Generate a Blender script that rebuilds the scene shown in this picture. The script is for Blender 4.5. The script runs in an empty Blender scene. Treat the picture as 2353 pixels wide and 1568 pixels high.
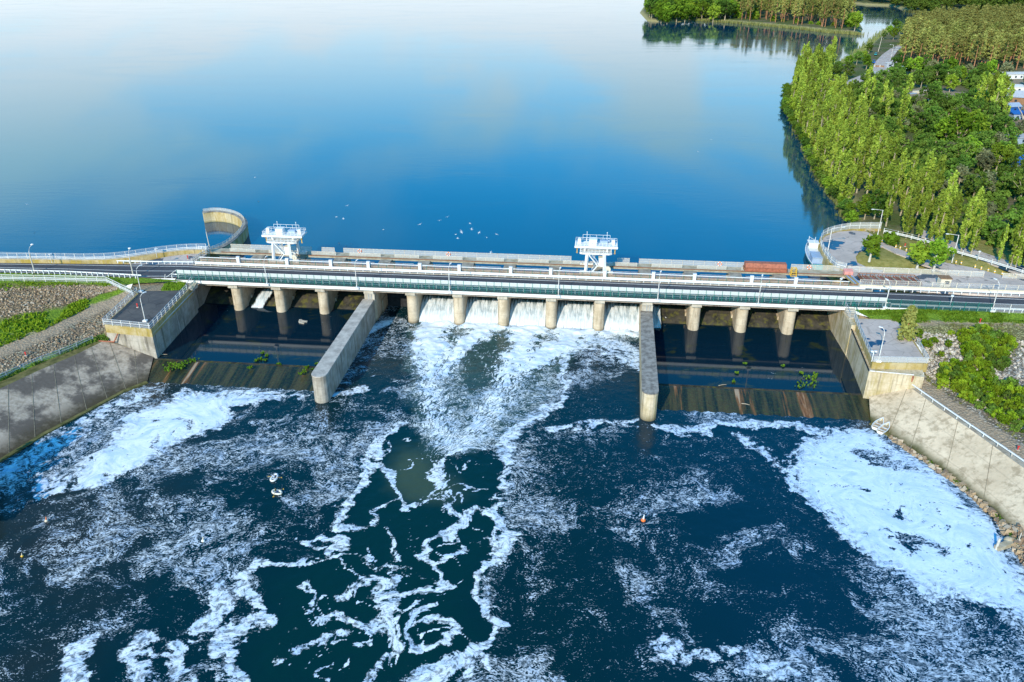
import bpy, bmesh, math, random
import numpy as np
from mathutils import Vector, Matrix

random.seed(7); np.random.seed(7)
SC = bpy.context.scene
COL = SC.collection
R = math.radians

# ------------------------------------------------------------------ camera model and frames
F_PX, TILT, CAM_H = 1830.0, R(26.3), 61.5
CT, ST = math.cos(TILT), math.sin(TILT)
def px(x, y, z=0.0):
    """world point at height z seen at picture position x, y (picture 2353 wide)"""
    a = (x - 1176.5) / F_PX; b = (784 - y) / F_PX
    d = (a, CT + b * ST, -ST + b * CT)
    k = (z - CAM_H) / d[2]
    return Vector((d[0] * k, d[1] * k, z))
BETA = R(5.95)
OX, OY = 0.0, 139.28
CB, SB = math.cos(BETA), math.sin(BETA)
def W(u, v, z=0.0):
    return Vector((OX + u * CB + v * SB, OY - u * SB + v * CB, z))
def UV(p):
    dx, dy = p[0] - OX, p[1] - OY
    return (dx * CB - dy * SB, dx * SB + dy * CB)
def uvpx(x, y, z=0.0):
    return UV(px(x, y, z))
TAIL, POOL = -5.0, -3.85

# ------------------------------------------------------------------ object helpers
def tag(o, label=None, cat=None, group=None, kind=None):
    if label: o['label'] = label
    if cat: o['category'] = cat
    if group: o['group'] = group
    if kind: o['kind'] = kind
    return o
def empty(name, loc=(0, 0, 0), rz=0.0, label=None, cat=None, group=None):
    o = bpy.data.objects.new(name, None); COL.objects.link(o)
    o.empty_display_size = 0.3
    o.location = loc; o.rotation_euler = (0, 0, rz)
    return tag(o, label, cat, group)
def link(name, me, parent=None, loc=(0, 0, 0), rot=(0, 0, 0), sc=None):
    o = bpy.data.objects.new(name, me); COL.objects.link(o)
    if parent: o.parent = parent
    o.location = loc; o.rotation_euler = rot
    if sc: o.scale = sc
    return o
def copy_tree(o, parent=None):
    c = o.copy(); COL.objects.link(c)
    if parent: c.parent = parent
    for ch in list(o.children): copy_tree(ch, c)
    return c

class MB:
    def __init__(s): s.v = []; s.f = []; s.m = []; s.smooth = []
    def add(s, vs, fs, mi=0, smooth=False):
        n = len(s.v); s.v += [tuple(p) for p in vs]
        for f in fs:
            s.f.append([n + i for i in f]); s.m.append(mi); s.smooth.append(smooth)
        return s
    def box(s, c, d, rz=0.0, mi=0, rot=None):
        x, y, z = d[0] / 2, d[1] / 2, d[2] / 2
        P = [Vector(p) for p in ((-x,-y,-z),(x,-y,-z),(x,y,-z),(-x,y,-z),(-x,-y,z),(x,-y,z),(x,y,z),(-x,y,z))]
        M = rot if rot is not None else Matrix.Rotation(rz, 3, 'Z')
        c = Vector(c)
        return s.add([M @ p + c for p in P], [(0,3,2,1),(4,5,6,7),(0,1,5,4),(1,2,6,5),(2,3,7,6),(3,0,4,7)], mi)
    def bar(s, a, b, w, h=None, mi=0):
        """box beam from a to b"""
        a, b = Vector(a), Vector(b); h = h or w
        d = b - a; L = d.length
        if L < 1e-6: return s
        q = d.to_track_quat('X', 'Z').to_matrix()
        return s.box((a + b) / 2, (L, w, h), rot=q, mi=mi)
    def tube(s, pts, r, n=6, mi=0, cap=True):
        pts = [Vector(p) for p in pts]; rs = r if isinstance(r, (list, tuple)) else [r] * len(pts)
        rings = []
        for i, p in enumerate(pts):
            if i == 0: d = pts[1] - p
            elif i == len(pts) - 1: d = p - pts[i - 1]
            else: d = (pts[i + 1] - p).normalized() + (p - pts[i - 1]).normalized()
            d.normalize()
            ref = Vector((0, 0, 1)) if abs(d.z) < 0.9 else Vector((1, 0, 0))
            a = d.cross(ref).normalized(); b = d.cross(a)
            rings.append([p + a * rs[i] * math.cos(2*math.pi*k/n) + b * rs[i] * math.sin(2*math.pi*k/n) for k in range(n)])
        vs = [p for ring in rings for p in ring]; fs = []
        for i in range(len(pts) - 1):
            for k in range(n):
                k2 = (k + 1) % n
                fs.append((i*n+k, i*n+k2, (i+1)*n+k2, (i+1)*n+k))
        s.add(vs, fs, mi, True)
        if cap:
            s.add(rings[0], [tuple(range(n))], mi); s.add(rings[-1], [tuple(range(n - 1, -1, -1))], mi)
        return s
    def prism(s, poly, z0, z1, mi=0, zt=None):
        n = len(poly)
        vs = [(p[0], p[1], z0) for p in poly] + [(p[0], p[1], (zt[i] if zt else z1)) for i, p in enumerate(poly)]
        ar = sum(poly[i][0]*poly[(i+1)%n][1] - poly[(i+1)%n][0]*poly[i][1] for i in range(n))
        up = tuple(range(n, 2*n)); dn = tuple(range(n - 1, -1, -1))
        sd = [(i, (i+1) % n, n + (i+1) % n, n + i) for i in range(n)]
        if ar < 0:
            up = up[::-1]; dn = dn[::-1]; sd = [f[::-1] for f in sd]
        return s.add(vs, [up, dn] + sd, mi)
    def sphere(s, c, r, n=8, m=6, mi=0):
        rx, ry, rz = r if isinstance(r, (list, tuple)) else (r, r, r)
        vs = [(c[0], c[1], c[2] + rz)]
        for i in range(1, m):
            t = math.pi * i / m
            for k in range(n):
                a = 2*math.pi*k/n
                vs.append((c[0] + rx*math.sin(t)*math.cos(a), c[1] + ry*math.sin(t)*math.sin(a), c[2] + rz*math.cos(t)))
        vs.append((c[0], c[1], c[2] - rz)); fs = []
        for k in range(n): fs.append((0, 1 + k, 1 + (k+1) % n))
        for i in range(m - 2):
            for k in range(n):
                a = 1 + i*n + k; b = 1 + i*n + (k+1) % n
                fs.append((a, a + n, b + n, b))
        L = len(vs) - 1
        for k in range(n): fs.append((L, 1 + (m-2)*n + (k+1) % n, 1 + (m-2)*n + k))
        return s.add(vs, fs, mi, True)
    def torus(s, c, R0, r, n=16, m=6, rot=None, mi=0):
        M = rot or Matrix.Identity(3); vs = []; fs = []
        for i in range(n):
            A = 2*math.pi*i/n
            for k in range(m):
                B = 2*math.pi*k/m
                p = Vector(((R0 + r*math.cos(B))*math.cos(A), (R0 + r*math.cos(B))*math.sin(A), r*math.sin(B)))
                vs.append(M @ p + Vector(c))
        for i in range(n):
            for k in range(m):
                fs.append((i*m+k, ((i+1) % n)*m+k, ((i+1) % n)*m+(k+1) % m, i*m+(k+1) % m))
        return s.add(vs, fs, mi, True)
    def sweep(s, pts, prof, mi=0, up=Vector((0, 0, 1))):
        """sweep an open/closed profile of (side, up) points along a 3d polyline; closed profile"""
        pts = [Vector(p) for p in pts]; n = len(prof); vs = []; fs = []
        for i, p in enumerate(pts):
            if i == 0: d = pts[1] - p
            elif i == len(pts) - 1: d = p - pts[i-1]
            else: d = (pts[i+1] - p).normalized() + (p - pts[i-1]).normalized()
            d.z = 0; d.normalize(); sd = Vector((d.y, -d.x, 0))
            vs += [p + sd * a + up * b for a, b in prof]
        for i in range(len(pts) - 1):
            for k in range(n):
                k2 = (k+1) % n
                fs.append((i*n+k, (i+1)*n+k, (i+1)*n+k2, i*n+k2))
        fs.append(tuple(range(n))); fs.append(tuple((len(pts)-1)*n + k for k in range(n-1, -1, -1)))
        return s.add(vs, fs, mi)
    def mesh(s, name, mats):
        me = bpy.data.meshes.new(name)
        me.from_pydata(s.v, [], s.f)
        for m in (mats if isinstance(mats, (list, tuple)) else [mats]): me.materials.append(m)
        me.polygons.foreach_set('material_index', s.m)
        me.polygons.foreach_set('use_smooth', s.smooth)
        me.update()
        return me
    def build(s, name, mats, parent=None, **k):
        return link(name, s.mesh(name, mats), parent, **k)

def bevel(o, w, seg=2):
    m = o.modifiers.new('bevel', 'BEVEL'); m.width = w; m.segments = seg; m.limit_method = 'ANGLE'; m.angle_limit = R(40)
    return o

# ------------------------------------------------------------------ materials
class NT:
    def __init__(s, name):
        s.mat = bpy.data.materials.new(name); s.mat.use_nodes = True
        s.t = s.mat.node_tree; s.t.nodes.clear()
        s.out = s.n('ShaderNodeOutputMaterial')
    def n(s, typ, **k):
        nd = s.t.nodes.new(typ)
        for a, b in k.items():
            if hasattr(nd, a) and a not in nd.inputs: setattr(nd, a, b)
            else: nd.inputs[a].default_value = b
        return nd
    def l(s, a, b): s.t.links.new(a, b); return b
    def setin(s, nd, key, val):
        i = nd.inputs[key]
        if isinstance(val, bpy.types.NodeSocket): s.l(val, i)
        else: i.default_value = val
    def noise(s, vec=None, scale=5, detail=3, rough=0.55, dist=0.0):
        nd = s.n('ShaderNodeTexNoise'); nd.inputs['Scale'].default_value = scale
        nd.inputs['Detail'].default_value = detail; nd.inputs['Roughness'].default_value = rough
        nd.inputs['Distortion'].default_value = dist
        if vec is not None: s.l(vec, nd.inputs['Vector'])
        return nd.outputs['Fac']
    def mapping(s, vec, scale=(1, 1, 1), loc=(0, 0, 0), rot=(0, 0, 0)):
        m = s.n('ShaderNodeMapping'); m.inputs['Scale'].default_value = scale
        m.inputs['Location'].default_value = loc; m.inputs['Rotation'].default_value = rot
        s.l(vec, m.inputs['Vector']); return m.outputs['Vector']
    def math(s, op, a, b=None, c=None, clamp=False):
        m = s.n('ShaderNodeMath'); m.operation = op; m.use_clamp = clamp
        for i, x in enumerate((a, b, c)):
            if x is None: continue
            if isinstance(x, bpy.types.NodeSocket): s.l(x, m.inputs[i])
            else: m.inputs[i].default_value = x
        return m.outputs[0]
    def smooth(s, v, lo, hi, a=0.0, b=1.0):
        m = s.n('ShaderNodeMapRange'); m.interpolation_type = 'SMOOTHSTEP'
        s.l(v, m.inputs['Value'])
        for k, x in (('From Min', lo), ('From Max', hi), ('To Min', a), ('To Max', b)):
            if isinstance(x, bpy.types.NodeSocket): s.l(x, m.inputs[k])
            else: m.inputs[k].default_value = x
        return m.outputs['Result']
    def mix(s, f, a, b, mode='MIX'):
        m = s.n('ShaderNodeMix'); m.data_type = 'RGBA'; m.blend_type = mode
        for k, x in ((0, f), (6, a), (7, b)):
            i = m.inputs[k]
            if isinstance(x, bpy.types.NodeSocket): s.l(x, i)
            elif k == 0: i.default_value = x
            else: i.default_value = (*x, 1) if len(x) == 3 else x
        return m.outputs[2]
    def ramp(s, v, stops):
        r = s.n('ShaderNodeValToRGB'); e = r.color_ramp.elements
        while len(e) < len(stops): e.new(0.5)
        for i, (p, c) in enumerate(stops):
            e[i].position = p; e[i].color = (*c, 1)
        s.l(v, r.inputs['Fac']); return r.outputs['Color']
    def geo(s): return s.n('ShaderNodeNewGeometry').outputs['Position']
    def obj(s): return s.n('ShaderNodeTexCoord').outputs['Object']
    def attr(s, name, out='Fac'): return s.n('ShaderNodeAttribute', attribute_name=name).outputs[out]
    def bsdf(s, color, rough=0.8, metal=0.0, normal=None, ior=None, spec=None):
        b = s.n('ShaderNodeBsdfPrincipled')
        s.setin(b, 'Base Color', color if isinstance(color, bpy.types.NodeSocket) else (*color, 1))
        s.setin(b, 'Roughness', rough); s.setin(b, 'Metallic', metal)
        if ior: b.inputs['IOR'].default_value = ior
        if spec is not None: b.inputs['Specular IOR Level'].default_value = spec
        if normal is not None: s.l(normal, b.inputs['Normal'])
        return b.outputs[0]
    def bump(s, h, strength=0.3, dist=0.1):
        b = s.n('ShaderNodeBump'); b.inputs['Strength'].default_value = strength; b.inputs['Distance'].default_value = dist
        s.l(h, b.inputs['Height']); return b.outputs['Normal']
    def done(s, sh): s.l(sh, s.out.inputs['Surface']); return s.mat

def concrete(name, base, dark, scale=0.6, streak=0.5, moss=None, mossamt=0.0, band=None):
    t = NT(name); g = t.geo()
    n1 = t.noise(g, scale, 5, 0.65); n2 = t.noise(g, scale * 7, 3, 0.6)
    st = t.noise(t.mapping(g, (1.3, 1.3, 0.10)), 1.5, 4, 0.6)
    c = t.mix(t.smooth(n1, 0.35, 0.68), base, dark)
    c = t.mix(t.math('MULTIPLY', t.smooth(st, 0.5, 0.72), streak), c, tuple(x * 0.35 for x in dark))
    c = t.mix(t.math('MULTIPLY', t.smooth(n2, 0.45, 0.75), 0.35), c, tuple(x * 0.55 for x in base))
    sz = t.n('ShaderNodeSeparateXYZ'); t.l(g, sz.inputs[0])
    fz = t.math('FRACT', t.math('MULTIPLY', sz.outputs[2], .62))
    c = t.mix(t.smooth(t.math('ABSOLUTE', t.math('SUBTRACT', fz, .5)), .05, .0, 0, .30), c, tuple(x * .5 for x in dark))
    if moss:
        st2 = t.noise(t.mapping(g, (0.8, 0.8, 0.14), (7, 3, 1)), 1.1, 4, 0.65)
        c = t.mix(t.math('MULTIPLY', t.smooth(st2, 0.48, 0.66), mossamt), c, moss)
    if band:   # darker, wet and mossy close to the water
        z0, z1, col = band
        z = t.n('ShaderNodeSeparateXYZ'); t.l(g, z.inputs[0])
        zz = t.math('ADD', z.outputs[2], t.math('MULTIPLY', t.math('SUBTRACT', n1, 0.5), 1.2))
        c = t.mix(t.smooth(zz, z1, z0), c, col)
    return t.done(t.bsdf(c, 0.85, normal=t.bump(t.noise(g, 9, 4, 0.7), 0.25, 0.06), spec=0.25))

def plain(name, base, rough=0.5, metal=0.0, vary=0.25, scale=2.0, dirt=None):
    t = NT(name); g = t.geo()
    n = t.noise(g, scale, 4, 0.65)
    c = t.mix(t.smooth(n, 0.4, 0.75, 0, 1), base, dirt if dirt else tuple(x * (1 - vary) for x in base))
    return t.done(t.bsdf(c, rough, metal, spec=0.35))

M = {}
M['pier'] = concrete('pier_concrete', (.64, .53, .39), (.46, .36, .24), 0.5, 0.55, band=(TAIL - .2, TAIL + .9, (.06, .05, .03)))
M['pale'] = concrete('pale_concrete', (.55, .50, .42), (.38, .33, .26), 0.5, 0.4)
M['wall_sun'] = concrete('sunlit_stained_concrete', (.64, .54, .39), (.48, .38, .23), 0.35, 0.7, (.30, .23, .05), 0.55, band=(TAIL - .6, TAIL + 1.6, (.10, .08, .04)))  # stained concrete in the brighter tone of the walls that face the sun
M['wall_shade'] = concrete('shaded_wall_concrete', (.48, .43, .36), (.29, .25, .20), 0.4, 0.9, (.20, .17, .06), .3)  # darker copy for walls turned from the sun, shade mixed into its colour
M['divider_pale'] = concrete('pale_slab_concrete', (.58, .52, .45), (.34, .30, .26), 0.6, 0.1)
M['divider_top'] = concrete('weathered_slab_concrete', (.36, .33, .29), (.16, .14, .12), 0.9, 0.1)
M['ochre'] = concrete('ochre_stained_concrete', (.50, .40, .22), (.38, .27, .08), 0.6, 0.6, (.36, .26, .04), 0.8)
M['deck'] = concrete('deck_concrete', (.42, .37, .29), (.24, .20, .15), 0.7, 0.15)
M['deck_light'] = concrete('light_deck_concrete', (.50, .44, .33), (.34, .28, .18), 0.8, 0.15)
M['girder'] = concrete('girder_concrete', (.36, .31, .26), (.22, .18, .15), 0.4, 0.6)
M['white'] = plain('white_paint', (.78, .78, .77), 0.45, 0, 0.12, 1.5)
M['dirty_white'] = plain('weathered_white_paint', (.72, .71, .68), 0.5, 0, 0.2, 2.5, (.46, .38, .28))
M['fascia'] = plain('fascia_paint', (.80, .76, .70), 0.6, 0, 0.1, 0.6)
M['green'] = plain('green_paint', (.01, .19, .14), 0.45, 0, 0.25)
M['galv'] = plain('galvanised_steel', (.58, .60, .62), 0.4, 0.35, 0.2)
M['rail'] = plain('pale_rail_paint', (.66, .62, .54), 0.55, 0, 0.35, 3, (.40, .26, .15))
M['rust'] = plain('rust', (.32, .13, .06), 0.8, 0.1, 0.5, 3, (.18, .08, .04))
M['redoxide'] = plain('red_oxide_paint', (.42, .145, .085), 0.75, 0, 0.3, 2.2, (.24, .09, .055))
M['pink'] = plain('faded_red_paint', (.68, .30, .26), 0.6, 0, 0.2)
M['yellow'] = plain('yellow_paint', (.75, .46, .06), 0.5, 0, 0.3)
M['orange'] = plain('orange_paint', (.80, .20, .05), 0.5, 0, 0.2)
M['red'] = plain('red_paint', (.62, .05, .04), 0.5, 0, 0.2)
M['black'] = plain('black_rubber', (.02, .02, .022), 0.6)
M['dark'] = plain('dark_opening', (.015, .017, .02), 0.7)
M['wood'] = plain('old_timber', (.42, .34, .24), 0.8, 0, 0.4, 4)
M['polew'] = plain('pole_concrete', (.55, .50, .42), 0.8, 0, 0.25)
M['teal'] = plain('teal_hull_paint', (.02, .28, .30), 0.4, 0, 0.3)
M['blue'] = plain('blue_paint', (.02, .13, .50), 0.45, 0, 0.3)
M['bluegrey'] = plain('blue_grey_sheet', (.34, .44, .58), 0.5, 0, 0.25)
M['roofgrey'] = plain('grey_roof_sheet', (.42, .45, .50), 0.55, 0, 0.3)
M['plaster'] = plain('cream_plaster', (.70, .62, .48), 0.85, 0, 0.2)
M['brown'] = plain('brown_boards', (.30, .17, .09), 0.8, 0, 0.35)
M['glass'] = plain('dark_glass', (.03, .05, .07), 0.1)
M['skin'] = plain('skin', (.55, .34, .24), 0.6, 0, 0.1)
M['cloth_dark'] = plain('dark_cloth', (.03, .035, .05), 0.9)
M['cloth_blue'] = plain('blue_cloth', (.06, .14, .32), 0.9)
M['cloth_green'] = plain('olive_cloth', (.10, .12, .05), 0.9)
M['hair'] = plain('dark_hair', (.03, .02, .015), 0.8)
M['feather'] = plain('white_feathers', (.85, .85, .84), 0.8, 0, 0.05)
M['feather_grey'] = plain('grey_feathers', (.50, .52, .55), 0.8, 0, 0.1)
M['cream_hull'] = plain('cream_hull', (.70, .68, .58), 0.5, 0, 0.15)

def asphalt(name, a, b, cracks=True, wet=False):
    t = NT(name); g = t.geo()
    n = t.noise(g, 0.25, 5, 0.65); f = t.noise(g, 18, 2, 0.6)
    c = t.mix(t.smooth(n, 0.35, 0.7), a, b)
    c = t.mix(t.math('MULTIPLY', f, 0.35), c, tuple(x * 0.4 for x in a))
    r = 0.85
    if cracks:
        v = t.n('ShaderNodeTexVoronoi', feature='DISTANCE_TO_EDGE'); v.inputs['Scale'].default_value = 0.35
        t.l(t.mapping(g), v.inputs['Vector'])
        c = t.mix(t.smooth(v.outputs['Distance'], 0.03, 0.0, 0, 0.5), c, tuple(x * 0.4 for x in a))
        pat = t.noise(t.mapping(g, loc=(31, 7, 0)), 0.55, 4, 0.6)
        c = t.mix(t.smooth(pat, 0.60, 0.68, 0, 0.75), c, tuple(x * 0.3 for x in a))
    if wet:
        w = t.noise(t.mapping(g, loc=(3, 17, 0)), 0.22, 3, 0.5)
        k = t.smooth(w, 0.585, 0.62)
        c = t.mix(k, c, (.02, .05, .10)); r = t.math('SUBTRACT', 0.85, t.math('MULTIPLY', k, 0.8))
    return t.done(t.bsdf(c, r, normal=t.bump(f, 0.2, 0.02), spec=0.3))
M['asphalt'] = asphalt('road_asphalt', (.062, .062, .072), (.095, .093, .10), False)
M['asphalt_dark'] = asphalt('platform_asphalt', (.045, .046, .05), (.09, .085, .08), True)
M['asphalt_pale'] = asphalt('old_pale_asphalt', (.64, .53, .46), (.50, .42, .365), True, True)
M['paint_line'] = plain('road_paint', (.72, .70, .66), 0.7, 0, 0.3, 4)

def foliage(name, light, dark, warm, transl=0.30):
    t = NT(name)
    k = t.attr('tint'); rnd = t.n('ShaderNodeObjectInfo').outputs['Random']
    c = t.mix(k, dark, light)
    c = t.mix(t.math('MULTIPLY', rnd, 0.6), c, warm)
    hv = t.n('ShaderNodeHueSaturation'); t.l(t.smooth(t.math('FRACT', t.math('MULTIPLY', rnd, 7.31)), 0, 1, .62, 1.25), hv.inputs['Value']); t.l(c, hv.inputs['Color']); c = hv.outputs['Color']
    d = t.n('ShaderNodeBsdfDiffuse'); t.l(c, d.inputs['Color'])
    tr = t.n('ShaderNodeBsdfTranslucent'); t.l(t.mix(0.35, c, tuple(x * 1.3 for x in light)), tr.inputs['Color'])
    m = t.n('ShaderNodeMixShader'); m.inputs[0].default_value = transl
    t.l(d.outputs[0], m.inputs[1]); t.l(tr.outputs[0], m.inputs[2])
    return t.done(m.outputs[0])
M['poplar_leaf'] = foliage('poplar_leaves', (.44, .55, .075), (.09, .17, .020), (.30, .36, .055))
M['broad_leaf'] = foliage('broad_leaves', (.17, .31, .045), (.028, .085, .018), (.20, .26, .045))
M['bright_leaf'] = foliage('bright_leaves', (.25, .42, .035), (.09, .19, .018), (.30, .36, .04))
M['pine_leaf'] = foliage('pine_needles', (.34, .37, .095), (.16, .19, .045), (.36, .32, .10), 0.18)
M['shrub_leaf'] = foliage('shrub_leaves', (.23, .37, .02), (.05, .12, .010), (.31, .37, .03))
M['willow_leaf'] = foliage('silvery_leaves', (.27, .28, .15), (.12, .14, .06), (.23, .24, .11))
M['reed'] = foliage('reed_blades', (.34, .33, .12), (.18, .20, .06), (.26, .30, .10))
M['weed'] = foliage('water_weed', (.20, .34, .03), (.06, .14, .01), (.15, .26, .03))
M['bark'] = plain('pale_bark', (.42, .35, .24), 0.9, 0, 0.4, 3)
M['bark_pine'] = plain('pine_bark', (.42, .20, .10), 0.9, 0, 0.35, 2)
M['bark_white'] = plain('birch_bark', (.62, .58, .50), 0.9, 0, 0.3, 4)
M['bark_dead'] = plain('bare_wood', (.52, .45, .38), 0.9, 0, 0.3, 4)

def wire_mat(name, col, alpha):
    t = NT(name); b = t.bsdf(col, 0.5)
    tr = t.n('ShaderNodeBsdfTransparent'); m = t.n('ShaderNodeMixShader'); m.inputs[0].default_value = alpha
    t.l(tr.outputs[0], m.inputs[1]); t.l(b, m.inputs[2]); return t.done(m.outputs[0])
M['wire'] = wire_mat('fine_wire_mesh', (.62, .64, .66), 0.20)
M['wire_dense'] = wire_mat('white_bar_infill', (.75, .72, .66), 0.42)
M['wire_green'] = wire_mat('green_wire_mesh', (.015, .10, .095), 0.50)
M['wire_rust'] = wire_mat('rusty_bar_infill', (.50, .36, .26), 0.28)
M['strip'] = wire_mat('translucent_white_strip', (.62, .66, .64), 0.80)
M['fence_green'] = wire_mat('pale_green_sheet', (.35, .62, .55), 0.8)
# ------------------------------------------------------------------ numpy noise and shape fields
def _hash(ix, iy, seed):
    h = (ix * 374761393 + iy * 668265263 + seed * 974634633) & 0xffffffff
    h = ((h ^ (h >> 13)) * 1274126177) & 0xffffffff
    return ((h ^ (h >> 16)) & 0xffff) / 65535.0
def vnoise(x, y, seed=0):
    ix = np.floor(x).astype(np.int64); iy = np.floor(y).astype(np.int64)
    fx = x - ix; fy = y - iy
    fx = fx*fx*fx*(fx*(fx*6-15)+10); fy = fy*fy*fy*(fy*(fy*6-15)+10)
    a = _hash(ix, iy, seed); b = _hash(ix+1, iy, seed); c = _hash(ix, iy+1, seed); d = _hash(ix+1, iy+1, seed)
    return (a*(1-fx)+b*fx)*(1-fy) + (c*(1-fx)+d*fx)*fy
def fbm(x, y, seed=0, oct=4, gain=0.5):
    s = 0; a = 1; t = 0
    for i in range(oct):
        s = s + a * vnoise(x * 2**i + i*17.3, y * 2**i - i*9.1, seed + i); t += a; a *= gain
    return s / t
def seg_dist(X, Y, pts, closed=False):
    d = np.full(X.shape, 1e9); n = len(pts)
    for i in range(n if closed else n - 1):
        ax, ay = pts[i][:2]; bx, by = pts[(i+1) % n][:2]
        vx, vy = bx-ax, by-ay; L = vx*vx + vy*vy + 1e-9
        t = np.clip(((X-ax)*vx + (Y-ay)*vy) / L, 0, 1)
        d = np.minimum(d, (X-ax-t*vx)**2 + (Y-ay-t*vy)**2)
    return np.sqrt(d)
def inside(X, Y, pts):
    r = np.zeros(X.shape, bool); n = len(pts)
    for i in range(n):
        ax, ay = pts[i][:2]; bx, by = pts[(i+1) % n][:2]
        if ay == by: continue
        c = (ay > Y) != (by > Y)
        r ^= c & (X < (bx-ax) * (Y-ay) / (by-ay) + ax)
    return r
def sdf(X, Y, pts):
    d = seg_dist(X, Y, pts, True)
    return np.where(inside(X, Y, pts), d, -d)
def sstep(x, a, b):
    t = np.clip((x - a) / (b - a), 0, 1); return t*t*(3-2*t)

def grid_mesh(name, X, Y, Z, mat, keep=None, attrs=None, vec=None):
    ny, nx = X.shape
    co = np.stack([X, Y, Z], -1).reshape(-1, 3)
    idx = np.arange(nx*ny).reshape(ny, nx)
    q = np.stack([idx[:-1, :-1], idx[:-1, 1:], idx[1:, 1:], idx[1:, :-1]], -1).reshape(-1, 4)
    if keep is not None:
        kk = keep.reshape(-1); q = q[kk[q].any(1)]
    used = np.unique(q); re = np.full(nx*ny, -1); re[used] = np.arange(len(used))
    q = re[q]; co = co[used]
    me = bpy.data.meshes.new(name)
    me.vertices.add(len(co)); me.vertices.foreach_set('co', co.astype(np.float32).ravel())
    me.loops.add(q.size); me.loops.foreach_set('vertex_index', q.astype(np.int32).ravel())
    me.polygons.add(len(q)); me.polygons.foreach_set('loop_start', (np.arange(len(q))*4).astype(np.int32))
    me.polygons.foreach_set('use_smooth', np.ones(len(q), bool))
    me.materials.append(mat); me.update(calc_edges=True)
    for k, a in (attrs or {}).items():
        at = me.attributes.new(k, 'FLOAT', 'POINT'); at.data.foreach_set('value', a.reshape(-1)[used].astype(np.float32))
    for k, a in (vec or {}).items():
        at = me.attributes.new(k, 'FLOAT_VECTOR', 'POINT'); at.data.foreach_set('vector', a.reshape(-1, 3)[used].astype(np.float32).ravel())
    me.validate()
    return me

# ------------------------------------------------------------------ world, sun, camera
SUN_AZ, SUN_EL = R(26.0), R(28.0)          # shadows run 25 degrees right of straight ahead
sun_dir = Vector((-math.sin(SUN_AZ)*math.cos(SUN_EL), -math.cos(SUN_AZ)*math.cos(SUN_EL), math.sin(SUN_EL)))
wd = bpy.data.worlds.new('World'); SC.world = wd; wd.use_nodes = True
wt = wd.node_tree; wt.nodes.clear()
class WT(NT):
    def __init__(s, tree): s.t = tree
wn = WT(wt)
wo = wn.n('ShaderNodeOutputWorld'); bg = wn.n('ShaderNodeBackground')
sky = wn.n('ShaderNodeTexSky'); sky.sky_type = 'NISHITA'; sky.sun_disc = False
sky.sun_elevation = SUN_EL; sky.sun_rotation = math.atan2(sun_dir.x, sun_dir.y); sky.air_density = 1.0; sky.dust_density = 0.6; sky.ozone_density = 2.5
tc = wn.n('ShaderNodeTexCoord').outputs['Generated']
sp = wn.n('ShaderNodeSeparateXYZ'); wn.l(tc, sp.inputs[0])
zc = wn.math('ADD', wn.math('MAXIMUM', sp.outputs[2], 0.0), 0.05)
cb = wn.n('ShaderNodeCombineXYZ')
wn.l(wn.math('DIVIDE', sp.outputs[0], zc), cb.inputs[0]); wn.l(wn.math('DIVIDE', sp.outputs[1], zc), cb.inputs[1])
cl = wn.noise(wn.mapping(cb.outputs[0], (0.62, 0.34, 1), (3.1, 1.9, 0)), 1.0, 5, 0.55, 0.5)
fine = wn.noise(wn.mapping(cb.outputs[0], (1.6, 0.5, 1), (7.3, 0.2, 0)), 1.0, 4, 0.6)
# morning mist bank low in the sky, thinning upwards into broken cloud
bank = wn.smooth(sp.outputs[2], 0.44, 0.08)
cover = wn.math('ADD', wn.math('MULTIPLY', bank, 0.92), wn.math('MULTIPLY', wn.math('SUBTRACT', cl, 0.5), 2.1))
cover = wn.math('ADD', cover, wn.math('MULTIPLY', wn.math('SUBTRACT', fine, 0.5), 0.85))
cover = wn.math('ADD', cover, wn.smooth(sp.outputs[2], 0.08, 0.03, 0, 0.30))
cm = wn.smooth(cover, 0.10, 0.95)
cm = wn.math('MULTIPLY', cm, wn.smooth(sp.outputs[2], 0.62, 0.22))
cm = wn.math('MAXIMUM', cm, wn.smooth(sp.outputs[2], 0.30, 0.10, 0, 0.80))
blue = wn.mix(1.0, sky.outputs[0], (0.18, 1.60, 2.2), 'MULTIPLY')
hz = wn.ramp(sp.outputs[2], [(0.0, (.86, .945, .99)), (.09, (.79, .92, .99)), (.20, (.46, .84, 1.0)), (.40, (.16, .60, .98))])
hm = wn.n('ShaderNodeVectorMath'); hm.operation = 'SCALE'; hm.inputs['Scale'].default_value = 10.0; wn.l(hz, hm.inputs[0])
skyc = wn.mix(cm, blue, hm.outputs[0])
wn.l(skyc, bg.inputs['Color']); bg.inputs['Strength'].default_value = 0.130
wn.l(bg.outputs[0], wo.inputs['Surface'])

sl = bpy.data.lights.new('sun', 'SUN'); sl.energy = 5.0; sl.angle = R(0.5); sl.color = (1.0, 0.90, 0.74)
so = bpy.data.objects.new('sun', sl); COL.objects.link(so); so.location = (-60, -80, 120)
so.rotation_euler = (-sun_dir).to_track_quat('-Z', 'Y').to_euler()

cam = bpy.data.cameras.new('camera'); co = bpy.data.objects.new('camera', cam); COL.objects.link(co)
cam.sensor_width = 36; cam.lens = 36 * F_PX / 2353; cam.clip_end = 20000; cam.clip_start = 1
co.location = (0, 0, CAM_H); co.rotation_euler = (R(90) - TILT, 0, 0); SC.camera = co
SC.view_settings.view_transform = 'Standard'; SC.view_settings.look = 'None'
SC.view_settings.exposure = 0; SC.view_settings.gamma = 1
SC.cycles.max_bounces = 6; SC.cycles.transparent_max_bounces = 12; SC.cycles.caustics_reflective = False; SC.cycles.caustics_refractive = False
SC.cycles.use_denoising = True

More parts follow.
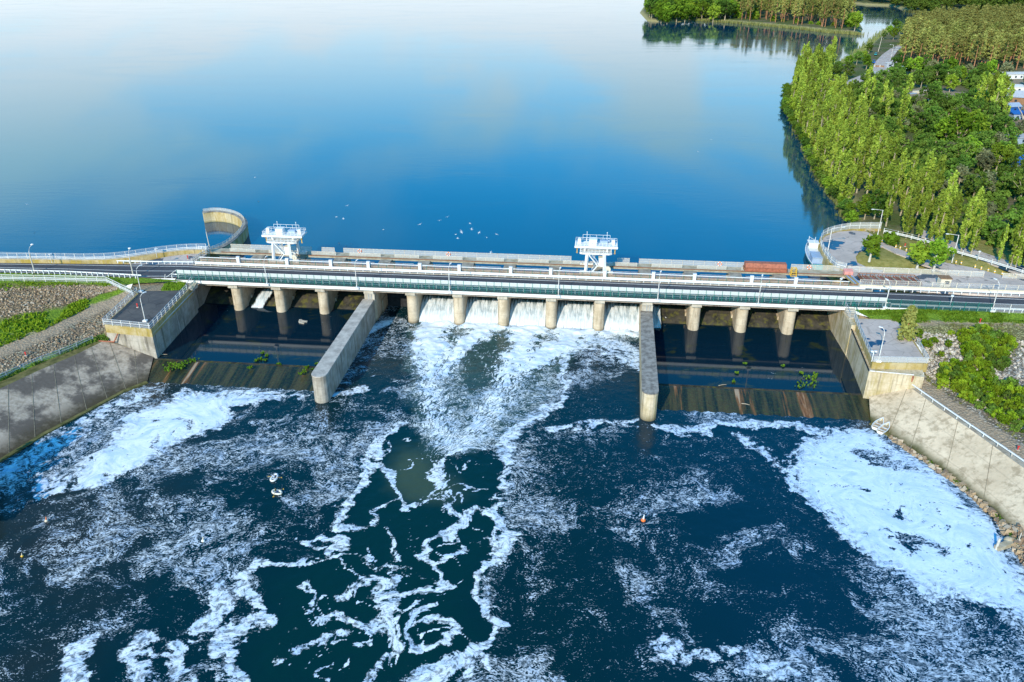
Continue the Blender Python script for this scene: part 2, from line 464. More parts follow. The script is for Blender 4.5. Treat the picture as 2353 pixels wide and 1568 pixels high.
# ------------------------------------------------------------------ reservoir
def water_mat(name, col, rough, bscale, bstr, patch=True):
    t = NT(name); g = t.geo()
    n = t.noise(t.mapping(g, (1.0, 1.7, 1)), bscale, 3, 0.6)
    big = t.noise(t.mapping(g, (0.010, 0.024, 1), (5, 2, 0)), 1.0, 4, 0.6, 1.5)
    n2 = t.noise(t.mapping(g, (0.10, 0.42, 1), rot=(0, 0, .12)), 1.0, 4, 0.65)
    b = t.n('ShaderNodeBump'); b.inputs['Distance'].default_value = 0.05
    t.l(t.math('ADD', n, t.math('MULTIPLY', n2, 2.2)), b.inputs['Height'])
    t.setin(b, 'Strength', t.smooth(big, 0.42, 0.66, bstr * 0.25, bstr) if patch else bstr)
    rgh = t.smooth(big, 0.40, 0.64, rough * 0.6, rough * 1.5)
    return t.done(t.bsdf(col, rgh, normal=b.outputs['Normal'], ior=1.85, spec=0.5))
M['reservoir'] = water_mat('reservoir_water', (0.0, 0.050, 0.100), 0.06, 0.9, 0.20)
mb = MB()
mb.add([W(-6000, 9.6, 0), W(6000, 9.6, 0), W(6000, 9000, 0), W(-6000, 9000, 0)], [(0, 1, 2, 3)])
tag(mb.build('reservoir_water', M['reservoir']), kind='structure')

# ------------------------------------------------------------------ tailwater with its foam
def T(*pts): return [tuple(px(x, y, TAIL)[:2]) for x, y in pts]
gx = np.arange(-112, 112.01, 0.25); gy = np.arange(38, 154.01, 0.25)
X, Y = np.meshgrid(gx, gy)
# swirling flow: trace every point back through eddies so the foam is drawn out into filaments
eddies = [(T((950, 1070))[0], 7.0, 0.9), (T((1080, 1400))[0], 6.0, -0.8), (T((600, 1400))[0], 7.0, 0.7), (T((850, 1330))[0], 5.0, -0.8),
          (T((2090, 1230))[0], 12.0, 0.8), (T((400, 990))[0], 9.0, -0.9), (T((1640, 1440))[0], 10.0, 0.6), (T((1020, 1480))[0], 4.0, 0.9), (T((560, 940))[0], 5.0, 0.6)]
def vel(x, y):
    e = 0.6
    def psi(a, b): return 9.0 * fbm(a/13.0, b/13.0, 11, 2) + 3.4 * fbm(a/5.0, b/5.0, 23, 2)
    p0 = psi(x, y)
    vx = (psi(x, y + e) - p0) / e; vy = -(psi(x + e, y) - p0) / e
    for (cx, cy), r, s in eddies:
        dx, dy = x-cx, y-cy; g = s * np.exp(-(dx*dx+dy*dy)/(r*r)) / r * 3.0
        vx = vx - dy*g; vy = vy + dx*g
    return vx, vy
QX, QY = X.copy(), Y.copy()
for _ in range(9):
    vx, vy = vel(QX, QY); QX -= 0.42*vx; QY -= 0.42*vy
w1 = 3.4*(fbm(X/6, Y/6, 41, 3)-.5); w2 = 3.4*(fbm(X/6, Y/6, 57, 3)-.5)
w3 = 1.6*(fbm(X/1.5, Y/1.5, 61, 3)-.5); w4 = 1.6*(fbm(X/1.5, Y/1.5, 67, 3)-.5)
PX, PY = X + w1 + w3, Y + w2 + w4
# half way to the traced position for the thin lines
HX, HY = PX + 0.16*(QX-X), PY + 0.16*(QY-Y)
foam = np.zeros(X.shape)
def add_line(pts, w, a, x=None, y=None):
    global foam
    d = seg_dist(HX if x is None else x, HY if y is None else y, T(*pts))
    ww = 1.15 * w * (0.35 + 1.3*fbm(X/4, Y/4, int(abs(pts[0][0])) % 97, 2))
    foam = np.maximum(foam, a*np.exp(-(d/ww)**2))
sheetm = np.zeros(X.shape)
def add_poly(pts, a, soft=1.0, wx=1.0):
    global foam, sheetm
    s = sdf(X + wx*(w1+w3), Y + wx*(w2+w4), T(*pts))
    foam = np.maximum(foam, a*sstep(s, -soft, soft)); sheetm = np.maximum(sheetm, sstep(s, 0, 2.5*soft))
left_big = [(90,1150),(70,1120),(150,1095),(210,1060),(250,1005),(300,955),(360,928),(430,905),(520,898),(600,910),(630,925),(560,932),(520,940),(535,968),(500,985),(450,1000),(400,1035),(340,1072),(260,1105),(180,1125)]
left_bank = [(335,888),(362,900),(350,918),(300,935),(250,965),(180,1010),(110,1060),(40,1105),(-40,1140),(-120,1160),(-120,1130),(0,1068),(110,1003),(200,952),(290,905)]
right_big = [(1880,985),(1960,975),(2010,985),(2050,1008),(2180,1105),(2300,1205),(2345,1300),(2420,1420),(2420,1490),(2330,1420),(2260,1395),(2150,1392),(2060,1335),(1960,1260),(1880,1185),(1825,1120),(1800,1060),(1830,1015)]
add_poly(left_big, .92, 1.4, 1.4); add_poly(left_bank, .66, 1.6, 1.2); add_poly(right_big, .90, 1.8, 0.9)
add_poly([(2300,1385),(2353,1430),(2500,1560),(2500,1450),(2353,1380)], .8, 2)
for pts, w, a in [
  ([(1300,800),(1340,787),(1390,785),(1440,800),(1470,830)], 2.4, .95), ([(1350,800),(1430,815),(1480,860)], 1.5, .8),
  ([(1300,800),(1290,835),(1310,870),(1295,915),(1235,955),(1180,990),(1150,1035),(1160,1090),(1155,1150),(1165,1190),(1172,1230),(1130,1285),(1090,1330),(1085,1385),(1110,1412),(1150,1420),(1130,1470),(1090,1510),(1000,1550),(920,1600)], .95, 1.0),
  ([(1165,1195),(1110,1165),(1075,1190),(1045,1215)], .7, .95), ([(1160,1210),(1130,1240),(1140,1280)], .9, 1),
  ([(930,975),(880,1020),(840,1060),(815,1110),(800,1150),(778,1195),(768,1250),(740,1290),(680,1312),(620,1308),(570,1330),(558,1362),(592,1405),(562,1440),(512,1482),(520,1530),(545,1600)], .85, .98),
  ([(700,1245),(725,1262),(768,1250),(760,1275)], .6, .9), ([(705,1240),(735,1228),(765,1240)], .5, .9),
  ([(330,1600),(300,1500),(320,1465)], 1.0, .95), ([(160,1600),(185,1500),(212,1455)], 1.3, .98), ([(410,1600),(385,1490),(440,1440),(500,1405),(520,1340)], 1.2, .98), ([(500,1480),(540,1440),(600,1420)], 1.2, .98),
  ([(850,1060),(890,1080),(905,1130),(935,1165),(990,1150),(1030,1128),(1000,1100),(1012,1060),(1062,1040),(1130,1030)], .62, .95),
  ([(1010,1130),(1035,1170),(1055,1200),(1030,1232),(970,1268),(1000,1290),(1055,1272),(1060,1250)], .5, .95),
  ([(870,1215),(900,1235),(920,1300),(890,1340),(830,1358),(790,1385)], .55, .9), ([(885,1340),(915,1380),(905,1440),(935,1495)], 1.0, .98),
  ([(910,1370),(960,1352),(1012,1360),(945,1312),(900,1298)], .5, .95), ([(720,1430),(765,1418),(825,1432),(885,1462),(900,1440)], .6, .95),
  ([(1000,1395),(962,1440),(972,1490),(1012,1500),(1052,1460),(1022,1430),(985,1450)], .45, .9), ([(655,1500),(740,1470),(805,1452)], .5, .75),
  ([(795,1220),(850,1208),(875,1165),(905,1135)], .4, .8), ([(820,1300),(870,1320),(910,1300)], .4, .8), ([(1060,1560),(1085,1500),(1130,1530)], .6, .9), ([(930,1500),(880,1540),(850,1600)], .5, .8), ([(1000,1290),(985,1330),(1012,1360)], .4, .85),
  ([(900,985),(850,1040),(830,1080)], .6, .8), ([(880,1085),(865,1050),(920,1010)], .35, .7),
  ([(1280,990),(1380,968),(1440,972),(1500,985),(1570,995),(1640,970),(1720,972),(1800,985),(1885,980)], 1.0, .95),
  ([(560,906),(640,903),(720,918),(790,905),(845,888)], .8, .9), ([(420,905),(560,900),(640,918)], 1.2, .9),
  
  ([(1700,1000),(1790,1050),(1810,1100)], 1.2, .8), ([(1530,1480),(1650,1490),(1720,1500),(1800,1560)], 2.2, .72), ([(1900,1180),(1840,1130),(1815,1080)], 1.0, .9)]:
    add_line(pts, w, a)
add_poly([(832,782),(846,750),(880,734),(915,733),(895,748),(860,765)], .95, .7, .35)
# rushing white water below the gates
turb = np.zeros(X.shape)
for pts, w, a in [([(1005,742),(1000,775),(985,835),(985,905),(1015,980),(1050,1030)], 2.7, 1.05), ([(1108,752),(1092,775),(1040,820),(1000,870)], 2.2, 1.0), ([(1212,758),(1206,800),(1180,860),(1130,940),(1070,1015)], 2.9, 1.05),
                  ([(1322,762),(1300,780),(1240,822),(1180,880)], 2.1, 1.0), ([(1430,764),(1390,772)], 1.7, .95), ([(985,745),(965,800),(962,890),(980,950)], 1.3, .8), ([(1040,985),(1080,1010),(1130,1000)], 2.6, .8),
                  ([(985,742),(1030,745)], 2.2, 1.1), ([(1085,750),(1135,755)], 2.2, 1.1), ([(1190,757),(1240,761)], 2.2, 1.1), ([(1298,762),(1350,767)], 2.0, 1.1), ([(1400,766),(1470,770)], 1.6, 1.0)]:
    d = seg_dist(PX, PY, T(*pts)); turb = np.maximum(turb, a*np.exp(-(d/(w*1.05))**2))
zone = sstep(sdf(PX, PY, T((945,742),(1480,765),(1475,785),(1330,800),(1300,890),(1190,990),(1100,1050),(1000,1050),(940,960),(920,860))), -2.5, 2.5)
vv0 = SB*(X-OX) + CB*(Y-OY)
fade = .50 + .5*sstep(vv0, -24, -3); turb = turb*fade; zone = zone*(.6 + .4*fade)
# speckle over the rest, in drifts
drift = fbm(QX/11, QY/11, 5, 4, .55)
drift2 = fbm(QX/3.2, QY/3.2, 9, 4, .6)
speck = 0.48 + 0.44*sstep(drift, .34, .60) + 0.45*(drift2-.5)
def hole(pts, soft=2.5, k=1.0):
    global speck
    s = sdf(PX, PY, T(*pts)); speck = speck*(1 - k*sstep(s, -soft, soft))
centre = [(930,980),(840,1060),(800,1150),(770,1250),(640,1320),(600,1340),(620,1400),(570,1450),(530,1600),(1000,1600),(1130,1470),(1085,1390),(1170,1230),(1150,1040),(1040,1050)]
hole(centre, 1.5, .85)
for hpts in [[(1600,1400),(1660,1395),(1700,1440),(1690,1490),(1620,1510),(1580,1560),(1560,1540),(1600,1480)], [(1650,1320),(1780,1310),(1900,1330),(1780,1345)], [(370,1110),(440,1090),(450,1120),(390,1140)], [(300,1350),(350,1345),(345,1370),(305,1375)], [(240,1480),(330,1440),(370,1410),(350,1450),(260,1560),(230,1600),(215,1540)], [(1560,1180),(1700,1160),(1760,1200),(1600,1230)], [(1080,830),(1150,770),(1190,780),(1150,860),(1090,900)]]:
    hole(hpts, 2.0, .85)
hole([(1250,1000),(1480,1000),(1600,1060),(1400,1180),(1250,1120)], 4.0, .38)
hole([(1200,1000),(1330,890),(1480,840),(1490,960),(1380,970),(1260,990)], 2.0, .45)
hole([(870,740),(945,745),(935,850),(860,900),(740,925),(800,840)], 2.0, .2)
hole([(1500,965),(2010,985),(1900,975),(1880,990),(1500,1000)], 1.0, .5)
hole([(330,880),(560,900),(730,915),(735,925),(560,905),(400,898)], 1.0, .3)
speck = np.clip(speck, 0, 1)
# keep streaks and holes inside the thick sheets
body = fbm(QX/5, QY/5, 77, 5, .6); vein = np.abs(fbm(QX/4.2, QY/4.2, 91, 4, .55) - .5)
veins = 0.16*sstep(vein, .028, .0) + 0.55*sstep(body, .60, .74)
sheet = sstep(foam, .55, .9)
foam = np.clip(foam - veins*sheet*0.9, 0, 1)
for hp in [[(1960,1035),(2040,1030),(2090,1075),(2060,1085),(1990,1060)], [(2060,1255),(2130,1250),(2180,1270),(2120,1285)], [(2190,1120),(2250,1150),(2240,1180)]]:
    foam = foam*(1 - .75*sstep(sdf(X + 2*w1 + w3, Y + 2*w2 + w4, T(*hp)), -2, 2.2))
web = np.abs(fbm(QX/6.5 + .02*X, QY/6.5, 131, 4, .5) - .5); web2 = np.abs(fbm(QX/2.6, QY/2.6, 151, 4, .5) - .5); webp = fbm(X/9, Y/9, 171, 3)
innr = sstep(sdf(X, Y, T(*centre)), -1, 3)
foam = np.maximum(foam, innr*(.86*sstep(web, .030, .004)*sstep(webp, .38, .52) + .62*sstep(web2, .022, .0)*sstep(webp, .50, .62)))
outl = 1 - sstep(sdf(X, Y, T(*centre)), -2, 2)
foam = np.maximum(foam, outl*(1-zone)*.55*sstep(web, .035, .0)*sstep(webp, .52, .64)*(X < T((1180, 1200))[0][0]))
boil = np.exp(-((PX - T((950,1065))[0][0])/5.2)**2 - ((PY - T((950,1065))[0][1])/6.5)**2) + .6*np.exp(-((PX - T((1010,1130))[0][0])/6)**2 - ((PY - T((1010,1130))[0][1])/4)**2)
inner = sstep(sdf(X, Y, T(*centre)), -3, 4)
rip = fbm(X/1.1, Y/1.1, 31, 4, .6) - .5
Z = TAIL + 0.08*rip + (0.42*np.maximum(turb, .5*zone))*(fbm(X/1.6, Y/1.6, 33, 3)-.45)*1.6 + .25*turb + 0.06*np.clip(foam, 0, 1)
q3 = np.stack([QX, QY, np.zeros_like(QX)], -1)
fc = T((1062, 1110))[0]; fx, fy = X + .9*w1 - fc[0], Y + .9*w2 - fc[1]; fr = np.hypot(fx, fy) + 1e-3; fa = np.arctan2(fx, fy) + 2.2*np.exp(-fr/7.0)
flow_s = np.stack([fa*17.0, fr*0.30, np.zeros_like(X)], -1)

t = NT('foaming_water')
fo, spk, tb, zn, bo, inn = (t.attr(k) for k in ('foam', 'speck', 'turb', 'zone', 'boil', 'inner'))
qv = t.attr('flow', 'Vector'); sv = t.attr('stream', 'Vector'); g = t.geo()
gxy = t.mapping(g, (1, 1, 0))
mixv = t.n('ShaderNodeMix'); mixv.data_type = 'VECTOR'; mixv.inputs[0].default_value = 0.30
t.l(gxy, mixv.inputs[4]); t.l(qv, mixv.inputs[5]); mv = mixv.outputs[1]
n_f = t.noise(t.mapping(mv, (3.3, 5.4, 1)), 1.0, 3, 0.62, 0.5)
n_m = t.noise(t.mapping(mv, (0.75, 0.9, 1), (11, 5, 0)), 1.0, 4, 0.6, 0.4)
n_s = t.noise(t.mapping(sv, (2.3, 2.3, 1)), 1.0, 5, 0.7, 1.2)
n_e = t.noise(t.mapping(g, (3.2, 3.2, 0)), 1.0, 3, 0.65)
# flecks
sp_n = t.math('ADD', t.math('MULTIPLY', n_f, 0.64), t.math('MULTIPLY', n_m, 0.36))
th = t.math('SUBTRACT', 0.70, t.math('MULTIPLY', spk, 0.265))
fl = t.smooth(sp_n, th, t.math('ADD', th, 0.055))
# thick foam, its edge broken up by the noise
fe = t.math('ADD', fo, t.math('MULTIPLY', t.math('SUBTRACT', n_e, 0.5), 0.9))
fe = t.math('ADD', fe, t.math('MULTIPLY', t.math('SUBTRACT', n_m, 0.5), 1.5))
fk = t.smooth(fe, 0.40, 0.76)
# white water
tv = t.math('ADD', t.math('MULTIPLY', tb, 1.0), t.math('MULTIPLY', zn, 0.27))
tk = t.smooth(t.math('ADD', t.math('ADD', tv, t.math('MULTIPLY', t.math('SUBTRACT', n_s, 0.5), 2.6)), t.math('MULTIPLY', t.math('SUBTRACT', n_e, 0.5), 1.2)), 0.42, 0.86)
tk = t.math('MULTIPLY', tk, t.smooth(tv, 0.05, 0.25))
allf = t.math('MAXIMUM', t.math('MAXIMUM', t.math('MULTIPLY', fl, t.smooth(spk, .2, .95, .48, .74)), fk), tk)
xs = t.n('ShaderNodeSeparateXYZ'); t.l(g, xs.inputs[0])
right = t.smooth(xs.outputs[0], 0.0, 35.0)
fcol = t.mix(right, (.86, .90, .93), (.68, .81, .94))
fcol = t.mix(t.math('MAXIMUM', t.math('MULTIPLY', tb, .9), zn), fcol, (.84, .87, .86))
soft = t.noise(t.mapping(qv, (0.35, 0.35, 1), (2, 9, 0)), 1.0, 5, 0.65, 0.8)
fcol = t.mix(t.smooth(soft, 0.40, 0.68, 0, 0.75), fcol, (.46, .62, .84))
soft2 = t.noise(t.mapping(qv, (1.6, 1.6, 1), (5, 1, 0)), 1.0, 4, 0.7, 0.5)
fcol = t.mix(t.smooth(soft2, 0.50, 0.72, 0, 0.45), fcol, (.46, .62, .84))
lace = t.noise(t.mapping(mv, (1.3, 1.5, 1), (3, 7, 0)), 1.0, 5, 0.72, 0.6)
allf = t.math('MULTIPLY', allf, t.math('SUBTRACT', 1.0, t.math('MULTIPLY', t.math('SUBTRACT', 1.0, t.math('MINIMUM', tk, 1.0)), t.math('MULTIPLY', t.smooth(lace, .40, .64, 0, .62), t.math('SUBTRACT', 1.0, t.math('MULTIPLY', t.attr('sheet'), .85))))))
thin = t.smooth(allf, 0.12, 1.0)
wcol = t.mix(right, (.0008, .021, .028), (.0008, .026, .048))
wcol = t.mix(t.math('MULTIPLY', inn, 0.8), wcol, (.0008, .028, .028))
wcol = t.mix(t.smooth(t.math('MULTIPLY', zn, t.math('ADD', n_s, 0.2)), 0.15, 0.7, 0, 0.7), wcol, (.05, .10, .085))
wcol = t.mix(t.smooth(bo, 0.25, 1.0, 0, 0.85), wcol, (.055, .085, .050))
brown = t.noise(t.mapping(g, (0.02, 0.03, 0), (3, 3, 0)), 1.0, 3, 0.5)
lft = t.smooth(xs.outputs[0], -38.0, -58.0)
wcol = t.mix(t.math('MULTIPLY', t.math('MULTIPLY', lft, t.smooth(brown, .40, .6)), 0.6), wcol, (.035, .030, .020))
col = t.mix(thin, wcol, fcol)
bmp = t.bump(t.math('ADD', t.math('MULTIPLY', n_f, 0.5), t.math('MULTIPLY', n_m, 1.0)), 0.35, 0.12)
rough = t.smooth(allf, 0.1, 0.5, 0.10, 0.85)
M['tail'] = t.done(t.bsdf(col, rough, normal=bmp, ior=1.28, spec=0.5))
keepm = (CB*(X-OX) - SB*(Y-OY) > -200) & (SB*(X-OX) + CB*(Y-OY) < 9.0)
uu = CB*(X-OX) - SB*(Y-OY); vv = SB*(X-OX) + CB*(Y-OY)
keepm &= ~((vv > -22.5) & ((uu < -28.0) | (uu > 26.0)))
tw = link('river_water', grid_mesh('river_water', X, Y, Z, M['tail'], keepm, dict(foam=foam, sheet=sheetm, speck=speck, turb=turb, zone=zone, boil=boil, inner=inner), dict(flow=q3, stream=flow_s)))
tag(tw, kind='structure')
del X, Y, Z, QX, QY, PX, PY, HX, HY, q3, flow_s

# still pools in the side basins
t = NT('pool_water'); g = t.geo()
alg = t.noise(t.mapping(g, (0.16, 0.22, 1), (4, 1, 0)), 1.0, 5, 0.62, 0.7)
scum = t.noise(t.mapping(g, (1.2, 1.2, 1), (9, 2, 0)), 1.0, 4, 0.7)
clump = t.noise(t.mapping(g, (0.13, 0.13, 1), (1, 8, 0)), 1.0, 2)
c = t.mix(t.smooth(alg, .56, .64, 0, .75), (.002, .016, .030), (.032, .040, .016))
k = t.smooth(t.math('ADD', scum, t.math('MULTIPLY', t.math('SUBTRACT', clump, .5), .8)), .78, .84)
c = t.mix(t.math('MULTIPLY', k, .8), c, (.5, .52, .48))
M['pool'] = t.done(t.bsdf(c, t.smooth(k, 0, 1, .05, .7), normal=t.bump(scum, .03, .03), ior=1.333))
for u0, u1, v0 in ((-64.0, -28.6, -20.7), (26.2, 60.6, -20.9)):
    mb = MB(); mb.add([W(u0, v0, POOL), W(u1, v0, POOL), W(u1, 9.5, POOL), W(u0, 9.5, POOL)], [(0, 1, 2, 3)])
    tag(mb.build('pool_water', M['pool']), kind='structure')
# ------------------------------------------------------------------ banks
def loft(name, lines, mat, ku=10, kv=6, nz=0.12, nsc=1.6, seed=3, skirt=False):
    n = len(lines[0]); rows = []
    L = [[px(x, y, z) for x, y, z in ln] for ln in lines]
    def at(ln, s):
        i = min(int(s), n - 2); f = s - i; return ln[i].lerp(ln[i+1], f)
    S = np.linspace(0, n - 1, (n - 1)*ku + 1)
    P = []; B = []
    for j in range(len(L) - 1):
        for k in range(kv + (1 if j == len(L) - 2 else 0)):
            f = k / kv
            P.append([at(L[j], s).lerp(at(L[j+1], s), f) for s in S]); B.append(j + f)
    P = np.array(P); B = np.repeat(np.array(B)[:, None], len(S), 1)
    d = nz*(fbm(P[..., 0]/nsc, P[..., 1]/nsc, seed, 4, .6) - .5)*2
    ramp = np.minimum(1, np.minimum(B, (len(L) - 1) - B)*1.5)
    P[..., 2] += d*ramp
    return grid_mesh(name, P[..., 0], P[..., 1], P[..., 2], mat, attrs=dict(band=B))

def bank_mat(name, stops, nscale=0.35, amp=1.6):
    """colour by band position; stops = [(band, light, dark)]"""
    t = NT(name); g = t.geo(); b = t.attr('band')
    n = t.noise(g, nscale, 5, 0.65); f = t.noise(g, 3.5, 4, 0.7); st = t.n('ShaderNodeTexVoronoi'); st.inputs['Scale'].default_value = 2.6; t.l(g, st.inputs['Vector'])
    bb = t.math('ADD', b, t.math('MULTIPLY', t.math('SUBTRACT', n, .5), amp))
    c = None
    for i, (p, lt, dk, stone) in enumerate(stops):
        ci = t.mix(t.smooth(f, .38, .64), dk, lt)
        if stone:
            ci = t.mix(t.math('MULTIPLY', t.smooth(st.outputs['Color'], .3, .9), stone), ci, tuple(min(.6, x*1.7) for x in lt))
            ci = t.mix(t.smooth(st.outputs['Distance'], .28, .52, 0, .75), ci, tuple(x*.25 for x in dk))
        c = ci if c is None else t.mix(t.smooth(bb, p - .22, p + .22), c, ci)
    h = t.math('ADD', f, t.math('MULTIPLY', st.outputs['Distance'], -1.0))
    return t.done(t.bsdf(c, .95, normal=t.bump(h, .8, .15), spec=.1))
GRASS = ((.20, .30, .025), (.10, .17, .020)); DRY = ((.33, .30, .10), (.20, .20, .06)); DIRT = ((.46, .35, .24), (.30, .22, .145)); STONE = ((.38, .265, .155), (.22, .15, .085)); STONE2 = ((.52, .43, .33), (.30, .24, .17)); DRY2 = ((.48, .42, .20), (.34, .30, .11)); MOSS = ((.10, .11, .02), (.03, .035, .012))
def S_(k, p, stone=0): return (p, k[0], k[1], stone)
Z9 = lambda pts, z: [(x, y, z) for x, y in pts]
left_lines = [
  [(-160,950,-1.1),(0,877,-1.15),(90,836,-1.1),(165,806,-1.1),(235,780,-.95),(247,784,-1.05)],
  [(-160,935,-.7),(0,862,-.75),(90,822,-.7),(165,793,-.7),(225,770,-.6),(250,772,-.6)],
  [(-160,890,-.4),(0,822,-.2),(100,783,.1),(200,730,.6),(285,697,1.3),(318,680,1.9)],
  [(-160,862,-.2),(0,797,0),(100,758,.4),(190,713,.9),(268,680,1.6),(300,668,2.0)],
  [(-160,800,.3),(0,738,.8),(90,722,1.0),(180,697,1.4),(238,675,1.9),(285,662,2.3)],
  [(-160,672,2.0),(0,664,2.1),(90,658,2.2),(180,656,2.3),(235,660,2.3),(290,657,2.5)],
  [(-160,655,2.3),(0,645,2.5),(90,645,2.5),(180,648,2.5),(250,651,2.6),(305,652,2.7)],
  [(-160,622,2.93),(0,625,2.93),(100,628,2.93),(200,632,2.93),(300,637,2.93),(420,645,2.93)]]
M['left_bank'] = bank_mat('left_bank_ground', [S_(GRASS, 0), S_(DIRT, .9, .5), S_(DIRT, 2.0), S_(GRASS, 3.1), S_(STONE, 4.0, .7), S_(DRY, 5.15, .1), S_(GRASS, 5.6)], .35, 1.1)
tag(link('left_bank_ground', loft('left_bank_ground', left_lines, M['left_bank'], 16, 10, .14, 1.2)), kind='structure')
right_lines = [
  [(2116,884,-1.0),(2108,893,-1.0),(2175,938,-1.05),(2255,990,-1.05),(2330,1043,-1.05),(2490,1155,-1.05)],
  [(2124,868,-.7),(2160,893,-.8),(2222,935,-.8),(2292,978,-.8),(2370,1025,-.8),(2520,1115,-.8)],
  [(2118,800,1.0),(2170,806,1.0),(2240,820,.9),(2310,850,.7),(2390,880,.6),(2520,930,.5)],
  [(2062,748,1.9),(2130,752,2.1),(2200,749,2.1),(2270,749,2.1),(2360,751,2.1),(2500,756,2.1)],
  [(2000,732,2.05),(2060,730,2.3),(2130,730,2.4),(2200,730,2.4),(2300,733,2.4),(2500,744,2.4)],
  [(1962,712,2.5),(2060,711,2.9),(2130,709,2.93),(2200,712,2.93),(2300,717,2.93),(2500,727,2.93)]]
M['right_bank'] = bank_mat('right_bank_ground', [S_(DIRT, 0), S_(STONE2, .8, .6), S_(STONE2, 1.5, .8), S_(DRY2, 2.55, .2), S_(DIRT, 3.2), S_(GRASS, 3.5)], .3, 1.0)
tag(link('right_bank_ground', loft('right_bank_ground', right_lines, M['right_bank'], 16, 10, .16, 1.3, 8)), kind='structure')

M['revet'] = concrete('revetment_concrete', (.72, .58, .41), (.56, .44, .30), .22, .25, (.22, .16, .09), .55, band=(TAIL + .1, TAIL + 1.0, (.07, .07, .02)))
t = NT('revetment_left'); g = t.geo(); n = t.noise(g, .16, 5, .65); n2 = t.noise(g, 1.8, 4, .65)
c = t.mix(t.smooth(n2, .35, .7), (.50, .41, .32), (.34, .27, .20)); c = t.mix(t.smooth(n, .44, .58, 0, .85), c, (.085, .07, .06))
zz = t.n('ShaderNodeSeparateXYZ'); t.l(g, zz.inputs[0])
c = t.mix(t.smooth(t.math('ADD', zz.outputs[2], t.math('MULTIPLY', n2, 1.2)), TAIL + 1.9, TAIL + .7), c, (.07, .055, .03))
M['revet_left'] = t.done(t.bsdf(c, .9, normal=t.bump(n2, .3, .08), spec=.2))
def revetment(lines, mat, label, joints):
    root = empty('concrete_revetment', px(*lines[1][2]), 0, label, 'revetment')
    me = loft('slab', lines, mat, 12, 8, .05, 3)
    o = link('slab', me, root, loc=-root.location)
    # joints between the cast slabs and the kerb along the foot
    mb = MB()
    L0 = [px(*p) for p in lines[0]]; L1 = [px(*p) for p in lines[-1]]
    for s in joints:
        i = min(int(s), len(L0) - 2); f = s - i
        a = L0[i].lerp(L0[i+1], f); b = L1[i].lerp(L1[i+1], f)
        mb.bar(a - root.location + Vector((0, 0, .0)), b - root.location + Vector((0, 0, .0)), .07, .06)
    mb.build('joint', M['dark_joint'], root)
    mb = MB(); pts = [p - root.location + Vector((0, 0, .05)) for p in L0]
    mb.sweep(pts, [(-.35, -.6), (.35, -.6), (.35, .12), (-.35, .12)]); mb.build('toe_kerb', M['mossy'], root)
    return root
M['dark_joint'] = plain('joint_weeds', (.26, .22, .15), .9, 0, .5)
M['mossy'] = concrete('mossy_kerb', (.20, .17, .06), (.08, .08, .02), .9, .1)
lrev = [[(-160,1152,-4.95),(0,1060,-4.95),(100,999,-4.95),(200,946,-4.95),(285,900,-4.95),(338,879,-4.9)],
        [(-160,972,-1.25),(0,893,-1.25),(90,851,-1.25),(170,817,-1.25),(240,783,-1.05),(354,815,-3.45)],]
rrev = [[(2001,974,-4.95),(2043,1001,-4.95),(2125,1057,-4.95),(2205,1114,-4.95),(2296,1193,-4.95),(2450,1372,-4.95)],
        [(1996,901,-3.3),(2090,889,-1.2),(2154,936,-1.2),(2234,990,-1.2),(2314,1048,-1.2),(2474,1163,-1.2)]]
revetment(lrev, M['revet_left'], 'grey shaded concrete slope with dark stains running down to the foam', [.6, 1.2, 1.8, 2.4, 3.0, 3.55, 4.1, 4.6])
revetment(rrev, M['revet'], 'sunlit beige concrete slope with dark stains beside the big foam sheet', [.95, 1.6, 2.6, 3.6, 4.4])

# low cross strip between revetment top and the bank
def strip(name, A, B, mat):
    mb = MB(); P = [px(*p) for p in A]; Q = [px(*p) for p in B]; n = len(P)
    mb.add(P + Q, [(i, i+1, n+i+1, n+i) for i in range(n - 1)]); o = mb.build(name, mat)
    me = o.data
    if me.polygons[0].normal.z < 0: me.flip_normals()
    return tag(o, kind='structure')
strip('shore_ground', lrev[1], left_lines[0], M['mossy'])
strip('kerb_ground', rrev[1], right_lines[0], M['deck'])

# rocks and grass that nobody could count
def in_loft(lines, b0, b1, rnd):
    n = len(lines[0]); s = rnd.random()*(n - 1); b = b0 + rnd.random()*(b1 - b0)
    i = min(int(s), n - 2); j = min(int(b), len(lines) - 2); f, h = s - i, b - j
    A = px(*lines[j][i]).lerp(px(*lines[j][i+1]), f); B = px(*lines[j+1][i]).lerp(px(*lines[j+1][i+1]), f)
    return A.lerp(B, h)
def rocks(name, lines, b0, b1, N, mats, seed, smin=.10, smax=.38):
    rnd = random.Random(seed); mb = MB()
    for k in range(N):
        p = in_loft(lines, b0, b1, rnd); r = smin + (smax - smin)*rnd.random()**3
        mm = Matrix.Rotation(rnd.random()*6.3, 3, 'Z') @ Matrix.Rotation(rnd.random(), 3, 'X')
        V = []
        for v in ((-1,-1,-1),(1,-1,-1),(1,1,-1),(-1,1,-1),(-1,-1,1),(1,-1,1),(1,1,1),(-1,1,1)):
            q = Vector([c*r*(.5 + .55*rnd.random()) for c in v]); V.append(mm @ q + p + Vector((0, 0, r*.3)))
        mb.add(V, [(0,3,2,1),(4,5,6,7),(0,1,5,4),(1,2,6,5),(2,3,7,6),(3,0,4,7)], rnd.randrange(len(mats)))
    return tag(mb.build(name, mats), kind='stuff')
SM = [plain('tan_stone', (.42, .295, .175), .9, 0, .3), plain('grey_stone', (.32, .235, .15), .9, 0, .3), plain('brown_stone', (.26, .18, .12), .9, 0, .3), plain('pale_stone', (.46, .37, .27), .9, 0, .2)]
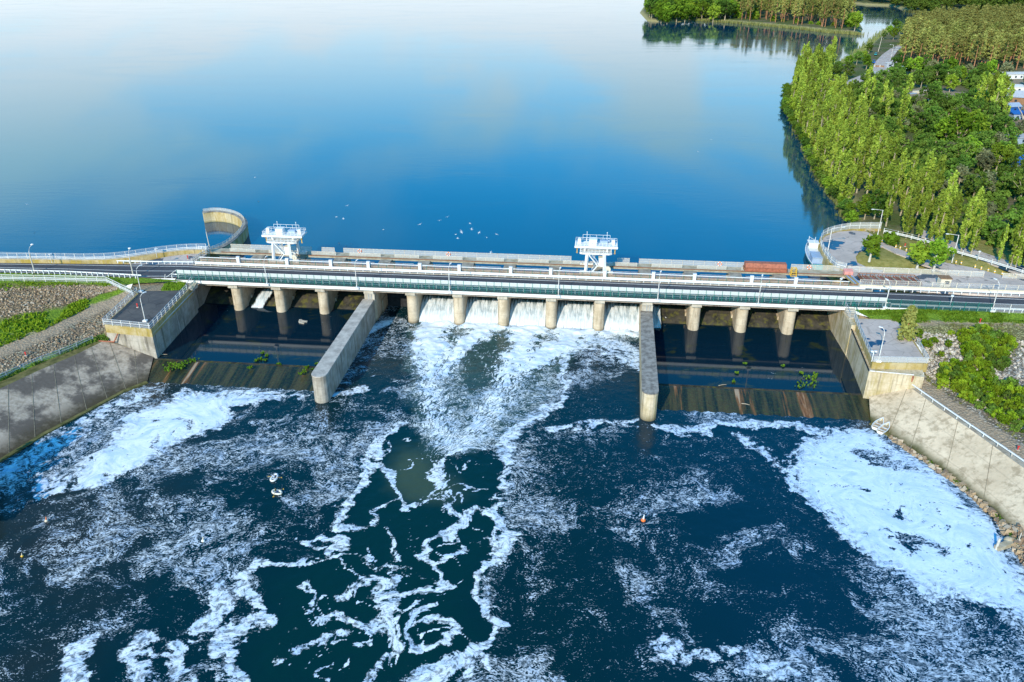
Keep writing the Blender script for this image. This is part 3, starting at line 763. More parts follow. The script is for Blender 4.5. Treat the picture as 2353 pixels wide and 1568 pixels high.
SR = [plain('light_tan_stone', (.50, .42, .33), .9, 0, .3), plain('light_grey_stone', (.44, .39, .34), .9, 0, .3), plain('cream_stone', (.58, .52, .44), .9, 0, .2)]
o = rocks('gravel', left_lines, 4.1, 5.0, 4200, SM, 1, .05, .22); tag(o, 'brown broken stone covering the slope below the left road', 'gravel')
o = rocks('rubble', left_lines, .9, 1.9, 1300, SM, 2, .05, .2); tag(o, 'loose tan stones below the dirt path on the left bank', 'rubble')
o = rocks('gravel', right_lines, 1.1, 2.7, 3400, SR, 3, .05, .24); tag(o, 'pale stones between the bushes on the right bank', 'gravel')
foot = [[(2043,1008,-5.0),(2125,1065,-5),(2205,1122,-5),(2292,1202,-5),(2345,1290,-5),(2420,1400,-5)], [(2047,1001,-4.7),(2129,1057,-4.7),(2210,1114,-4.7),(2302,1196,-4.5),(2365,1290,-4.0),(2460,1400,-4)]]
o = rocks('rubble', foot, 0, 1, 420, SM, 4, .12, .42); tag(o, 'stones lying along the foot of the right concrete slope', 'rubble')
foot2 = [[(2300,1215,-5.0),(2330,1270,-5.1),(2360,1320,-5.1),(2420,1400,-5.1)], [(2340,1205,-4.1),(2380,1260,-3.8),(2420,1310,-3.8),(2480,1390,-3.8)]]
tag(link('stony_shore_ground', loft('stony_shore_ground', foot2, M['right_bank'], 8, 6, .1, 1, 5)), kind='structure')
o = rocks('gravel', foot2, .1, 1, 600, SM, 5, .10, .35); tag(o, 'tan shore stones in the corner beside the broken jetty', 'gravel')

def tufts(name, lines, b0, b1, N, mat, seed, h0=.18, h1=.5, clump=.4):
    rnd = random.Random(seed); V = []; Fc = []; tint = []
    for k in range(N):
        p = in_loft(lines, b0, b1, rnd)
        if vnoise(np.array([p.x/3.0]), np.array([p.y/3.0]), seed)[0] < clump: continue
        h = h0 + (h1 - h0)*rnd.random()**2; tn = rnd.random()
        for q in range(4):
            a = rnd.random()*6.3; w = h*.55
            c = p + Vector((rnd.uniform(-.2, .2), rnd.uniform(-.2, .2), -.03)); d = Vector((math.cos(a)*w, math.sin(a)*w, 0)); e = Vector((rnd.uniform(-.5, .5)*h, rnd.uniform(-.5, .5)*h, h))
            n = len(V); V += [c - d*.5, c + d*.5, c + d*.35 + e, c - d*.35 + e]; Fc.append((n, n+1, n+2, n+3)); tint += [tn]*4
    me = bpy.data.meshes.new(name); me.from_pydata([tuple(v) for v in V], [], Fc); me.materials.append(mat)
    at = me.attributes.new('tint', 'FLOAT', 'POINT'); at.data.foreach_set('value', tint); me.update()
    return tag(link(name, me), kind='stuff')
o = tufts('grass', left_lines, 2.95, 4.05, 2600, M['shrub_leaf'], 11, .15, .6, .38); tag(o, 'bright green weeds along the dirt path on the left bank', 'grass')
o = tufts('grass', left_lines, 4.9, 6.9, 1500, M['shrub_leaf'], 12, .12, .35, .35); tag(o, 'green grass strip between the left road and the stony slope', 'grass')
o = tufts('grass', left_lines, 0, .8, 1200, M['broad_leaf'], 13, .15, .45, .2); tag(o, 'dark green grass below the lower left fence', 'grass')
o = tufts('grass', right_lines, 3.4, 4.9, 1900, M['bright_leaf'], 14, .12, .4, .3); tag(o, 'vivid green grass strip below the right road', 'grass')
o = tufts('grass', right_lines, .9, 3.2, 1300, M['reed'], 15, .12, .4, .55); tag(o, 'dry yellow grass among stones on the right bank', 'grass')
o = tufts('grass', foot, .5, 1, 500, M['weed'], 16, .1, .4, .5); tag(o, 'bright green weeds at the water edge of the right slope', 'grass')

# ------------------------------------------------------------------ land on the right and the wooded point
main_land = [px(x, y)[:2] for x, y in [(1917,628),(1882,572),(1884,544),(1930,524),(1952,519),(1938,478),(1905,444),(1872,395),(1850,335),(1824,292),(1802,255),(1806,205),(1838,165),(1880,165),(1935,150),(1972,128),(2005,98),(2045,68),(2085,52),(2150,44),(2250,40),(2353,38),(2700,36),(3300,300),(3300,690),(2700,690),(2300,660),(1930,640)]]
island = [px(x, y)[:2] for x, y in [(1470,30),(1487,49),(1540,53),(1600,47),(1700,54),(1800,63),(1900,74),(1975,80),(1983,68),(1968,40),(1945,10),(1880,-20),(1600,-20),(1490,0)]]
far_land = [px(x, y)[:2] for x, y in [(1935,6),(1990,12),(2050,14),(2085,27),(2150,32),(2230,27),(2353,22),(2700,15),(3000,-20),(2600,-62),(1950,-60),(1900,-20)]]
ax = np.arange(58, 900, 3.0); ay = np.arange(128, 1700, 4.0)
GX, GY = np.meshgrid(ax, ay)
sd = np.maximum(np.maximum(sdf(GX, GY, main_land), sdf(GX, GY, island)), sdf(GX, GY, far_land))
GZ = np.clip(sd*.7, -1.5, 2.3) + np.where(sd > 2, (fbm(GX/14, GY/14, 4, 4)-.5)*.8, 0)
gu = CB*(GX-OX) - SB*(GY-OY); gv = SB*(GX-OX) + CB*(GY-OY)
near = sstep(gv, 48, 24)*sstep(sd, 0, 2)
GZ = GZ*(1-near) + np.minimum(2.72, np.clip(sd*.6, -1.5, 2.72))*near
near2 = gv < 20
GZ = np.where(near2 & (sd > 1.0), 2.72, GZ)
t = NT('forest_ground'); g = t.geo(); s_ = t.attr('shore'); n = t.noise(g, .05, 5, .65); f = t.noise(g, .9, 4, .7)
c = t.mix(t.smooth(n, .42, .62), (.10, .13, .035), (.20, .16, .10)); c = t.mix(t.smooth(f, .35, .7, 0, .6), c, (.05, .07, .02))
c = t.mix(t.smooth(s_, 5.0, 1.0), c, (.34, .30, .14)); c = t.mix(t.attr('lawn'), c, t.mix(t.smooth(f, .35, .65), (.20, .19, .05), (.31, .27, .09)))
M['forest_ground'] = t.done(t.bsdf(c, .95, normal=t.bump(f, .6, .3), spec=.1))
lawn = sstep(gv, 50, 42)*sstep(gu, 120, 100)
tag(link('ground', grid_mesh('ground', GX, GY, GZ, M['forest_ground'], sd > -6, dict(shore=np.clip(sd, 0, 50), lawn=lawn))), kind='structure')
def ground_z(x, y):
    i = int(np.clip(round((x - ax[0])/3.0), 0, len(ax)-1)); j = int(np.clip(round((y - ay[0])/4.0), 0, len(ay)-1))
    return float(GZ[j, i])
def gpx(x, y):
    p = px(x, y, 2.0); z = ground_z(p.x, p.y); p = px(x, y, z); return p

def sheet(name, pts, z, mat, kind='structure', zb=None):
    P = [px(x, y, z) for x, y in pts]
    mb = MB(); mb.prism([(p.x, p.y) for p in P], z - .35, z); return tag(mb.build(name, mat), kind=kind)
# yard behind the right end, its lawn and the lane that leaves it
sheet('yard_pavement', [(1919,622),(1886,568),(1888,548),(1902,541),(1925,533),(1960,530),(1992,533),(2012,543),(2024,556),(2028,566),(2000,572),(1975,578),(1966,590),(1970,604),(1995,615),(2030,622),(1990,640),(1935,636)], 2.86, M['asphalt_pale'])
sheet('lane_pavement', [(2024,556),(2060,570),(2100,585),(2140,597),(2190,607),(2240,616),(2300,632),(2353,645),(2420,660),(2420,684),(2353,668),(2290,655),(2230,642),(2180,625),(2120,608),(2100,597),(2060,583),(2028,566)], 2.90, M['asphalt_pale'])
sheet('woodland_road', [(2120,528),(2180,552),(2250,577),(2353,612),(2500,662),(2500,694),(2353,634),(2240,592),(2170,565),(2110,540)], 2.80, M['asphalt_pale'])
sheet('side_pavement', [(2060,646),(2353,661),(2600,675),(2600,702),(2353,684),(2060,664)], 2.94, M['asphalt_pale'])
tr = [(2070,103),(2048,112),(2026,128),(2012,143),(2004,158),(1985,172),(1950,186),(1920,200),(1925,208),(1965,196),(2003,180),(2040,165),(2060,160),(2066,152),(2060,143),(2052,133),(2062,118),(2080,106)]
mb = MB(); mb.prism([tuple(px(x, y, 2.4)[:2]) for x, y in tr], 1.4, 2.75); tag(mb.build('dirt_track', M['asphalt_pale']), kind='structure')
M['sand'] = bank_mat('sandy_ground', [S_(((.38, .30, .20), (.26, .20, .13)), 0)])
for pts in ([(2070,214),(2128,200),(2150,208),(2230,216),(2240,232),(2180,238),(2110,232)], [(2290,180),(2353,178),(2353,300),(2310,300),(2296,230)]):
    mb = MB(); mb.prism([tuple(px(x, y, 2.4)[:2]) for x, y in pts], 1.4, 2.78); tag(mb.build('sandy_ground', M['sand']), kind='structure')

# ------------------------------------------------------------------ roads
def road_strip(name, far, nearp, z, mat, th=.3):
    A = [Vector((p[0], p[1], z)) for p in far]; B = [Vector((p[0], p[1], z)) for p in nearp]; n = len(A)
    lo = Vector((0, 0, -th)); mb = MB()
    V = A + B + [p + lo for p in A] + [p + lo for p in B]; F = []
    for i in range(n - 1):
        F += [(n+i, n+i+1, i+1, i), (i, i+1, 2*n+i+1, 2*n+i), (n+i+1, n+i, 3*n+i, 3*n+i+1)]
    mb.add(V, F); return tag(mb.build(name, mat), kind='structure')
ROADZ = 3.0
farE = [px(-600, 589, 3), px(-250, 600, 3), px(0, 604.5, 3), px(150, 606, 3), px(290, 607.5, 3), W(-68, 7.3), W(-60, 7.3), W(0, 7.3), W(66, 7.3), W(110, 7.1), W(170, 6.6), W(400, 3)]
nearE = [px(-600, 606, 3), px(-250, 619, 3), px(0, 625.5, 3), px(150, 630, 3), px(290, 637, 3), W(-68, .7), W(-60, .65), W(0, .65), W(66, .65), W(110, .5), W(170, 0), W(400, -3.6)]
road_strip('road', farE, nearE, ROADZ, M['asphalt'])
def off(f, w=.09):
    a = []; b = []
    for p, q in zip(farE, nearE):
        p = Vector((p[0], p[1], 0)); q = Vector((q[0], q[1], 0)); d = q - p; L = d.length
        c = p + d*f; u = d/L*w; a.append(c - u); b.append(c + u)
    return a, b
for f in (.13, .52, .94):
    a, b = off(f); road_strip('road_marking', a, b, ROADZ + .012, M['paint_line'], .008)
# paved bay on the left behind the road
sheet('bay_pavement', [(300,607),(345,598),(390,589),(440,583),(475,584),(452,602),(440,612),(380,610)], 2.97, M['asphalt_pale'])
# ------------------------------------------------------------------ spillway dam
PU = [-55.4, -46.6, -37.7, -28.0, -19.8, -10.6, -1.9, 7.4, 16.6, 25.5, 34.6, 43.4, 52.1]
UL, UR = -64.0, 60.6
dam = empty('spillway_dam', W(0, 0, 0), -BETA, 'long concrete spillway dam of fourteen bays across the river under the road bridge', 'dam')
M['ogee'] = concrete('wet_spillway_concrete', (.07, .06, .045), (.02, .02, .016), .5, .5, (.16, .15, .02), .5)
M['gate'] = concrete('wet_gate_steel', (.05, .05, .055), (.02, .022, .025), .8, .6)
def pier_mesh(w, z1):
    r = w/2; pl = []
    for k in range(13): a = math.pi + math.pi*k/12; pl.append((r*math.cos(a), .9 + r + r*math.sin(a)))
    for k in range(7): a = math.pi*k/6; pl.append((r*math.cos(a), 19 - r + r*math.sin(a)))
    mb = MB(); mb.prism(pl, -8, z1)
    # fatter foot towards the gate
    mb.prism([(-r-.25, 5.5), (r+.25, 5.5), (r+.25, 17), (-r-.25, 17)], -8, -2.2)
    return mb.mesh('pier', M['pier'])
pm, pmd = pier_mesh(2.1, 1.35), pier_mesh(2.1, 1.35)
mb = MB(); mb.box((0, 1.15, 1.70), (1.9, 1.75, .78)); mb.box((0, 5.0, 1.75), (1.85, 6.0, .7)); capm = mb.mesh('cap', M['pale'])
mb = MB(); mb.box((0, 13.1, 2.2), (2.4, 4.4, 1.5)); headm = mb.mesh('head', M['deck'])
for i, u in enumerate(PU):
    p = link('pier', pmd if i in (3, 9) else pm, dam, loc=(u, 0, 0))
    link('cap', capm, p); link('head', headm, p)
edges = [UL] + PU + [UR]
flow = {0: None, 1: 'part', 5: 'full', 6: 'full', 7: 'full', 8: 'full', 9: 'full', 10: 'side'}
for i in range(14):
    a, b = edges[i] + (1.04 if i else 0), edges[i+1] - (1.04 if i < 13 else 0)
    mb = MB(); n = 12; V = []; F = []
    for k in range(n + 1):
        s = k/n; v = 9.2 - 8.6*s; z = -1.7 - 4.6*(s**1.6)
        if i == 4: z = -6.5
        V += [(a, v, z), (b, v, z)]
        if k: F.append((2*k-2, 2*k-1, 2*k+1, 2*k))
    mb.add(V, [f[::-1] for f in F], 0, True); mb.build('spillway_slab', M['ogee'], dam)
    mb = MB(); c = (a+b)/2
    mb.box((c, 9.1, -2.0), (b-a, .3, 8.4))
    for z in (-3.2, -2.4, -1.6, -.8, 0): mb.box((c, 8.9, z), (b-a, .2, .16))
    mb.build('gate', M['gate'], dam)
for k in range(13):
    pass
# runway deck behind the road: two strips, the piers bridge the wells between them
mb = MB(); mb.box((( UL+66)/2 - 1.5, 10.2, 2.84), (66 - UL + 3, 2.0, .26)); mb.box(((UL+66)/2 - 1.5, 10.2, 3.05), (66 - UL + 3, .5, .2)); mb.build('runway_deck', M['deck'], dam)
mb = MB(); mb.box(((UL+66)/2 - 1.5, 16.5, 2.85), (66 - UL + 3, 3.0, .20)); mb.box(((UL+66)/2 - 1.5, 15.15, 3.0), (66 - UL + 3, .4, .14)); mb.build('runway_deck', M['deck_light'], dam)
mb = MB()
for v in (10.2, 15.0): mb.box(((UL+66)/2, v, 3.22), (66 - UL, .12, .12))
mb.build('crane_rail', M['rust'], dam)
# low end walls, aprons below the side basins
def apron(u0, u1, mat, v_top=-20.6, v_bot=-27.6, uofs=(0, 0)):
    mb = MB(); nu, nv = 60, 14; V = []; F = []
    rn = random.Random(5)
    for j in range(nv + 1):
        f = j/nv
        for i in range(nu + 1):
            g_ = i/nu; u = u0 + (u1 - u0)*g_ + (uofs[0]*(1-g_) + uofs[1]*g_)*f
            z = POOL + .06 - 1.35*f - (0.10 if j == 0 else 0) + .05*math.sin(i*1.7) * f
            V.append((u, v_top + (v_bot - v_top)*f, z))
    for j in range(nv):
        for i in range(nu): F.append((j*(nu+1)+i, (j+1)*(nu+1)+i, (j+1)*(nu+1)+i+1, j*(nu+1)+i+1))
    mb.add(V, F, 0, True)
    o = mb.build('apron', mat, dam); me = o.data
    if me.polygons[0].normal.z < 0: me.flip_normals()
    mb = MB(); mb.box(((u0+u1)/2, v_top - .05, POOL - 1.0), (abs(u1-u0), .5, 2.02)); mb.build('sill', M['ogee'], dam)
t = NT('apron_algae'); g = t.obj()
st = t.noise(t.mapping(g, (1.0, .05, .2)), 1.3, 5, .65, .15); st2 = t.noise(t.mapping(g, (.40, .02, .1), (4, 0, 0)), 1.0, 3, .6); f = t.noise(g, 2.2, 4, .7)
c = t.mix(t.smooth(st, .36, .66), (.010, .018, .012), (.060, .052, .020)); c = t.mix(t.smooth(f, .5, .75, 0, .6), c, (.045, .08, .018))
c = t.mix(t.smooth(t.math('ADD', st2, t.math('MULTIPLY', t.math('SUBTRACT', st, .5), .5)), .60, .70, 0, .75), c, (.25, .10, .03))
c = t.mix(t.smooth(t.math('ADD', st2, t.math('MULTIPLY', t.math('SUBTRACT', st, .5), .6)), .67, .75, 0, .7), c, (.40, .32, .22))
c = t.mix(t.smooth(f, .70, .78, 0, .5), c, (.10, .16, .02))
M['apron'] = t.done(t.bsdf(c, t.smooth(f, .3, .7, .15, .5), normal=t.bump(t.math('ADD', f, st), .5, .1), spec=.4))
apron(UL + 1, -29.0, M['apron'], uofs=(0, 0)); apron(26.4, UR - .1, M['apron'])

# ------------------------------------------------------------------ waterfalls through the gates
t = NT('falling_water'); g = t.obj()
n = t.noise(t.mapping(g, (3.0, .35, .35)), 1.0, 5, .7, .3); n2 = t.noise(g, 2.4, 4, .7); fo = t.attr('foot')
c = t.mix(t.smooth(n, .34, .62), (.26, .32, .35), (.64, .66, .66)); c = t.mix(t.smooth(fo, .55, 1.0), c, (.68, .71, .73)); c = t.mix(t.smooth(t.math('ADD', fo, t.math('MULTIPLY', t.math('SUBTRACT', n, .5), 1.2)), .36, .05), c, (.05, .085, .07))
b = t.bsdf(c, .6, normal=t.bump(t.math('ADD', n, n2), .6, .15), spec=.3)
trn = t.n('ShaderNodeBsdfTransparent'); mx = t.n('ShaderNodeMixShader')
ed = t.attr('edge')
al = t.smooth(t.math('ADD', ed, t.math('MULTIPLY', t.math('SUBTRACT', n, .5), 1.1)), .12, .42)
t.l(al, mx.inputs[0]); t.l(trn.outputs[0], mx.inputs[1]); t.l(b, mx.inputs[2]); M['fall'] = t.done(mx.outputs[0])
def fall(i, a, b, label, v0=7.2, z0=-1.35, v1=1.5, z1=TAIL - .1, seed=0, edge=.6, loc_shift=0, shift=0):
    nu, nv = 46, 34
    root_u = (a+b)/2
    U_, S = np.meshgrid(np.linspace(a, b, nu), np.linspace(0, 1, nv))
    drop = S**1.75
    US = U_ + shift*S**1.5
    Vv = v0 + (v1 - v0)*S; Zz = z0 + (z1 - z0)*drop
    nn = fbm(U_*1.3 + seed*9, S*2.2, 100+seed, 4, .6) - .5; mm = fbm(U_*1.1, S*9, 140+seed, 3) - .5
    Vv = Vv + loc_shift*S; Zz = Zz + .55*nn*(.3 + S) + .30*mm*S; 
    e = np.minimum(np.minimum((U_-a), (b-U_))/edge, 1.0); e = np.minimum(e, 1.35 - S)*1.0
    e = np.clip(np.minimum(e, (S + .05)*9), 0, 1)
    me = grid_mesh('waterfall', US - root_u, Vv - 5, Zz, M['fall'], attrs=dict(foot=S, edge=e))
    o = link('waterfall', me, None, loc=W(root_u, 5, 0), rot=(0, 0, -BETA)); tag(o, label, 'waterfall', 'falls through the spillway gates')
names = {5: 'white waterfall in the leftmost of the five roaring bays', 6: 'white waterfall in the second roaring bay from the left', 7: 'white waterfall in the middle one of the five roaring bays', 8: 'white waterfall in the fourth roaring bay from the left', 9: 'white waterfall in the roaring bay against the right divider wall'}
for i in range(5, 10):
    fall(i, edges[i] + 1.04, edges[i+1] - 1.04, names[i], seed=i, edge=.25)
fall(1, edges[1] + 3.2, edges[1] + 6.2, 'narrow pale stream sliding down the second bay from the left bank', v1=2.5, z1=POOL - .1, seed=20, edge=1.4, shift=-1.6)
fall(10, edges[10] + 1.0, edges[10] + 3.2, 'thin fan of white water just right of the right divider wall', v1=1.2, z1=POOL - .05, seed=21, edge=.9)
fall(12, edges[12] + .8, edges[12] + 1.5, 'thin trickle beside the second pier from the right bank', v1=4.5, z1=POOL - .05, seed=22, edge=.5)

# ------------------------------------------------------------------ road bridge
bridge = empty('road_bridge', W(0, 0, 0), -BETA, 'straight two lane road bridge with white edge beam carried on the dam piers', 'bridge')
BL, BR = -66.6, 68.0
BM, BLEN = (BL+BR)/2, BR - BL
mb = MB(); mb.box((BM, 4.2, 2.66), (BLEN, 9.3, .5)); mb.build('deck_slab', M['girder'], bridge)
mb = MB(); mb.box((BM, .15, 2.97), (BLEN, 1.0, .10)); mb.build('walkway', M['asphalt_dark'], bridge)
mb = MB(); mb.box((BM, -.52, 2.66), (BLEN, .16, .58)); mb.build('edge_beam', M['fascia'], bridge)
mb = MB(); mb.box((BM, 7.55, 3.03), (BLEN, .30, .20)); mb.box((BM, 8.75, 3.08), (BLEN, .25, .28)); mb.build('kerb', M['pale'], bridge)
for i in range(14):
    a, b = edges[i] + (1.05 if i else 0), edges[i+1] - (1.05 if i < 13 else 0)
    mb = MB(); mb.box(((a+b)/2, .62, 2.02), (b-a, .5, .76)); mb.box(((a+b)/2, 3.6, 2.0), (b-a, .5, .8)); mb.box(((a+b)/2, 6.6, 2.0), (b-a, .5, .8))
    mb.build('girder', M['girder'], bridge)

# ------------------------------------------------------------------ rails, fences
def resamp(pts, step):
    pts = [Vector(p) for p in pts]; out = [pts[0].copy()]; carry = 0
    tot = sum((pts[i+1]-pts[i]).length for i in range(len(pts)-1)); n = max(1, round(tot/step)); st = tot/n
    need = st
    for i in range(len(pts)-1):
        L = (pts[i+1]-pts[i]).length; d = 0
        while need <= L + 1e-6 + 0 and len(out) < n:
            out.append(pts[i].lerp(pts[i+1], need/L)); need += st
        need -= L
    out.append(pts[-1].copy())
    return out
def smoothpts(pts, it=2):
    pts = [Vector(p) for p in pts]
    for _ in range(it):
        q = [pts[0]]
        for a, b in zip(pts, pts[1:]): q += [a.lerp(b, .25), a.lerp(b, .75)]
        pts = q + [pts[-1]]
    return pts
def postmesh(h, w, mat, kind='box'):
    mb = MB()
    if kind == 'box': mb.box((0, 0, h/2), (w, w, h))
    else: mb.tube([(0, 0, 0), (0, 0, h)], w/2, 6)
    return mb.mesh('post', mat)
def railing(name, label, cat, pts, h, step, post=(.08, 'galv'), rails=((1.0, .07, 'galv'),), infill=None, maxp=100, over=.05, group=None):
    pts = [Vector(p) for p in pts]; base = pts[0].copy()
    root = empty(name, base, 0, label, cat, group)
    loc = [p - base for p in pts]
    for hh, w, mat in rails:
        mb = MB()
        for a, b in zip(loc, loc[1:]):
            e = (b - a).normalized()*w*.3
            mb.bar(a + Vector((0, 0, hh*h)) - e, b + Vector((0, 0, hh*h)) + e, w, w)
        mb.build('rail', M[mat], root)
    pp = resamp(loc, step)
    if len(pp) > maxp: pp = resamp(loc, step*len(pp)/(maxp - 1))
    me = postmesh(h + over, post[0], M[post[1]])
    for i, p in enumerate(pp):
        j = min(i, len(pp) - 2); d = pp[j+1] - pp[j]
        link('post', me, root, loc=p, rot=(0, 0, math.atan2(d.y, d.x)))
    if infill:
        z0, z1, mat = infill; mb = MB()
        for a, b in zip(loc, loc[1:]):
            mb.add([a + Vector((0, 0, z0)), b + Vector((0, 0, z0)), b + Vector((0, 0, z1)), a + Vector((0, 0, z1))], [(0, 1, 2, 3)])
        mb.build('mesh_panel', M[mat], root)
    return root
def guardrail(name, label, pts, h, band, step, side, post=.12, maxp=100):
    """steel crash barrier: corrugated band on posts; side = +1/-1 where the posts stand"""
    pts = [Vector(p) for p in pts]; base = pts[0].copy(); root = empty(name, base, 0, label, 'crash barrier')
    loc = [p - base for p in pts]; b = band
    prof = [(0, h-b), (.09, h-b*.80), (.02, h-b*.55), (.02, h-b*.45), (.09, h-b*.20), (0, h), (-.04, h), (-.04, h-b)]
    prof = [(side*a, z) for a, z in prof]
    if side < 0: prof = prof[::-1]
    mb = MB(); mb.sweep(loc, prof); mb.build('barrier_band', M['white'], root)
    pp = resamp(loc, step)
    if len(pp) > maxp: pp = resamp(loc, step*len(pp)/(maxp - 1))
    mb = MB(); mb.box((0, side*.20, h*.46), (.12, .10, h*.92)); mb.box((0, side*.10, h - b*.5), (.14, .22, .16)); me = mb.mesh('post', M['white'])
    for i, p in enumerate(pp[:-1]):
        d = pp[i+1] - p; link('post', me, root, loc=p, rot=(0, 0, math.atan2(d.y, d.x) + (0 if True else 0)))
    return root
# sweep's side axis points right of the direction of travel; posts use +y = left of it
guardrail('crash_barrier', 'white crash barrier with curled posts along the near edge of the bridge', [W(-67.5, .45, 3), W(69, .45, 3)], .82, .22, 1.32, -1)
guardrail('crash_barrier', 'broad white crash barrier along the reservoir side of the bridge road', [W(-66, 7.2, 3), W(66.5, 7.2, 3)], .92, .52, 1.6, 1)
guardrail('crash_barrier', 'white crash barrier with close posts beside the grass left of the bridge', [px(-250, 621, 3), px(0, 627, 3), px(150, 631, 3), px(326, 640, 3)], .80, .26, 1.15, -1)
guardrail('crash_barrier', 'white crash barrier starting at the paved bay behind the left road', [px(270, 606, 3), px(350, 608, 3), W(-66.5, 7.55, 3)], .75, .24, 1.2, 1)
guardrail('crash_barrier', 'white crash barrier below the shed on the far side of the right road', [W(66.5, 7.5, 3), W(96, 7.6, 3)], .85, .30, 1.5, 1)
guardrail('crash_barrier', 'white crash barrier on the near side of the right road above the pine', [W(69, .2, 3), W(108, .1, 3), W(150, -.2, 3)], .75, .30, 1.5, -1)

# green mesh fence with a white strip along the near edge of the bridge
gf = empty('mesh_fence', W(-66, -.30, 2.97), -BETA, 'long green mesh fence with pale top strip along the near edge of the bridge', 'fence')
L = 134.0
me = postmesh(2.02, .075, M['green'])
for i in range(93): link('post', me, gf, loc=(L*i/92, 0, 0))
mb = MB(); mb.box((L/2, 0, 1.98), (L, .05, .05)); mb.box((L/2, 0, 1.30), (L, .04, .04)); mb.build('rail', M['white'], gf)
mb = MB(); mb.box((L/2, .02, 1.65), (L, .015, .62)); mb.build('top_strip', M['strip'], gf)
mb = MB(); mb.add([(0, 0, .08), (L, 0, .08), (L, 0, 1.30), (0, 0, 1.30)], [(0, 1, 2, 3)]); mb.build('mesh_panel', M['wire_green'], gf)
mb = MB(); mb.bar((-2.6, .2, .2), (0, 0, 1.98), .06); mb.bar((-2.9, .2, .05), (-2.6, .2, .9), .06); mb.build('end_brace', M['white'], gf)
railing('mesh_fence', 'short green mesh fence past the right end of the bridge near the pine', 'fence', [W(68.3, -.2, 2.95), W(86, -.3, 2.95)], 1.75, 2.3, (.075, 'green'), ((1.0, .04, 'galv'),), (.08, 1.72, 'wire_green'))
railing('mesh_fence', 'tall pale posts with thin mesh along the far right roadside', 'fence', [W(86.3, -.4, 2.95), W(112, -.6, 2.95), W(150, -1.0, 2.95)], 1.75, 2.9, (.09, 'dirty_white'), ((1.0, .04, 'galv'), (.55, .03, 'galv')), (.08, 1.72, 'wire'))

# railing between road and crane runway, with white pillars
rr = railing('railing', 'green posted railing with white top tube and pillars between road and crane runway', 'railing', [W(-66, 9.25, 3.0), W(64, 9.25, 3.0)], 1.10, 1.65, (.07, 'green'), ((1.0, .13, 'white'), (.5, .04, 'rail')), (.08, 1.0, 'wire_rust'))
pm_ = MB(); pm_.box((0, 0, .78), (.62, .45, 1.56)); pm_.box((0, 0, 1.60), (.70, .53, .08)); pme = pm_.mesh('pillar', M['white'])
for x in [702, 843, 972, 1084, 1237, 1359, 1535, 1682.5, 1826, 1943-11, 2050-100]:
    pass
for X_, Y_ in [(445, 650), (893, 667), (1293, 682), (1640, 692), (2113, 710)]:
    u, v = uvpx((560 + X_/3.136)/1.2763, (560 + (Y_+20)/3.136)/1.2763, 3.0); link('pillar', pme, rr, loc=W(u, 9.0, 3) - rr.location, rot=(0, 0, -BETA))
for X_ in (456, 936, 1304, 1797, 2234):
    u, v = uvpx((1200 + X_/3.136)/1.2763, (620 + 575/3.136)/1.2763, 3.0); link('pillar', pme, rr, loc=W(u, 9.0, 3) - rr.location, rot=(0, 0, -BETA))
for X_ in (580, 1095, 1487):
    u, v = uvpx((1850 + X_/3.136)/1.2763, (620 + 640/3.136)/1.2763, 3.0); link('pillar', pme, rr, loc=W(u, 9.0, 3) - rr.location, rot=(0, 0, -BETA))
R2 = ((1.0, .05, 'rail'), (.5, .035, 'rail'))
# guards of the wells on the runway: one short railing each side
for i in range(14):
    a, b = edges[i] + 1.5, edges[i+1] - 1.5
    if b - a < 3: continue
    nm = ['first', 'second', 'third', 'fourth', 'fifth', 'sixth', 'seventh', 'eighth', 'ninth', 'tenth', 'eleventh', 'twelfth', 'thirteenth', 'fourteenth'][i]
    railing('well_railing', f'low rusty railing on the road side of the {nm} well from the left', 'railing', [W(a, 11.1, 2.97), W(b, 11.1, 2.97)], .70, 1.4, (.05, 'rust'), ((1.0, .05, 'rail'), (.5, .035, 'rust')), None, group='railings of the crane runway wells')
    if i < 13: railing('well_railing', f'low pale railing on the reservoir side of the {nm} well from the left', 'railing', [W(a, 16.1, 2.95), W(b, 16.1, 2.95)], .80, 1.7, (.05, 'rail'), ((1.0, .05, 'rail'), (.5, .035, 'rail')), (.05, .75, 'wire_dense'), group='railings of the crane runway wells')
def updeck(u0, u1, label):
    railing('railing', label, 'railing', [W(u0, 17.85, 2.93), W(u1, 17.85, 2.93)], 1.10, 2.2, (.06, 'rail'), ((1.0, .07, 'rail'), (.5, .04, 'rail')), (.05, 1.05, 'wire_dense'))
updeck(-63, -45, 'pale upstream railing between the curved wall and the left crane')
updeck(-38, 10.5, 'long pale upstream railing between the two cranes')
updeck(-42.8, -40, 'short stub of pale upstream railing right of the left crane')
updeck(20.0, 22.5, 'short stub of pale upstream railing right of the right crane')
updeck(24.5, 46.5, 'pale upstream railing between the right crane and the red wagon')
updeck(55.0, 64.5, 'pale upstream railing above the moored boat')

# life rings on the upstream railings
def ring(x, y, label):
    u, v = uvpx(x, y, 3.6)
    root = empty('life_ring', W(u, 17.75, 3.55), -BETA, label, 'life ring')
    rm = Matrix.Rotation(R(78), 3, 'X')
    mb = MB(); mb.torus((0, 0, 0), .36, .10, 18, 7, rm); mb.build('ring', M['orange'], root)
    for k in range(4):
        a = math.pi/4 + k*math.pi/2; c = rm @ Vector((.36*math.cos(a), .36*math.sin(a), 0))
        mb = MB(); mb.sphere(c, (.15, .13, .15), 7, 5); mb.build('band', M['white'], root)
ring(822, 582, 'orange and white life ring on the upstream railing right of the left crane')
ring(1028, 589, 'orange and white life ring on the railing midway between the cranes')
ring(1656, 612, 'orange and white life ring on the railing left of the red wagon')
ring(1862, 618, 'orange and white life ring on the railing in front of the moored boat')

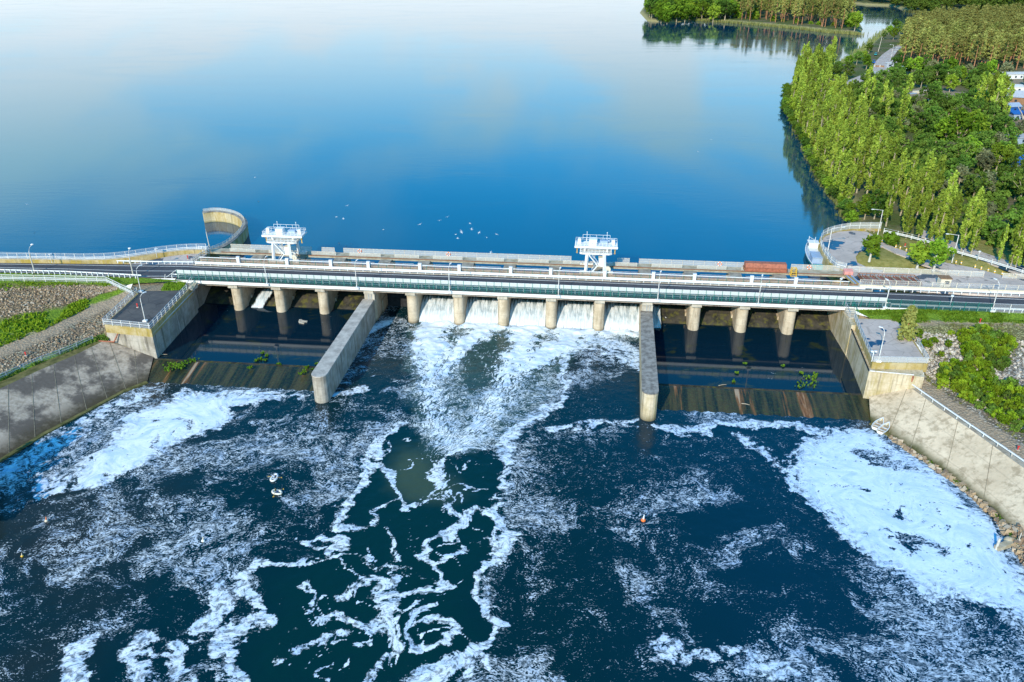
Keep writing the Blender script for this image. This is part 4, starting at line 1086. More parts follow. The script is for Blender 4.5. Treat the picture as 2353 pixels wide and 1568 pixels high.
# ------------------------------------------------------------------ divider walls with their ladders
def divider(u0, u1, u0t, u1t, label, side_mat, ulad, top_mat):
    """plan tapers very little; nose is rounded; built from v=0.8 back to v=-30"""
    root = empty('divider_wall', W((u0+u1)/2, -15, TAIL), -BETA, label, 'wall')
    ox = (u0+u1)/2
    def plan(z0, z1, ex, mats):
        r = (u1 - u0)/2 + ex
        pl = [(u0 - ex - ox, 15.8), (u0t - ex - ox, -14.5)]
        c = (u0t+u1t)/2 - ox; rr_ = (u1t-u0t)/2 + ex
        for k in range(1, 8): a = math.pi + math.pi*k/8; pl.append((c + rr_*math.cos(a), -14.5 + rr_*math.sin(a)))
        pl += [(u1t + ex - ox, -14.5), (u1 + ex - ox, 15.8)]
        mb = MB(); mb.prism(pl[::-1], z0, z1); return mb
    o = plan(-3.0, 4.75, 0, 0).build('wall_body', side_mat, root)
    o = plan(4.78, 4.95, .05, 0).build('wall_top', top_mat, root)
    lad = MB(); ux = ulad - ox
    for s in (-.3, .3): lad.bar((ux + s, 15.6, 4.9), (ux + s, 15.6, 7.6), .07)
    for k in range(9): lad.bar((ux - .3, 15.6, 5.1 + k*.3), (ux + .3, 15.6, 5.1 + k*.3), .05)
    lad.build('ladder', M['galv'], root)
    mb = MB(); mb.box((ux - .1, 16.2, 6.0), (2.0, .9, 2.6)); mb.build('ladder_pier', M['pale'], root)
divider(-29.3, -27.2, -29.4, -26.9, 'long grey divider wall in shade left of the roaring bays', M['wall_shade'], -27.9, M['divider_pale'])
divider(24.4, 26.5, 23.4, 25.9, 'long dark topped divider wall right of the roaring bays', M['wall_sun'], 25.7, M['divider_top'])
# ------------------------------------------------------------------ abutment platforms
def rel(root, pts): return [Vector(p) - root.location for p in pts]
def abutment(poly_px, low_px, ztop, zlow, label, mat_low, mat_up, surf):
    top = [px(x, y, ztop) for x, y in poly_px]; low = [px(x, y, zlow) for x, y in low_px]
    root = empty('abutment', (top[0].x, top[0].y, TAIL), 0, label, 'abutment'); o = root.location
    mb = MB(); mb.prism([(p.x-o.x, p.y-o.y) for p in low], -3, zlow - o.z); mb.build('wall_block', mat_low, root)
    mb = MB(); mb.prism([(p.x-o.x, p.y-o.y) for p in top], zlow - o.z - .4, ztop - o.z); mb.build('parapet_block', mat_up, root)
    c = sum((Vector((p.x, p.y, 0)) for p in top), Vector())/len(top)
    ins = [Vector((p.x, p.y, 0)) + (c - Vector((p.x, p.y, 0))).normalized()*.35 for p in top]
    mb = MB(); mb.prism([(p.x-o.x, p.y-o.y) for p in ins], ztop - o.z - .1, ztop - o.z + .03); mb.build('platform_surface', surf, root)
    return root
M['asphalt_black'] = asphalt('damp_black_asphalt', (.085, .08, .08), (.15, .135, .12), True)
left_plat = [(240,746),(347,757),(441,659),(432,648),(332,645),(300,662),(316,675)]
left_low = [(243,757),(349,768),(446,666),(436,650),(300,664)]
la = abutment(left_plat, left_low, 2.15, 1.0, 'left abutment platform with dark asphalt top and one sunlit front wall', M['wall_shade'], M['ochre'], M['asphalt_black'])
right_plat = [(2005,833),(2133,836),(2104,788),(2060,735),(1961,731)]
right_low = [(1997,853),(2124,867),(2108,800),(2062,744),(1938,716)]
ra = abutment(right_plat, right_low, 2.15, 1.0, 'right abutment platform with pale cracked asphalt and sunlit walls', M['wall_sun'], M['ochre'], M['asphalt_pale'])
# basin side walls running on beneath the bridge (parts of the abutments)
mb = MB()
for v0, v1 in ((-6, 9.6),): mb.box((0, (v0+v1)/2, 1.0), (2.2, v1-v0, 12.3))
def wall_run(root, u, mat):
    p = W(u, 1.8, -3.0) - root.location; m_ = MB(); m_.box((0, 0, 0), (2.2, 16.0, 9.9)); m_.build('side_wall', mat, root, loc=p, rot=(0, 0, -BETA))
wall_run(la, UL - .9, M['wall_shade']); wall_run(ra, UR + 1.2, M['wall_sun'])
# ledge rails, pipes and drain
def pipe(root, name, pts, r, mat, n=6): 
    mb = MB(); mb.tube([p - root.location for p in pts], r, n); return mb.build(name, mat, root)
pipe(la, 'ledge_pipe', [px(350, 767, 1.15), px(447, 666, 1.15)], .12, M['galv'])
pipe(la, 'ledge_pipe', [px(266, 757.5, 1.12), px(349, 768, 1.12)], .10, M['dirty_white'])
pipe(la, 'drain_pipe', [px(274, 760, 1.1), px(262, 786, -1.0), px(215, 783, -1.0)], .13, M['redoxide'])
pipe(ra, 'ledge_pipe', [px(1997, 852, 1.15), px(1940, 717, 1.15)], .13, M['black'])
pipe(ra, 'ledge_pipe', [px(1998, 852.5, 1.12), px(2100, 862, 1.12)], .10, M['dirty_white'])
pipe(ra, 'drain_pipe', [px(2099, 865, 1.0), px(2091, 888, -1.05)], .14, M['redoxide'])
# fences round the platforms
FR = ((1.0, .07, 'galv'), (.62, .06, 'white'), (.28, .04, 'galv'))
ZP = 2.17
railing('fence', 'white posted wire fence round the left abutment platform', 'fence', [px(316, 674, ZP), px(238, 746.5, ZP), px(346, 757, ZP), px(430, 667, ZP)], 1.15, 1.75, (.09, 'dirty_white'), FR, (.05, 1.15, 'wire'))
railing('railing', 'grey bar railing round the right abutment platform', 'railing', [px(1962, 733, ZP), px(2006, 832.5, ZP), px(2132, 835.5, ZP), px(2106, 790, ZP)], 1.05, 1.5, (.07, 'galv'), ((1.0, .07, 'galv'), (.5, .04, 'galv')), (.05, 1.0, 'wire_dense'))
# upper left fence, lower bank fence
railing('fence', 'tall pale posted wire fence along the grass below the left road', 'fence', [px(-200, 638, 2.5), px(0, 646, 2.5), px(120, 648, 2.5), px(245, 651, 2.6), px(282, 669, 2.2), px(305, 680, 2.1)], 1.35, 2.1, (.09, 'dirty_white'), ((1.0, .06, 'white'), (.62, .09, 'white'), (.4, .09, 'white')), (.05, 1.4, 'wire'))
railing('fence', 'battered galvanised fence along the top of the left concrete slope', 'fence', [px(-160, 950, -1.1), px(0, 875, -1.1), px(75, 840, -1.1), px(160, 808, -1.1), px(215, 784, -1.0)], 1.0, 3.2, (.12, 'galv'), ((1.0, .06, 'galv'), (.6, .06, 'galv')), (.05, 1.0, 'wire'))
railing('railing', 'white pipe handrail along the top of the right concrete slope', 'railing', [px(2092, 889, -1.1), px(2150, 930, -1.05), px(2230, 985, -1.05), px(2314, 1042, -1.05), px(2470, 1150, -1.05)], .55, 2.6, (.10, 'dirty_white'), ((1.0, .16, 'white'),), None)
# parapet wall with fence on the reservoir side, left
PP = [px(-300, 597, 3), px(0, 602.5, 3), px(100, 603.3, 3), px(225, 605, 3), px(287, 600, 3), px(325, 594.5, 3), px(375, 587, 3), px(430, 581.5, 3), px(476, 581, 3)]
PP = smoothpts(PP, 1)
pw = empty('parapet_wall', PP[1], 0, 'low cream parapet wall along the reservoir left of the bridge', 'wall')
mb = MB(); mb.sweep(rel(pw, PP), [(-.22, -4.5), (-.22, .70), (.22, .70), (.22, -4.5)]); mb.build('wall_body', M['ochre'], pw)
mb = MB(); mb.sweep(rel(pw, PP), [(-.27, .70), (-.27, .82), (.27, .82), (.27, .70)]); mb.build('coping', M['pale'], pw)
railing('fence', 'white railed wire fence standing on the left parapet wall', 'fence', [p + Vector((0, 0, .82)) for p in PP], 1.15, 2.0, (.09, 'dirty_white'), ((.98, .05, 'galv'), (.38, .09, 'white'), (.14, .09, 'white')), (.05, 1.3, 'wire'))
# curved training wall in the reservoir
CW = smoothpts([px(476, 578, 2.6), px(505, 569, 2.6), px(522, 560, 2.6), px(541, 545, 2.6), px(557, 527, 2.6), px(565, 511, 2.6), px(552, 496, 2.6), px(526, 487.5, 2.6), px(493, 484, 2.6), px(466, 488, 2.6)], 2)
cw = empty('training_wall', CW[0], 0, 'tall ochre stained wall curling like a hook into the reservoir', 'wall')
M['hook'] = concrete('hook_wall_concrete', (.62, .52, .33), (.48, .36, .16), .35, .6, (.38, .25, .04), .7, band=(-.6, .55, (.16, .14, .03)))
mb = MB(); mb.sweep(rel(cw, CW), [(-.55, -5.5), (-.55, -.12), (.55, -.12), (.55, -5.5)]); mb.build('wall_body', M['hook'], cw)
mb = MB(); mb.sweep(rel(cw, CW), [(-.65, -.12), (-.65, .04), (.65, .04), (.65, -.12)]); mb.build('coping', M['divider_top'], cw)
railing('railing', 'pale railing along the top of the hook shaped wall', 'railing', [p + Vector((0, 0, .04)) for p in CW[:-1]], .75, 1.5, (.06, 'rail'), ((1.0, .05, 'rail'), (.5, .04, 'rail')), (.05, .7, 'wire_dense'))
railing('gate_fence', 'small white wire gate closing off the hook shaped wall', 'gate', [px(458, 581, 3), px(478, 583, 3), px(484, 578, 3)], 1.5, .9, (.10, 'white'), ((1.0, .06, 'white'), (.1, .05, 'white')), (.1, 1.5, 'wire'))
railing('railing', 'green and cream railing down the left end of the crane runway', 'railing', [px(443, 606, 3), px(462, 592, 3), px(487, 581, 3)], 1.05, .9, (.07, 'dirty_white'), ((1.0, .07, 'dirty_white'), (.5, .05, 'green')), (.05, 1.0, 'wire_rust'))
# yard fence by the moored boat and the long white rail beyond
YF = smoothpts([px(1943, 622, 2.9), px(1915, 615, 2.9), px(1884, 570, 2.9), px(1886, 547, 2.9), px(1903, 537, 2.9), px(1935, 529, 2.9), px(1965, 526, 2.9), px(2023, 526, 2.9)], 1)
railing('fence', 'white wire fence on the quay edge round the right yard', 'fence', YF, 1.55, 2.4, (.10, 'dirty_white'), ((.98, .06, 'galv'), (.55, .10, 'white'), (.25, .05, 'galv')), (.05, 1.5, 'wire_dense'))
qw = empty('quay_wall', YF[0], 0, 'weathered concrete quay wall below the right yard fence', 'wall')
mb = MB(); mb.sweep(rel(qw, YF), [(-.35, -5.5), (-.35, .05), (.35, .05), (.35, -5.5)]); mb.build('wall_body', M['ochre'], qw)
railing('pipe_fence', 'double white pipe rail along the lane beneath the poplars', 'fence', [px(2030, 537, 2.8), px(2085, 549, 2.8), px(2140, 564, 2.8), px(2185, 582, 2.8), px(2260, 603, 2.8), px(2353, 632, 2.8), px(2460, 665, 2.8)], 1.25, 3.2, (.12, 'dirty_white'), ((.62, .13, 'white'), (.40, .13, 'white'), (1.0, .05, 'galv')), None)
railing('timber_barrier', 'short pale barrier at the far corner of the yard', 'barrier', [px(1990, 532, 2.8), px(2008, 536, 2.8)], .7, .9, (.14, 'wood'), ((.9, .12, 'wood'),), None)
# right end: railings and a low wall
railing('railing', 'pale railing between the runway and the grass of the right yard', 'railing', [W(66, 17.7, 2.95), W(80, 17.6, 2.95), W(92, 17.4, 2.95)], 1.15, 2.3, (.10, 'rail'), ((1.0, .10, 'rail'), (.5, .04, 'rail')), (.05, 1.1, 'wire_dense'))
railing('railing', 'short pale railing beside the lane at the far right', 'railing', [W(95.5, 17.2, 2.95), W(105, 16.8, 2.95)], 1.05, 2.1, (.09, 'rail'), ((1.0, .08, 'rail'), (.5, .04, 'rail')), (.05, 1.0, 'wire_dense'))
lw = empty('low_wall', W(66, 9.2, 2.9), -BETA, 'low cream wall between the right road and the storage yard', 'wall')
mb = MB(); mb.box((32, 0, .35), (64, .3, .75)); mb.build('wall_body', M['plaster'], lw)
mb = MB(); mb.box((32, 0, .76), (64, .38, .07)); mb.build('coping', M['pale'], lw)
railing('fence', 'cream posted fence on the low wall beside the right road', 'fence', [W(66, 9.2, 3.7), W(130, 9.2, 3.7)], .95, 2.2, (.09, 'plaster'), ((1.0, .05, 'rail'), (.5, .04, 'rail')), (.03, .9, 'wire'))
mb = MB(); mb.box((0, 0, 0), (30, 3.0, .35)); o = mb.build('side_pavement', M['deck'], loc=W(81, 16.3, 2.75), rot=(0, 0, -BETA)); tag(o, kind='structure')
mb = MB(); mb.box((0, 0, 0), (64, 8.6, .4)); o = mb.build('storage_pavement', M['asphalt_pale'], loc=W(98, 13.7, 2.76), rot=(0, 0, -BETA)); tag(o, kind='structure')

# steps from the road down to the platforms
def steps(p0, p1, w, n, label):
    a, b = Vector(p0), Vector(p1); d = (b - a); L = math.hypot(d.x, d.y); ang = math.atan2(d.y, d.x)
    root = empty('stair', a, ang, label, 'stairs')
    mb = MB()
    for k in range(n):
        z = d.z*(k+1)/n; mb.box((L*(k+.5)/n, 0, (z + d.z - .3)/2), (L/n*.98, w, z - d.z + .3))
    mb.build('flight', M['pale'], root)
    for s in (-1, 1):
        mb = MB(); mb.bar((0, s*w/2, 1.0), (L, s*w/2, d.z + 1.0), .06)
        for k in range(5): mb.bar((L*k/4, s*w/2, d.z*k/4 - .2), (L*k/4, s*w/2, d.z*k/4 + 1.0), .05)
        mb.build('handrail', M['green'] if s > 0 else M['galv'], root)
steps(px(1951, 705, 2.95), px(1962, 730, 2.2), 1.5, 6, 'pale steps with green handrail down to the right platform')
steps(px(447, 648, 2.95), px(436, 664, 2.2), 1.2, 6, 'grey steps from the bridge end down to the left platform')
def patch(name, pts, z, mat, lab=None):
    P = [px(x, y, z) for x, y in pts]; mb = MB(); mb.prism([(p.x, p.y) for p in P], z - .3, z); return tag(mb.build(name, mat), kind='structure')
M['grass_patch'] = bank_mat('green_grass_ground', [S_(GRASS, 0)])
gl = [[(370,667,2.25),(400,668,2.25),(428,664,2.25)], [(382,652,2.45),(405,650,2.5),(425,651,2.45)]]
o = tufts('grass', gl, 0, 1, 500, M['bright_leaf'], 31, .12, .35, 0); tag(o, 'square of vivid grass beside the left bridge end', 'grass')
patch('grass_ground', [(370,668),(428,666),(425,651),(382,651)], 2.24, M['grass_patch'])
dirt = patch('dirt_ground', [(300,664),(330,668),(372,668),(384,650),(330,645),(305,652)], 2.22, M['sand'])

# ------------------------------------------------------------------ lamp posts
def lamp(base, h, arm, label, style='bridge', group=None, adir=(0, 1)):
    root = empty('street_lamp', base, 0, label, 'street lamp', group)
    a = Vector((adir[0], adir[1], 0)).normalized()
    if style == 'bridge':
        mb = MB(); mb.box((0, 0, .12), (.75, .6, .32), rz=-BETA); mb.build('bracket', M['white'], root)
        pts = [Vector((0, 0, 0)), Vector((0, 0, h*.45)), Vector((0, 0, h*.88)), a*.12 + Vector((0, 0, h*.95)), a*arm*.6 + Vector((0, 0, h*1.02)), a*arm + Vector((0, 0, h*1.04))]
        mb = MB(); mb.tube(pts[:3], [.09, .075, .06], 7); mb.build('pole', M['dirty_white'], root)
        mb = MB(); mb.tube(pts[2:], .05, 6); mb.build('arm', M['dirty_white'], root)
        mb = MB(); mb.box(a*(arm+.25) + Vector((0, 0, h*1.04)), (.62, .24, .12), rz=math.atan2(a.y, a.x)); mb.build('lamp_head', M['white'], root)
    elif style == 'timber':
        mb = MB(); mb.tube([(0, 0, 0), (0, 0, h*.72)], [.14, .10], 8); mb.build('pole', M['polew'], root)
        mb = MB(); mb.tube([Vector((0, 0, h*.70)), Vector((0, 0, h*.80)), a*arm*.35 + Vector((0, 0, h*.92)), a*arm + Vector((0, 0, h))], .05, 6); mb.build('arm', M['dirty_white'], root)
        mb = MB(); mb.sphere(a*(arm+.1) + Vector((0, 0, h)), (.30, .30, .16), 9, 6); mb.build('lamp_head', M['white'], root)
    elif style == 'gibbet':
        mb = MB(); mb.tube([(0, 0, 0), (0, 0, h)], [.12, .08], 8); mb.build('pole', M['dirty_white'], root)
        mb = MB(); mb.tube([Vector((0, 0, h - .06)), a*arm + Vector((0, 0, h + .12))], .045, 6); mb.build('arm', M['dirty_white'], root)
        mb = MB(); mb.box(a*(arm+.2) + Vector((0, 0, h + .10)), (.6, .22, .12), rz=math.atan2(a.y, a.x)); mb.build('lamp_head', M['white'], root)
    elif style == 'flood':
        mb = MB(); mb.tube([(0, 0, 0), (0, 0, h)], .06, 6); mb.build('pole', M['dirty_white'], root)
        mb = MB(); mb.box(a*.15 + Vector((0, 0, h + .05)), (.55, .42, .16), rz=math.atan2(a.y, a.x)); mb.build('lamp_head', M['white'], root)
    return root
ord_ = ['leftmost', 'second from left', 'third from left', 'fourth from left', 'fifth from left', 'rightmost']
for k, u in enumerate((-47.7, -29.85, -11.86, 8.82, 27.22, 45.4)):
    lamp(W(u, -.78, 2.75), 5.3, .75, ('slim white street lamp on the bridge edge, ' + ord_[k] + ' of six'), 'bridge', 'street lamps along the bridge edge', (SB + .25, CB))
lamp(W(67.9, -.35, 2.95), 5.0, .8, 'slim white street lamp where the bridge meets the right bank', adir=(-.3, 1))
lamp(px(2279, 716, 3), 5.6, .9, 'slim white street lamp on the far right roadside', adir=(-.3, 1))
lamp(px(80, 627, 3), 5.6, 1.0, 'stout concrete lamp post with round head at the far left roadside', 'timber', adir=(.3, .8))
lamp(px(307, 636, 3), 5.6, .8, 'stout concrete lamp post with round head near the left bridge end', 'timber', adir=(0, 1))
lamp(px(324, 671, 2.2), 4.9, .8, 'slim white street lamp on the corner behind the left platform', adir=(.6, .8))
lamp(px(334, 739, 2.17), 5.0, .8, 'slim white street lamp standing on the left abutment platform', adir=(.5, .8))
lamp(px(2018, 831, 2.17), 5.6, .5, 'slim white street lamp standing on the right abutment platform', adir=(-.7, .7))
lamp(px(1901, 584, 2.88), 5.8, 2.3, 'tall white lamp post with long arm inside the yard by the boat', 'gibbet', adir=(1, .1))
lamp(px(2016, 544, 2.85), 6.2, 2.0, 'tall white lamp post at the far corner of the yard', 'gibbet', adir=(-1, .1))
lamp(px(2187, 604, 2.88), 6.0, 2.0, 'tall white lamp post beside the lane under the poplars', 'gibbet', adir=(-1, .2))
for (x, y, lb) in [(119, 604, 'small white floodlight on the left parapet wall, left one of two'), (361, 592, 'small white floodlight on the left parapet wall beside the paved bay'), (2183, 702, 'small white floodlight on the fence at the right roadside'), (2246, 598, 'small white floodlight by the double pipe rail'), (2040, 682, 'small white floodlight on the low cream wall'), (1929, 662, 'small white floodlight on the runway railing near the pink cabinet')]:
    lamp(px(x, y, 3.2), 1.8, .3, lb, 'flood', 'small floodlights', (.6, .8))
pt = empty('lamp_post', px(2003, 831, 2.17), 0, 'short white post with twin floodlights on the corner of the right platform', 'floodlight')
mb = MB(); mb.tube([(0, 0, 0), (0, 0, 1.7)], .07, 6); mb.build('pole', M['white'], pt)
for s in (-1, 1):
    mb = MB(); mb.box((s*.28, 0, 1.8), (.36, .28, .22)); mb.build('lamp_head', M['white'], pt)
pw_ = empty('utility_pole', px(484, 580, 3), 0, 'lone pale wooden pole beside the wire gate', 'pole')
mb = MB(); mb.tube([(0, 0, 0), (-.2, 0, 4.6)], [.12, .08], 7); mb.build('shaft', M['polew'], pw_)
mb = MB(); mb.tube([(-.2, 0, 4.5), (-.25, 0, 5.2)], .03, 5); mb.build('tip', M['galv'], pw_)
# wires from the left lamp posts
wr = empty('overhead_wire', px(-200, 627, 3) + Vector((0, 0, 5)), 0, 'pair of thin wires sagging between the left lamp posts', 'wire')
for dz in (0, .25):
    A = [px(-300, 600, 3) + Vector((0, 0, 4.3+dz)), px(80, 627, 3) + Vector((0, 0, 4.0+dz)), px(307, 636, 3) + Vector((0, 0, 4.0+dz))]
    P = []
    for a, b in zip(A, A[1:]):
        for k in range(9): f = k/8; P.append(a.lerp(b, f) + Vector((0, 0, -4*.6*f*(1-f))) - wr.location)
    mb = MB(); mb.tube(P, .018, 4); mb.build('strand', M['galv'], wr)

# ------------------------------------------------------------------ gantry cranes
def crane(u, label, mirror=False):
    root = empty('gantry_crane', W(u, 12.6, 3.28), -BETA, label, 'gantry crane')
    wm = M['white']
    for sx in (-1, 1):
        for sy in (-1, 1):
            mb = MB(); mb.bar((sx*1.85, sy*2.4, .45), (sx*1.65, sy*2.1, 3.95), .46, .46); mb.build('leg', wm, root)
    for sy in (-1, 1):
        mb = MB(); mb.box((0, sy*2.4, .30), (4.9, .42, .40)); mb.box((2.9, sy*2.4, .42), (1.2, .55, .55)); mb.box((-2.6, sy*2.4, .35), (.9, .5, .5)); o = mb.build('bogie', M['dirty_white'], root)
        mb = MB()
        for x in (-2.4, -1.5, 1.5, 2.4):
            mb.tube([(x, sy*2.4 - .12, .17), (x, sy*2.4 + .12, .17)], .17, 10)
        mb.build('wheel', M['black'], o)
    # main platform
    mb = MB(); mb.prism([(-3.2, -1.6), (-2.6, -1.95), (2.6, -1.95), (3.15, -1.6), (3.0, 2.2), (-3.0, 2.2)], 3.88, 4.22); mb.build('platform', M['dirty_white'], root)
    def rails(name, pts, h, z, step=.75):
        mb = MB(); P = [Vector((x, y, z)) for x, y in pts]
        for hh in (h, h*.5):
            for a, b in zip(P, P[1:]): mb.bar(a + Vector((0, 0, hh)), b + Vector((0, 0, hh)), .045)
        for p in resamp(P, step): mb.bar(p, p + Vector((0, 0, h)), .05)
        return mb.build(name, wm, root)
    rails('guard_rail', [(-3.0, 2.1), (-3.1, -1.55), (-2.55, -1.88), (2.55, -1.88), (3.05, -1.55), (2.95, 2.1)], .75, 4.22)
    # trolley deck above with its house and boxes
    mb = MB()
    for x in (-2.2, 2.2):
        for y in (-.8, 1.6): mb.box((x, y, 4.65), (.35, .35, .9))
    mb.build('support', M['dirty_white'], root)
    mb = MB(); mb.box((0, .45, 5.18), (8.4, 3.3, .30)); mb.box((0, -1.22, 5.16), (8.5, .12, .42)); mb.build('trolley_deck', wm, root)
    rails('guard_rail', [(-4.1, 2.0), (-4.1, -1.1), (4.1, -1.1), (4.1, 2.0), (-4.1, 2.0)], .72, 5.33, .7)
    mb = MB(); mb.box((-.65, .0, 5.93), (1.5, 1.5, 1.2)); mb.box((-.65, .0, 6.56), (1.6, 1.6, .08)); mb.build('machine_house', wm, root)
    mb = MB(); mb.box((-3.35, .3, 5.88), (.62, .7, 1.1)); mb.build('end_cabinet', wm, root)
    mb = MB(); mb.box((3.35, .3, 5.82), (.6, .7, 1.0)); mb.build('end_cabinet', wm, root)
    mb = MB(); mb.box((1.5, .9, 5.65), (1.5, .9, .6)); mb.tube([(.7, 1.3, 5.7), (2.6, 1.3, 5.7)], .28, 10); mb.build('winch', M['bluegrey'], root)
    # upper frame and masts
    mb = MB()
    for x in (-2.7, -1.3, 0, 1.3, 2.7): mb.bar((x, 1.9, 5.33), (x, 1.9, 6.7), .05)
    for z in (6.05, 6.7): mb.bar((-2.7, 1.9, z), (2.7, 1.9, z), .05)
    mb.build('guard_frame', wm, root)
    for x in (-1.9, 2.1):
        mb = MB(); mb.tube([(x, 1.9, 5.3), (x, 1.9, 7.2)], .045, 6); mb.sphere((x, 1.9, 7.25), .10, 7, 5); mb.build('mast_light', wm, root)
    # hooks under both ends
    for x in (-3.75, 3.75):
        mb = MB(); mb.tube([(x, -.2, 5.0), (x, -.2, 4.7)], .05, 5); mb.tube([(x-.12, -.2, 4.55), (x+.12, -.2, 4.55)], .30, 12); mb.bar((x, -.2, 4.3), (x, -.2, 3.75), .14)
        mb.torus((x, -.2, 3.65), .13, .045, 10, 5, Matrix.Rotation(R(90), 3, 'X')); mb.build('hook_block', M['yellow'], root)
    # stair in two flights with a landing and cabin
    mb = MB()
    for y in (-2.3, -1.7): mb.bar((-1.35, y, 3.9), (.45, y, 1.75), .08, .16); mb.bar((.45, y, 1.75), (-.75, y, .15), .08, .16)
    for k in range(9):
        f = (k+.5)/9; mb.box((-1.35 + 1.8*f, -2.0, 3.9 - 2.15*f), (.2, .6, .04)); mb.box((.45 - 1.2*f, -2.0, 1.75 - 1.6*f), (.2, .6, .04))
    for y in (-2.3, -1.7): mb.bar((-1.35, y, 4.6), (.45, y, 2.45), .04); mb.bar((.45, y, 2.45), (-.75, y, .85), .04)
    mb.build('stair', wm, root)
    mb = MB(); mb.box((1.25, -2.0, 1.68), (1.9, .9, .14)); mb.bar((2.1, -2.0, 1.65), (1.5, -2.0, 1.1), .08); mb.build('landing', M['dirty_white'], root)
    mb = MB(); mb.box((1.1, -1.6, 2.5), (.95, 1.1, 1.5)); cb_ = mb.build('cabin', wm, root)
    mb = MB(); mb.box((1.1, -1.6, 3.28), (1.1, 1.25, .10)); mb.build('cabin_roof', M['plaster'], cb_)
    mb = MB(); mb.box((.61, -1.6, 2.75), (.03, .8, .6)); mb.build('window', M['glass'], cb_)
    mb = MB()
    for s in (-1, 1): mb.bar((s*.55 - .3, -.9, 3.88), (-.3, -.9, 3.1), .09)
    mb.bar((-.3, -.9, 3.9), (-.3, -.9, 2.8), .09); mb.build('bracing', wm, root)
    mb = MB(); mb.tube([(2.45, -2.35, 1.05), (2.45, -1.95, 1.05)], .62, 18); mb.tube([(2.45, -2.5, 1.05), (2.45, -1.8, 1.05)], .16, 8); mb.build('cable_drum', M['plaster'], root)
    for sy, x in ((1, 1.75), (1, -1.75)):
        mb = MB(); mb.bar((x, -2.2, 3.6), (x, 2.2, 3.6), .2, .3); mb.build('side_beam', M['dirty_white'], root)
    return root
crane(-48.6, 'white gantry crane at the left end of the runway near the hook wall')
crane(15.5, 'white gantry crane standing above the roaring bays')

# ------------------------------------------------------------------ red wagon, yellow frame, cabinet, rack, shed
u0, v0 = uvpx(1716, 634, 3.2); u1, _ = uvpx(1812, 638, 3.2)
wgL = (u1 - u0)
wg = empty('hopper_wagon', W((u0+u1)/2, 15.9, 3.1), -BETA, 'rust red ribbed steel hopper wagon parked on the runway', 'wagon')
mb = MB(); h = 1.75; l = wgL/2
mb.prism([(-l, -1.0), (l, -1.0), (l, 1.0), (-l, 1.0)], .25, 1.0)
mb.add([(-l, -1.05, 1.0), (l, -1.05, 1.0), (l, 1.05, 1.0), (-l, 1.05, 1.0), (-l, -.55, h), (l, -.55, h), (l, .75, h), (-l, .75, h)], [(0,1,5,4), (1,2,6,5), (2,3,7,6), (3,0,4,7), (4,5,6,7)])
mb.build('hull', M['redoxide'], wg)
for k in range(7):
    x = -l + .1 + (2*l-.2)*k/6; mb = MB(); mb.box((x, -1.10, .62), (.14, .16, .80)); mb.bar((x, -1.08, 1.0), (x, -.60, h), .12, .10); mb.build('rib', M['redoxide'], wg)
mb = MB(); mb.box((0, -1.12, 1.02), (2*l+.1, .18, .12)); mb.box((0, -1.12, .28), (2*l+.1, .18, .12)); mb.build('waist_rail', M['redoxide'], wg)
for s in (-1, 1):
    mb = MB(); mb.box((s*(l+.12), 0, .55), (.2, 1.6, .5)); mb.build('end_buffer', M['rust'], wg)
for x in (-l*.7, l*.7):
    mb = MB(); mb.tube([(x, -.8, .15), (x, .8, .15)], .22, 10); mb.build('wheel', M['black'], wg)
uy, vy = uvpx(1826, 640, 3)
yf = empty('lifting_rig', W(uy, 14.2, 2.97), -BETA, 'yellow open steel lifting frame right of the red wagon', 'lifting frame')
mb = MB()
for x in (-.55, .55):
    for y in (-.5, .5): mb.bar((x, y, 0), (x*.8, y*.8, 1.6), .12)
mb.build('upright', M['yellow'], yf)
mb = MB()
for z, k in ((.1, 1), (.85, .9), (1.6, .8)):
    for y in (-.5, .5): mb.bar((-.55*k, y*k, z), (.55*k, y*k, z), .11)
    for x in (-.55, .55): mb.bar((x*k, -.5*k, z), (x*k, .5*k, z), .11)
mb.build('crossbar', M['yellow'], yf)
up, vp = uvpx(1951, 637, 3)
cbt = empty('steel_cabinet', W(up, 15.6, 2.9), -BETA, 'faded pink steel cabinet on the wet slab at the right end', 'cabinet')
mb = MB(); mb.prism([(-.85, -.55), (.85, -.55), (.85, .55), (-.85, .55)], .25, 1.25, zt=[1.0, 1.0, 1.3, 1.3]); bevel(mb.build('box', M['pink'], cbt), .03)
mb = MB(); mb.box((0, 0, .12), (1.5, .9, .26)); mb.build('base', M['redoxide'], cbt)
mb = MB(); mb.box((0, -.57, .62), (.03, .04, .7)); mb.box((.2, -.58, .62), (.06, .06, .2)); mb.build('door_seam', M['rust'], cbt)
rk = empty('trash_rack', W(72.6, 12.9, 2.98), -BETA, 'long rusty steel rack frame with slanted bars lying in the storage yard', 'steel rack')
mb = MB()
for y in (-2.1, 2.1):
    for z in (.1, .75): mb.bar((-5.2, y, z), (5.4, y, z), .10)
    for k in range(15): x = -5.2 + 10.6*k/14; mb.bar((x, y, .1), (x, y, .75), .08)
for x in (-5.2, 5.4):
    for z in (.1, .75): mb.bar((x, -2.1, z), (x, 2.1, z), .09)
mb.build('frame', M['rust'], rk)
mb = MB()
for k in range(22): x = -5.0 + 10.2*k/21; mb.bar((x + .35, -2.0, .35), (x - .45, 2.0, .4), .10, .14, mi=k % 3)
mb.build('slat', [M['rust'], M['deck'], M['redoxide']], rk)
